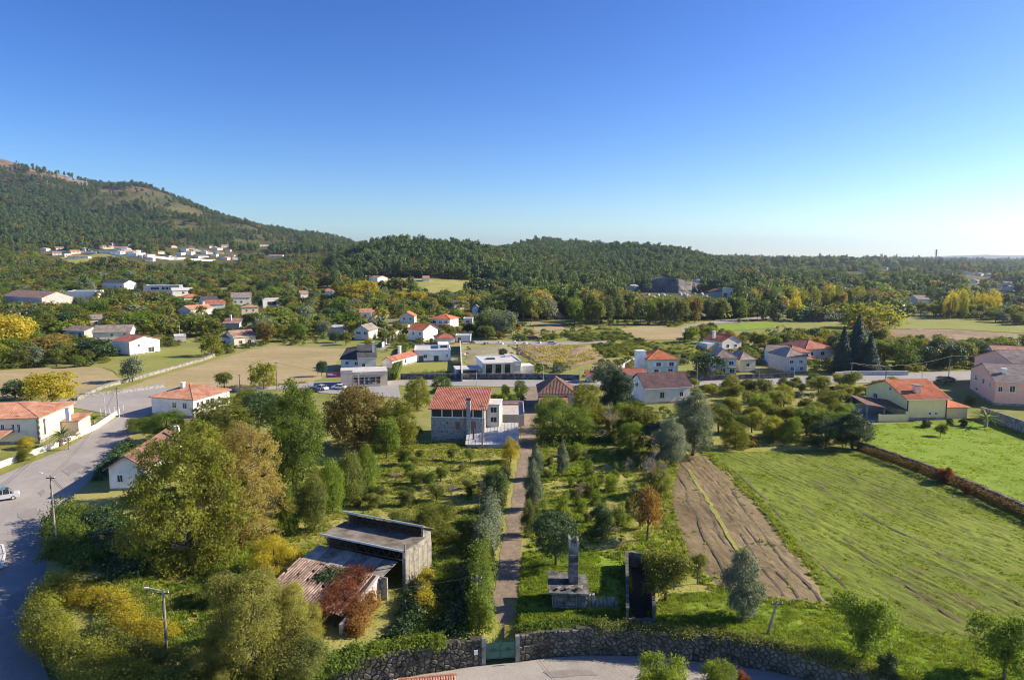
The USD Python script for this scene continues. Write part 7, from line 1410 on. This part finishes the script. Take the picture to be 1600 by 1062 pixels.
# ------------------------------------------------------------------ the far woods: nobody could count them
def instancer(name, label, cat, kinds, idx, P, S, R, kind_='stuff'):
    pi = UsdGeom.PointInstancer.Define(stage, numbered('/World', name)); tag(pi, label, cat, None, kind_)
    rel = pi.CreatePrototypesRel(); uniq = list(dict.fromkeys(kinds)); idx = np.array([uniq.index(k) for k in kinds])[np.asarray(idx, int)]; kinds = uniq
    for i, k in enumerate(kinds):
        q = UsdGeom.Xform.Define(stage, f'{pi.GetPath()}/{k}'); q.GetPrim().GetReferences().AddInternalReference(KINDS[k]); rel.AddTarget(q.GetPath())
    n = len(idx); pi.CreateProtoIndicesAttr(Vt.IntArray.FromNumpy(np.asarray(idx, np.int32))); pi.CreatePositionsAttr(Vt.Vec3fArray.FromNumpy(np.asarray(P, np.float32)))
    pi.CreateScalesAttr(Vt.Vec3fArray.FromNumpy(np.asarray(S, np.float32))); a = np.asarray(R) / 2
    q = np.zeros((n, 4), np.float16); q[:, 2] = np.sin(a); q[:, 3] = np.cos(a); pi.CreateOrientationsAttr(Vt.QuathArray.FromNumpy(q))
    return pi
rf = np.random.default_rng(1234)
def jitter(y0, y1, cell, wmax=.86):
    xs = np.arange(-y1 * wmax, y1 * wmax, cell); ys = np.arange(y0, y1, cell); X, Y = np.meshgrid(xs, ys); X = X + rf.uniform(-.5, .5, X.shape) * cell; Y = Y + rf.uniform(-.5, .5, Y.shape) * cell
    m = np.abs(X) < Y * wmax; return np.c_[X[m], Y[m]]
from shapely import union_all, STRtree, points as shp_points
fields_u = union_all([f.buffer(3) for f in FIELDS] + FOOT)
def keep_mask(x, y, z, h, w):
    ok = ~contains_xy(fields_u, x, y); d = y * math.cos(PITCH) - (z - CAM_H) * math.sin(PITCH); px = 800 + FPX * x / d
    def py(zz): q = zz - CAM_H; return 531 - FPX * (y * math.sin(PITCH) + q * math.cos(PITCH)) / (y * math.cos(PITCH) - q * math.sin(PITCH))
    top, bot, hw = py(z + h), py(z), w / 2 / d * FPX * .8
    for x0, y0, x1, y1, Y in KEEP:
        ok &= ~((Y > y) & (px + hw > x0 + 1) & (px - hw < x1 - 1) & (top < y1 - (y1 - y0) * .3) & (bot > y0))
    return ok
FK = ['far_pine', 'far_pine_tall', 'far_eucalypt', 'far_broad', 'far_brown', 'far_green', 'far_yellow', 'far_dark', 'far_grey']
def pick(w):                                                        # w: (n, 9) weights
    c = np.cumsum(w, 1); return (rf.random(len(w))[:, None] * c[:, -1:] > c).sum(1)
def wood(name, label, y0, y1, cell, hr, sel, wts, dens):
    Q = jitter(y0, y1, cell); Q = Q[sel(Q[:, 0], Q[:, 1])]; x, y = Q.T; z = terrain(x, y); p3 = np.c_[x, y, 0 * x]
    dn = dens(x, y, z, p3); m = rf.random(len(x)) < dn; x, y, z, p3 = x[m], y[m], z[m], p3[m]; n = len(x)
    h = rf.uniform(*hr, n) * (.68 + .62 * meshkit.fbm(p3 / 70., 3, 21)) * np.exp(rf.normal(0, .1, n)); k = pick(wts(x, y, z, p3)); asp = np.where(k < 3, .5, .95) * rf.uniform(.8, 1.15, n); w = h * asp
    h = np.where(k >= 3, h * .78, h); m = keep_mask(x, y, z, h, w); x, y, z, h, w, k = x[m], y[m], z[m], h[m], w[m], k[m]
    instancer(name, label, 'wood', FK, k, np.c_[x, y, z - .2], np.c_[w, w, h], rf.uniform(0, 6.28, len(x))); print(name, len(x))
s_ = lambda x, y: 800 + FPX * x / y
nz = lambda p, s, sd: meshkit.fbm(p / s, 3, sd)
def w_of(p, base, alt, s=70., sd=3, lo=.45, hi=.55):
    t = np.clip((nz(p, s, sd) - lo) / (hi - lo), 0, 1)[:, None]; return np.array(base, float) * (1 - t) + np.array(alt, float) * t
#            pine tall euc broad brown green yellow dark grey
VALLEY, VALLEY2 = [0, 1, 2, 5, 1.2, 5, 3, 1, 2], [0, 0, 1, 3, 2.2, 3, 6, 0, 1]
PINES, EUCS, MIXED = [6, 4, 1, 0, .3, 0, 0, .5, 0], [1, 2, 6, 1, .6, .5, .2, .5, 0], [1, 1, 3, 4, 2, 3, 2, 1, .5]
PLAIN, PLAIN2 = [.5, 1, 3, 3, 1, 2, .3, 3, 2], [0, 0, 1, 3, 2, 3, 2, 0, 3]
wood('valley_wood', 'patchy woods and gardens of the valley floor on the left', 335, 640, 8.5, (7, 12), lambda x, y: s_(x, y) < 800, lambda x, y, z, p: w_of(p, VALLEY, VALLEY2), lambda x, y, z, p: np.clip((nz(p, 60., 8) - .26) * 6, .3, .95))
wood('tall_wood', 'tall dense mixed wood at the foot of the quarry and pine hill', 400, 640, 6.5, (14, 20), lambda x, y: (s_(x, y) >= 800) & (s_(x, y) < 1215), lambda x, y, z, p: w_of(p, EUCS, MIXED, 60.), lambda x, y, z, p: np.where(y > 445 - (s_(x, y) - 800) * .05, .95, 0))
wood('plain_wood', 'clumps and hedges of the near plain on the right', 335, 640, 9, (8, 15), lambda x, y: s_(x, y) >= 1215, lambda x, y, z, p: w_of(p, PLAIN, PLAIN2), lambda x, y, z, p: np.clip((nz(p * [.5, 1.3, 1], 70., 18) - .38) * 5, .1, .85))
wood('pine_hill_wood', 'dense pine and eucalyptus wood on the low central hill', 640, 1500, 7.6, (12, 18), lambda x, y: (s_(x, y) > 520) & (s_(x, y) < 1150), lambda x, y, z, p: w_of(p, PINES, EUCS, 110.) * (1 - np.clip((760 - y) / 120, 0, 1))[:, None] + np.array(MIXED) * np.clip((760 - y) / 120, 0, 1)[:, None], lambda x, y, z, p: np.where(y < 720, np.clip((nz(p, 50., 28) - .35) * 5, .25, .9), .95))
wood('lower_slope_wood', 'mixed wood around the hamlet on the lower mountain slope', 640, 1320, 9.5, (9, 15), lambda x, y: s_(x, y) <= 520, lambda x, y, z, p: w_of(p, MIXED, VALLEY2, 90., 5) + np.array(EUCS) * np.clip((y - 1000) / 300, 0, 1)[:, None], lambda x, y, z, p: np.where((y > 930) & (y < 1230) & (np.abs(s_(x, y) - 220) < 165), np.clip((nz(p, 40., 38) - .42) * 5, .05, .7), np.clip((nz(p, 80., 38) - .25) * 6, .3, .95)))
wood('mountain_wood', 'pine wood covering the mountain side', 1320, 2700, 11, (12, 19), lambda x, y: s_(x, y) <= 560, lambda x, y, z, p: w_of(p, PINES, EUCS, 170.), lambda x, y, z, p: np.clip((nz(p, 150., 48) - .40) * 9, .05, .97) * np.clip((352 - z) / 60, .03, 1) * np.where(z > 285, np.clip((nz(p, 90., 49) - .4) * 6, .08, 1), 1))
wood('ridge_wood', 'woods on the low ridges behind the central hill', 1500, 2800, 14, (13, 19), lambda x, y: (s_(x, y) > 560) & (s_(x, y) < 1180), lambda x, y, z, p: w_of(p, PINES, EUCS, 170.), lambda x, y, z, p: np.full(len(x), .95))
wood('plain_wood', 'dark woods between the fields of the middle plain on the right', 640, 1500, 10.5, (11, 18), lambda x, y: s_(x, y) >= 1150, lambda x, y, z, p: w_of(p, EUCS, PLAIN, 130.), lambda x, y, z, p: np.clip((nz(p * [.35, 1.2, 1], 120., 58) - .34) * 6, .05, .95))
wood('plain_wood', 'hazy woods of the far plain towards the horizon', 1500, 3200, 17, (13, 21), lambda x, y: s_(x, y) >= 1180, lambda x, y, z, p: w_of(p, EUCS, PLAIN, 200.), lambda x, y, z, p: np.clip((nz(p * [.3, 1.2, 1], 260., 68) - .33) * 6, .08, .95))
wood('horizon_wood', 'farthest woods on the blue hills of the horizon', 3200, 6800, 42, (20, 30), lambda x, y: s_(x, y) > 700, lambda x, y, z, p: w_of(p, EUCS, PINES, 600.), lambda x, y, z, p: np.clip((nz(p * [.3, 1, 1], 700., 78) - .3) * 6, .1, .9))
if SPARE:
    ks = sorted({q[0] for q in SPARE}); instancer('garden_wood', 'smaller trees filling in between the village gardens', 'wood', ks, [ks.index(q[0]) for q in SPARE], [q[1] for q in SPARE], [(q[3], q[3], q[2]) for q in SPARE], rf.uniform(0, 6.28, len(SPARE)))

# ------------------------------------------------------------------ grass and weeds near the camera
def tuft(key, leaf, blades, seed, wide=.5):
    r = np.random.default_rng(seed); V, F = [], []
    for k in range(blades):
        a = r.uniform(0, 6.28); o = r.uniform(-.35, .35, 2) * wide * 2; h = r.uniform(.45, 1.0); d = np.array([math.cos(a), math.sin(a)]) * r.uniform(.15, .6); b = np.array([-math.sin(a), math.cos(a)]) * r.uniform(.07, .13)
        V += [(*(o - b), 0), (*(o + b), 0), (*(o + d * .5 + b * .7), h * .65), (*(o + d * .5 - b * .7), h * .65), (*(o + d), h)]; n = len(V) - 5; F += [(n, n + 1, n + 2), (n, n + 2, n + 3), (n + 3, n + 2, n + 4)]
    root = UsdGeom.Xform.Define(stage, f'/World/plant_kinds/{key}'); usdkit.mesh(stage, f'/World/plant_kinds/{key}/blades', (np.array(V), np.array(F)), LEAF[leaf]); KINDS[key] = str(root.GetPath())
LEAF['grass'] = leaf_look('grass_green', (.08, .12, .012), (.14, .19, .02), (.21, .25, .035), trans=.5, scale=.3)
LEAF['drygrass'] = leaf_look('grass_dry', (.13, .12, .03), (.22, .20, .06), (.32, .26, .11), trans=.3, scale=.3)
tuft('tuft_green', 'grass', 14, 1); tuft('tuft_dry', 'drygrass', 12, 2); tuft('weed_green', 'green', 16, 3, .6); tuft('tuft_olive', 'yellowgreen', 12, 4)
def meadow(name, label, px, n, hr, weights, seed, world=None, hole=0.0):
    r = np.random.default_rng(seed); poly = Polygon(world if world is not None else [G(*p)[:2] for p in px]).buffer(0); x0, y0, x1, y1 = poly.bounds; P = r.uniform([x0, y0], [x1, y1], (n * 4, 2))
    P = P[contains_xy(poly, P[:, 0], P[:, 1])]; P = P[~contains_xy(union_all([f.buffer(-1.2) for f in FOOT if not f.buffer(-1.2).is_empty]), P[:, 0], P[:, 1])]
    if hole: P = P[~contains_xy(poly.buffer(-hole), P[:, 0], P[:, 1]) | (r.random(len(P)) < .02)]
    c = meshkit.fbm(np.c_[P, 0 * P[:, 0]] / 3.0, 3, seed); P = P[r.random(len(P)) < np.clip((c - .3) * 4, .08, 1)][:n]; ks = ['tuft_green', 'tuft_dry', 'weed_green', 'tuft_olive']; w = np.array(weights, float)
    t = meshkit.noise(np.c_[P, 0 * P[:, 0]] / 4.5, seed + 1)[:, None]; ww = w * np.where(np.arange(4)[None] == 1, .3 + 1.6 * t, 1.7 - 1.4 * t); cs = np.cumsum(ww, 1); k = (r.random(len(P))[:, None] * cs[:, -1:] > cs).sum(1)
    h = r.uniform(*hr, len(P)) * np.where(k == 2, 1.3, 1); s = h * r.uniform(1.0, 1.6, len(P)); return instancer(name, label, 'grass', ks, k, np.c_[P, terrain(P[:, 0], P[:, 1]) + .03], np.c_[s, s, h], r.uniform(0, 6.28, len(P)))
meadow('grass', 'lush grass tufts of the kiln lawn', [(806, 1002), (815, 900), (820, 862), (880, 852), (960, 868), (984, 878), (990, 978), (920, 980), (860, 983)], 12000, (.14, .34), (6, .4, 1, 2), 1)
meadow('grass', 'lush grass tufts of the green verge above the long wall', [(990, 980), (1040, 930), (1130, 925), (1230, 942), (1300, 948), (1430, 988), (1600, 1016), (1700, 1060), (1560, 1130), (1400, 1062), (1330, 1036), (1270, 1018), (1150, 995), (1080, 988)], 20000, (.14, .34), (6, .6, .8, 2), 2)
meadow('grass', 'rough dry grass of the orchard', [(300, 900), (250, 960), (330, 905), (430, 800), (470, 745), (590, 700), (690, 690), (800, 705), (790, 790), (730, 800), (670, 838), (560, 812), (500, 880), (440, 870)], 20000, (.14, .38), (2.2, 3, .5, 3), 3)
meadow('grass', 'rough grass of the slope inside the hedge bank', [(90, 925), (250, 880), (420, 850), (440, 940), (330, 1030), (220, 1000)], 12000, (.22, .55), (3, 2, 1, 2), 4)
meadow('grass', 'weedy grass between the garden rows', [(838, 700), (1000, 690), (1060, 720), (1045, 800), (1060, 860), (1000, 890), (890, 850), (822, 855), (826, 780)], 17000, (.16, .5), (3, 2, .8, 2.4), 5)
meadow('grass', 'weeds in the dark yard beside the ruined shed', [(640, 860), (735, 800), (776, 790), (757, 985), (640, 1008)], 5000, (.2, .5), (1, 1, 2, 1), 6)
meadow('grass', 'short grass of the mown field', [(1108, 708), (1340, 704), (1420, 727), (1610, 808), (1700, 900), (1600, 1012), (1430, 983), (1308, 942), (1194, 790)], 46000, (.09, .22), (5, 1.0, .8, 2.2), 7)
meadow('grass', 'grass of the side lawn behind the drystone wall', [(1364, 664), (1420, 661), (1550, 658), (1600, 676), (1700, 720), (1700, 840), (1450, 732), (1347, 702)], 16000, (.10, .26), (6, .6, .4, 2), 8)

meadow('grass', 'weeds along the ragged edges of the tilled strip', None, 5000, (.14, .4), (3, 2, 1, 2), 9, world=np.array(max(getattr(_w := Polygon([G(*p)[:2] for p in [(1042, 715), (1102, 708), (1188, 792), (1303, 946), (1232, 940), (1130, 922), (1075, 880), (1050, 800)]]).buffer(1.3), 'geoms', [_w]), key=lambda q: q.area).exterior.coords), hole=1.7)
def crop_rows(name, label, px, ang, gap, step, hr, ks, seed):
    r = np.random.default_rng(seed); poly = Polygon([G(*p)[:2] for p in px]).buffer(-1.0); c = np.array(poly.centroid.coords[0]); L = max(poly.bounds[2] - poly.bounds[0], poly.bounds[3] - poly.bounds[1]); U, V = np.meshgrid(np.arange(-L, L, gap), np.arange(-L, L, step)); U = U + r.normal(size=U.shape) * .18; V = V + r.uniform(-.5, .5, V.shape) * step; a = math.radians(ang)
    P = np.c_[c[0] + U.ravel() * math.cos(a) + V.ravel() * math.sin(a), c[1] - U.ravel() * math.sin(a) + V.ravel() * math.cos(a)]; P = P[contains_xy(poly, P[:, 0], P[:, 1]) & (r.random(len(P)) < .85)]
    h = r.uniform(*hr, len(P)); w = h * r.uniform(.8, 1.3, len(P)); instancer(name, label, 'crop', ks, r.integers(0, len(ks), len(P)), np.c_[P, terrain(P[:, 0], P[:, 1]) - .1], np.c_[w, w, h], r.uniform(0, 6.28, len(P))); print(name, len(P))
crop_rows('vines', 'rows of yellowing vines below the far lane', [(920, 541), (1000, 536), (1090, 542), (1110, 560), (1060, 562), (1000, 556), (945, 560)], 80, 2.6, 1.3, (1.2, 2.0), ['far_yellow', 'far_yellow', 'far_broad', 'far_green'], 61)
crop_rows('vines', 'rows of vines beyond the far lane', [(870, 522), (960, 513), (1000, 530), (905, 536)], 80, 2.8, 1.6, (1.2, 2.0), ['far_yellow', 'far_broad', 'far_green'], 62)
crop_rows('maize', 'dry brown maize standing in rows behind the modern villa', [(803, 543), (900, 541), (933, 546), (942, 561), (900, 571), (836, 569)], 35, 1.9, .9, (1.3, 2.1), ['tuft_dry'], 63)
def scrub_patch(name, label, px, n, hr, ks, seed, thr=.42):
    r = np.random.default_rng(seed); poly = Polygon(px); x0, y0, x1, y1 = poly.bounds; Q = r.uniform([x0, y0], [x1, y1], (n * 2, 2)); Q = Q[contains_xy(poly, Q[:, 0], Q[:, 1])]
    P = np.array([G(*q) for q in Q]); P = P[~contains_xy(fields_u, P[:, 0], P[:, 1])]; P = P[meshkit.fbm(np.c_[P[:, :2], 0 * P[:, 0]] / 14., 3, seed) > thr][:n]; h = r.uniform(*hr, len(P)); w = h * r.uniform(.9, 1.7, len(P))
    ok = keep_mask(P[:, 0], P[:, 1], P[:, 2], h * .7, w); P, h, w = P[ok], h[ok], w[ok]
    instancer(name, label, 'scrub', ks, r.integers(0, len(ks), len(P)), P - [0, 0, .15], np.c_[w, w, h], r.uniform(0, 6.28, len(P))); print(name, len(P))
SC = ['far_yellow', 'far_broad', 'far_green', 'far_brown', 'far_grey', 'far_broad', 'far_green', 'far_dark']
scrub_patch('garden_scrub', 'low scrub and weeds between the village gardens on the left', [(-20, 478), (300, 480), (600, 480), (800, 500), (720, 540), (600, 552), (530, 530), (340, 560), (120, 590), (-20, 580)], 1500, (.8, 2.6), SC, 71)
scrub_patch('garden_scrub', 'low scrub and weeds between the gardens on the right', [(800, 500), (1300, 490), (1620, 500), (1620, 590), (1450, 582), (1100, 592), (860, 592), (800, 560)], 1500, (.8, 2.6), SC, 72)
scrub_patch('garden_scrub', 'weeds and saplings along the near gardens', [(840, 612), (1060, 612), (1340, 606), (1340, 700), (1110, 700), (1000, 690), (845, 700)], 260, (.6, 1.8), SC, 73, .4)
# ------------------------------------------------------------------ haze: one box of even, thin air
if HAZE > 0:
    hm = usdkit.material(stage, '/World/Looks/haze_air', {'v': ('principled_volume', {'color': (.80, .88, 1.0), 'density': HAZE, 'anisotropy': .7})}, [], volume='v.volume')
    m = MB(); m.lo((-14600, -900, -60), (14600, 14600, 420)); m.build('haze', hm, None, kind='stuff')
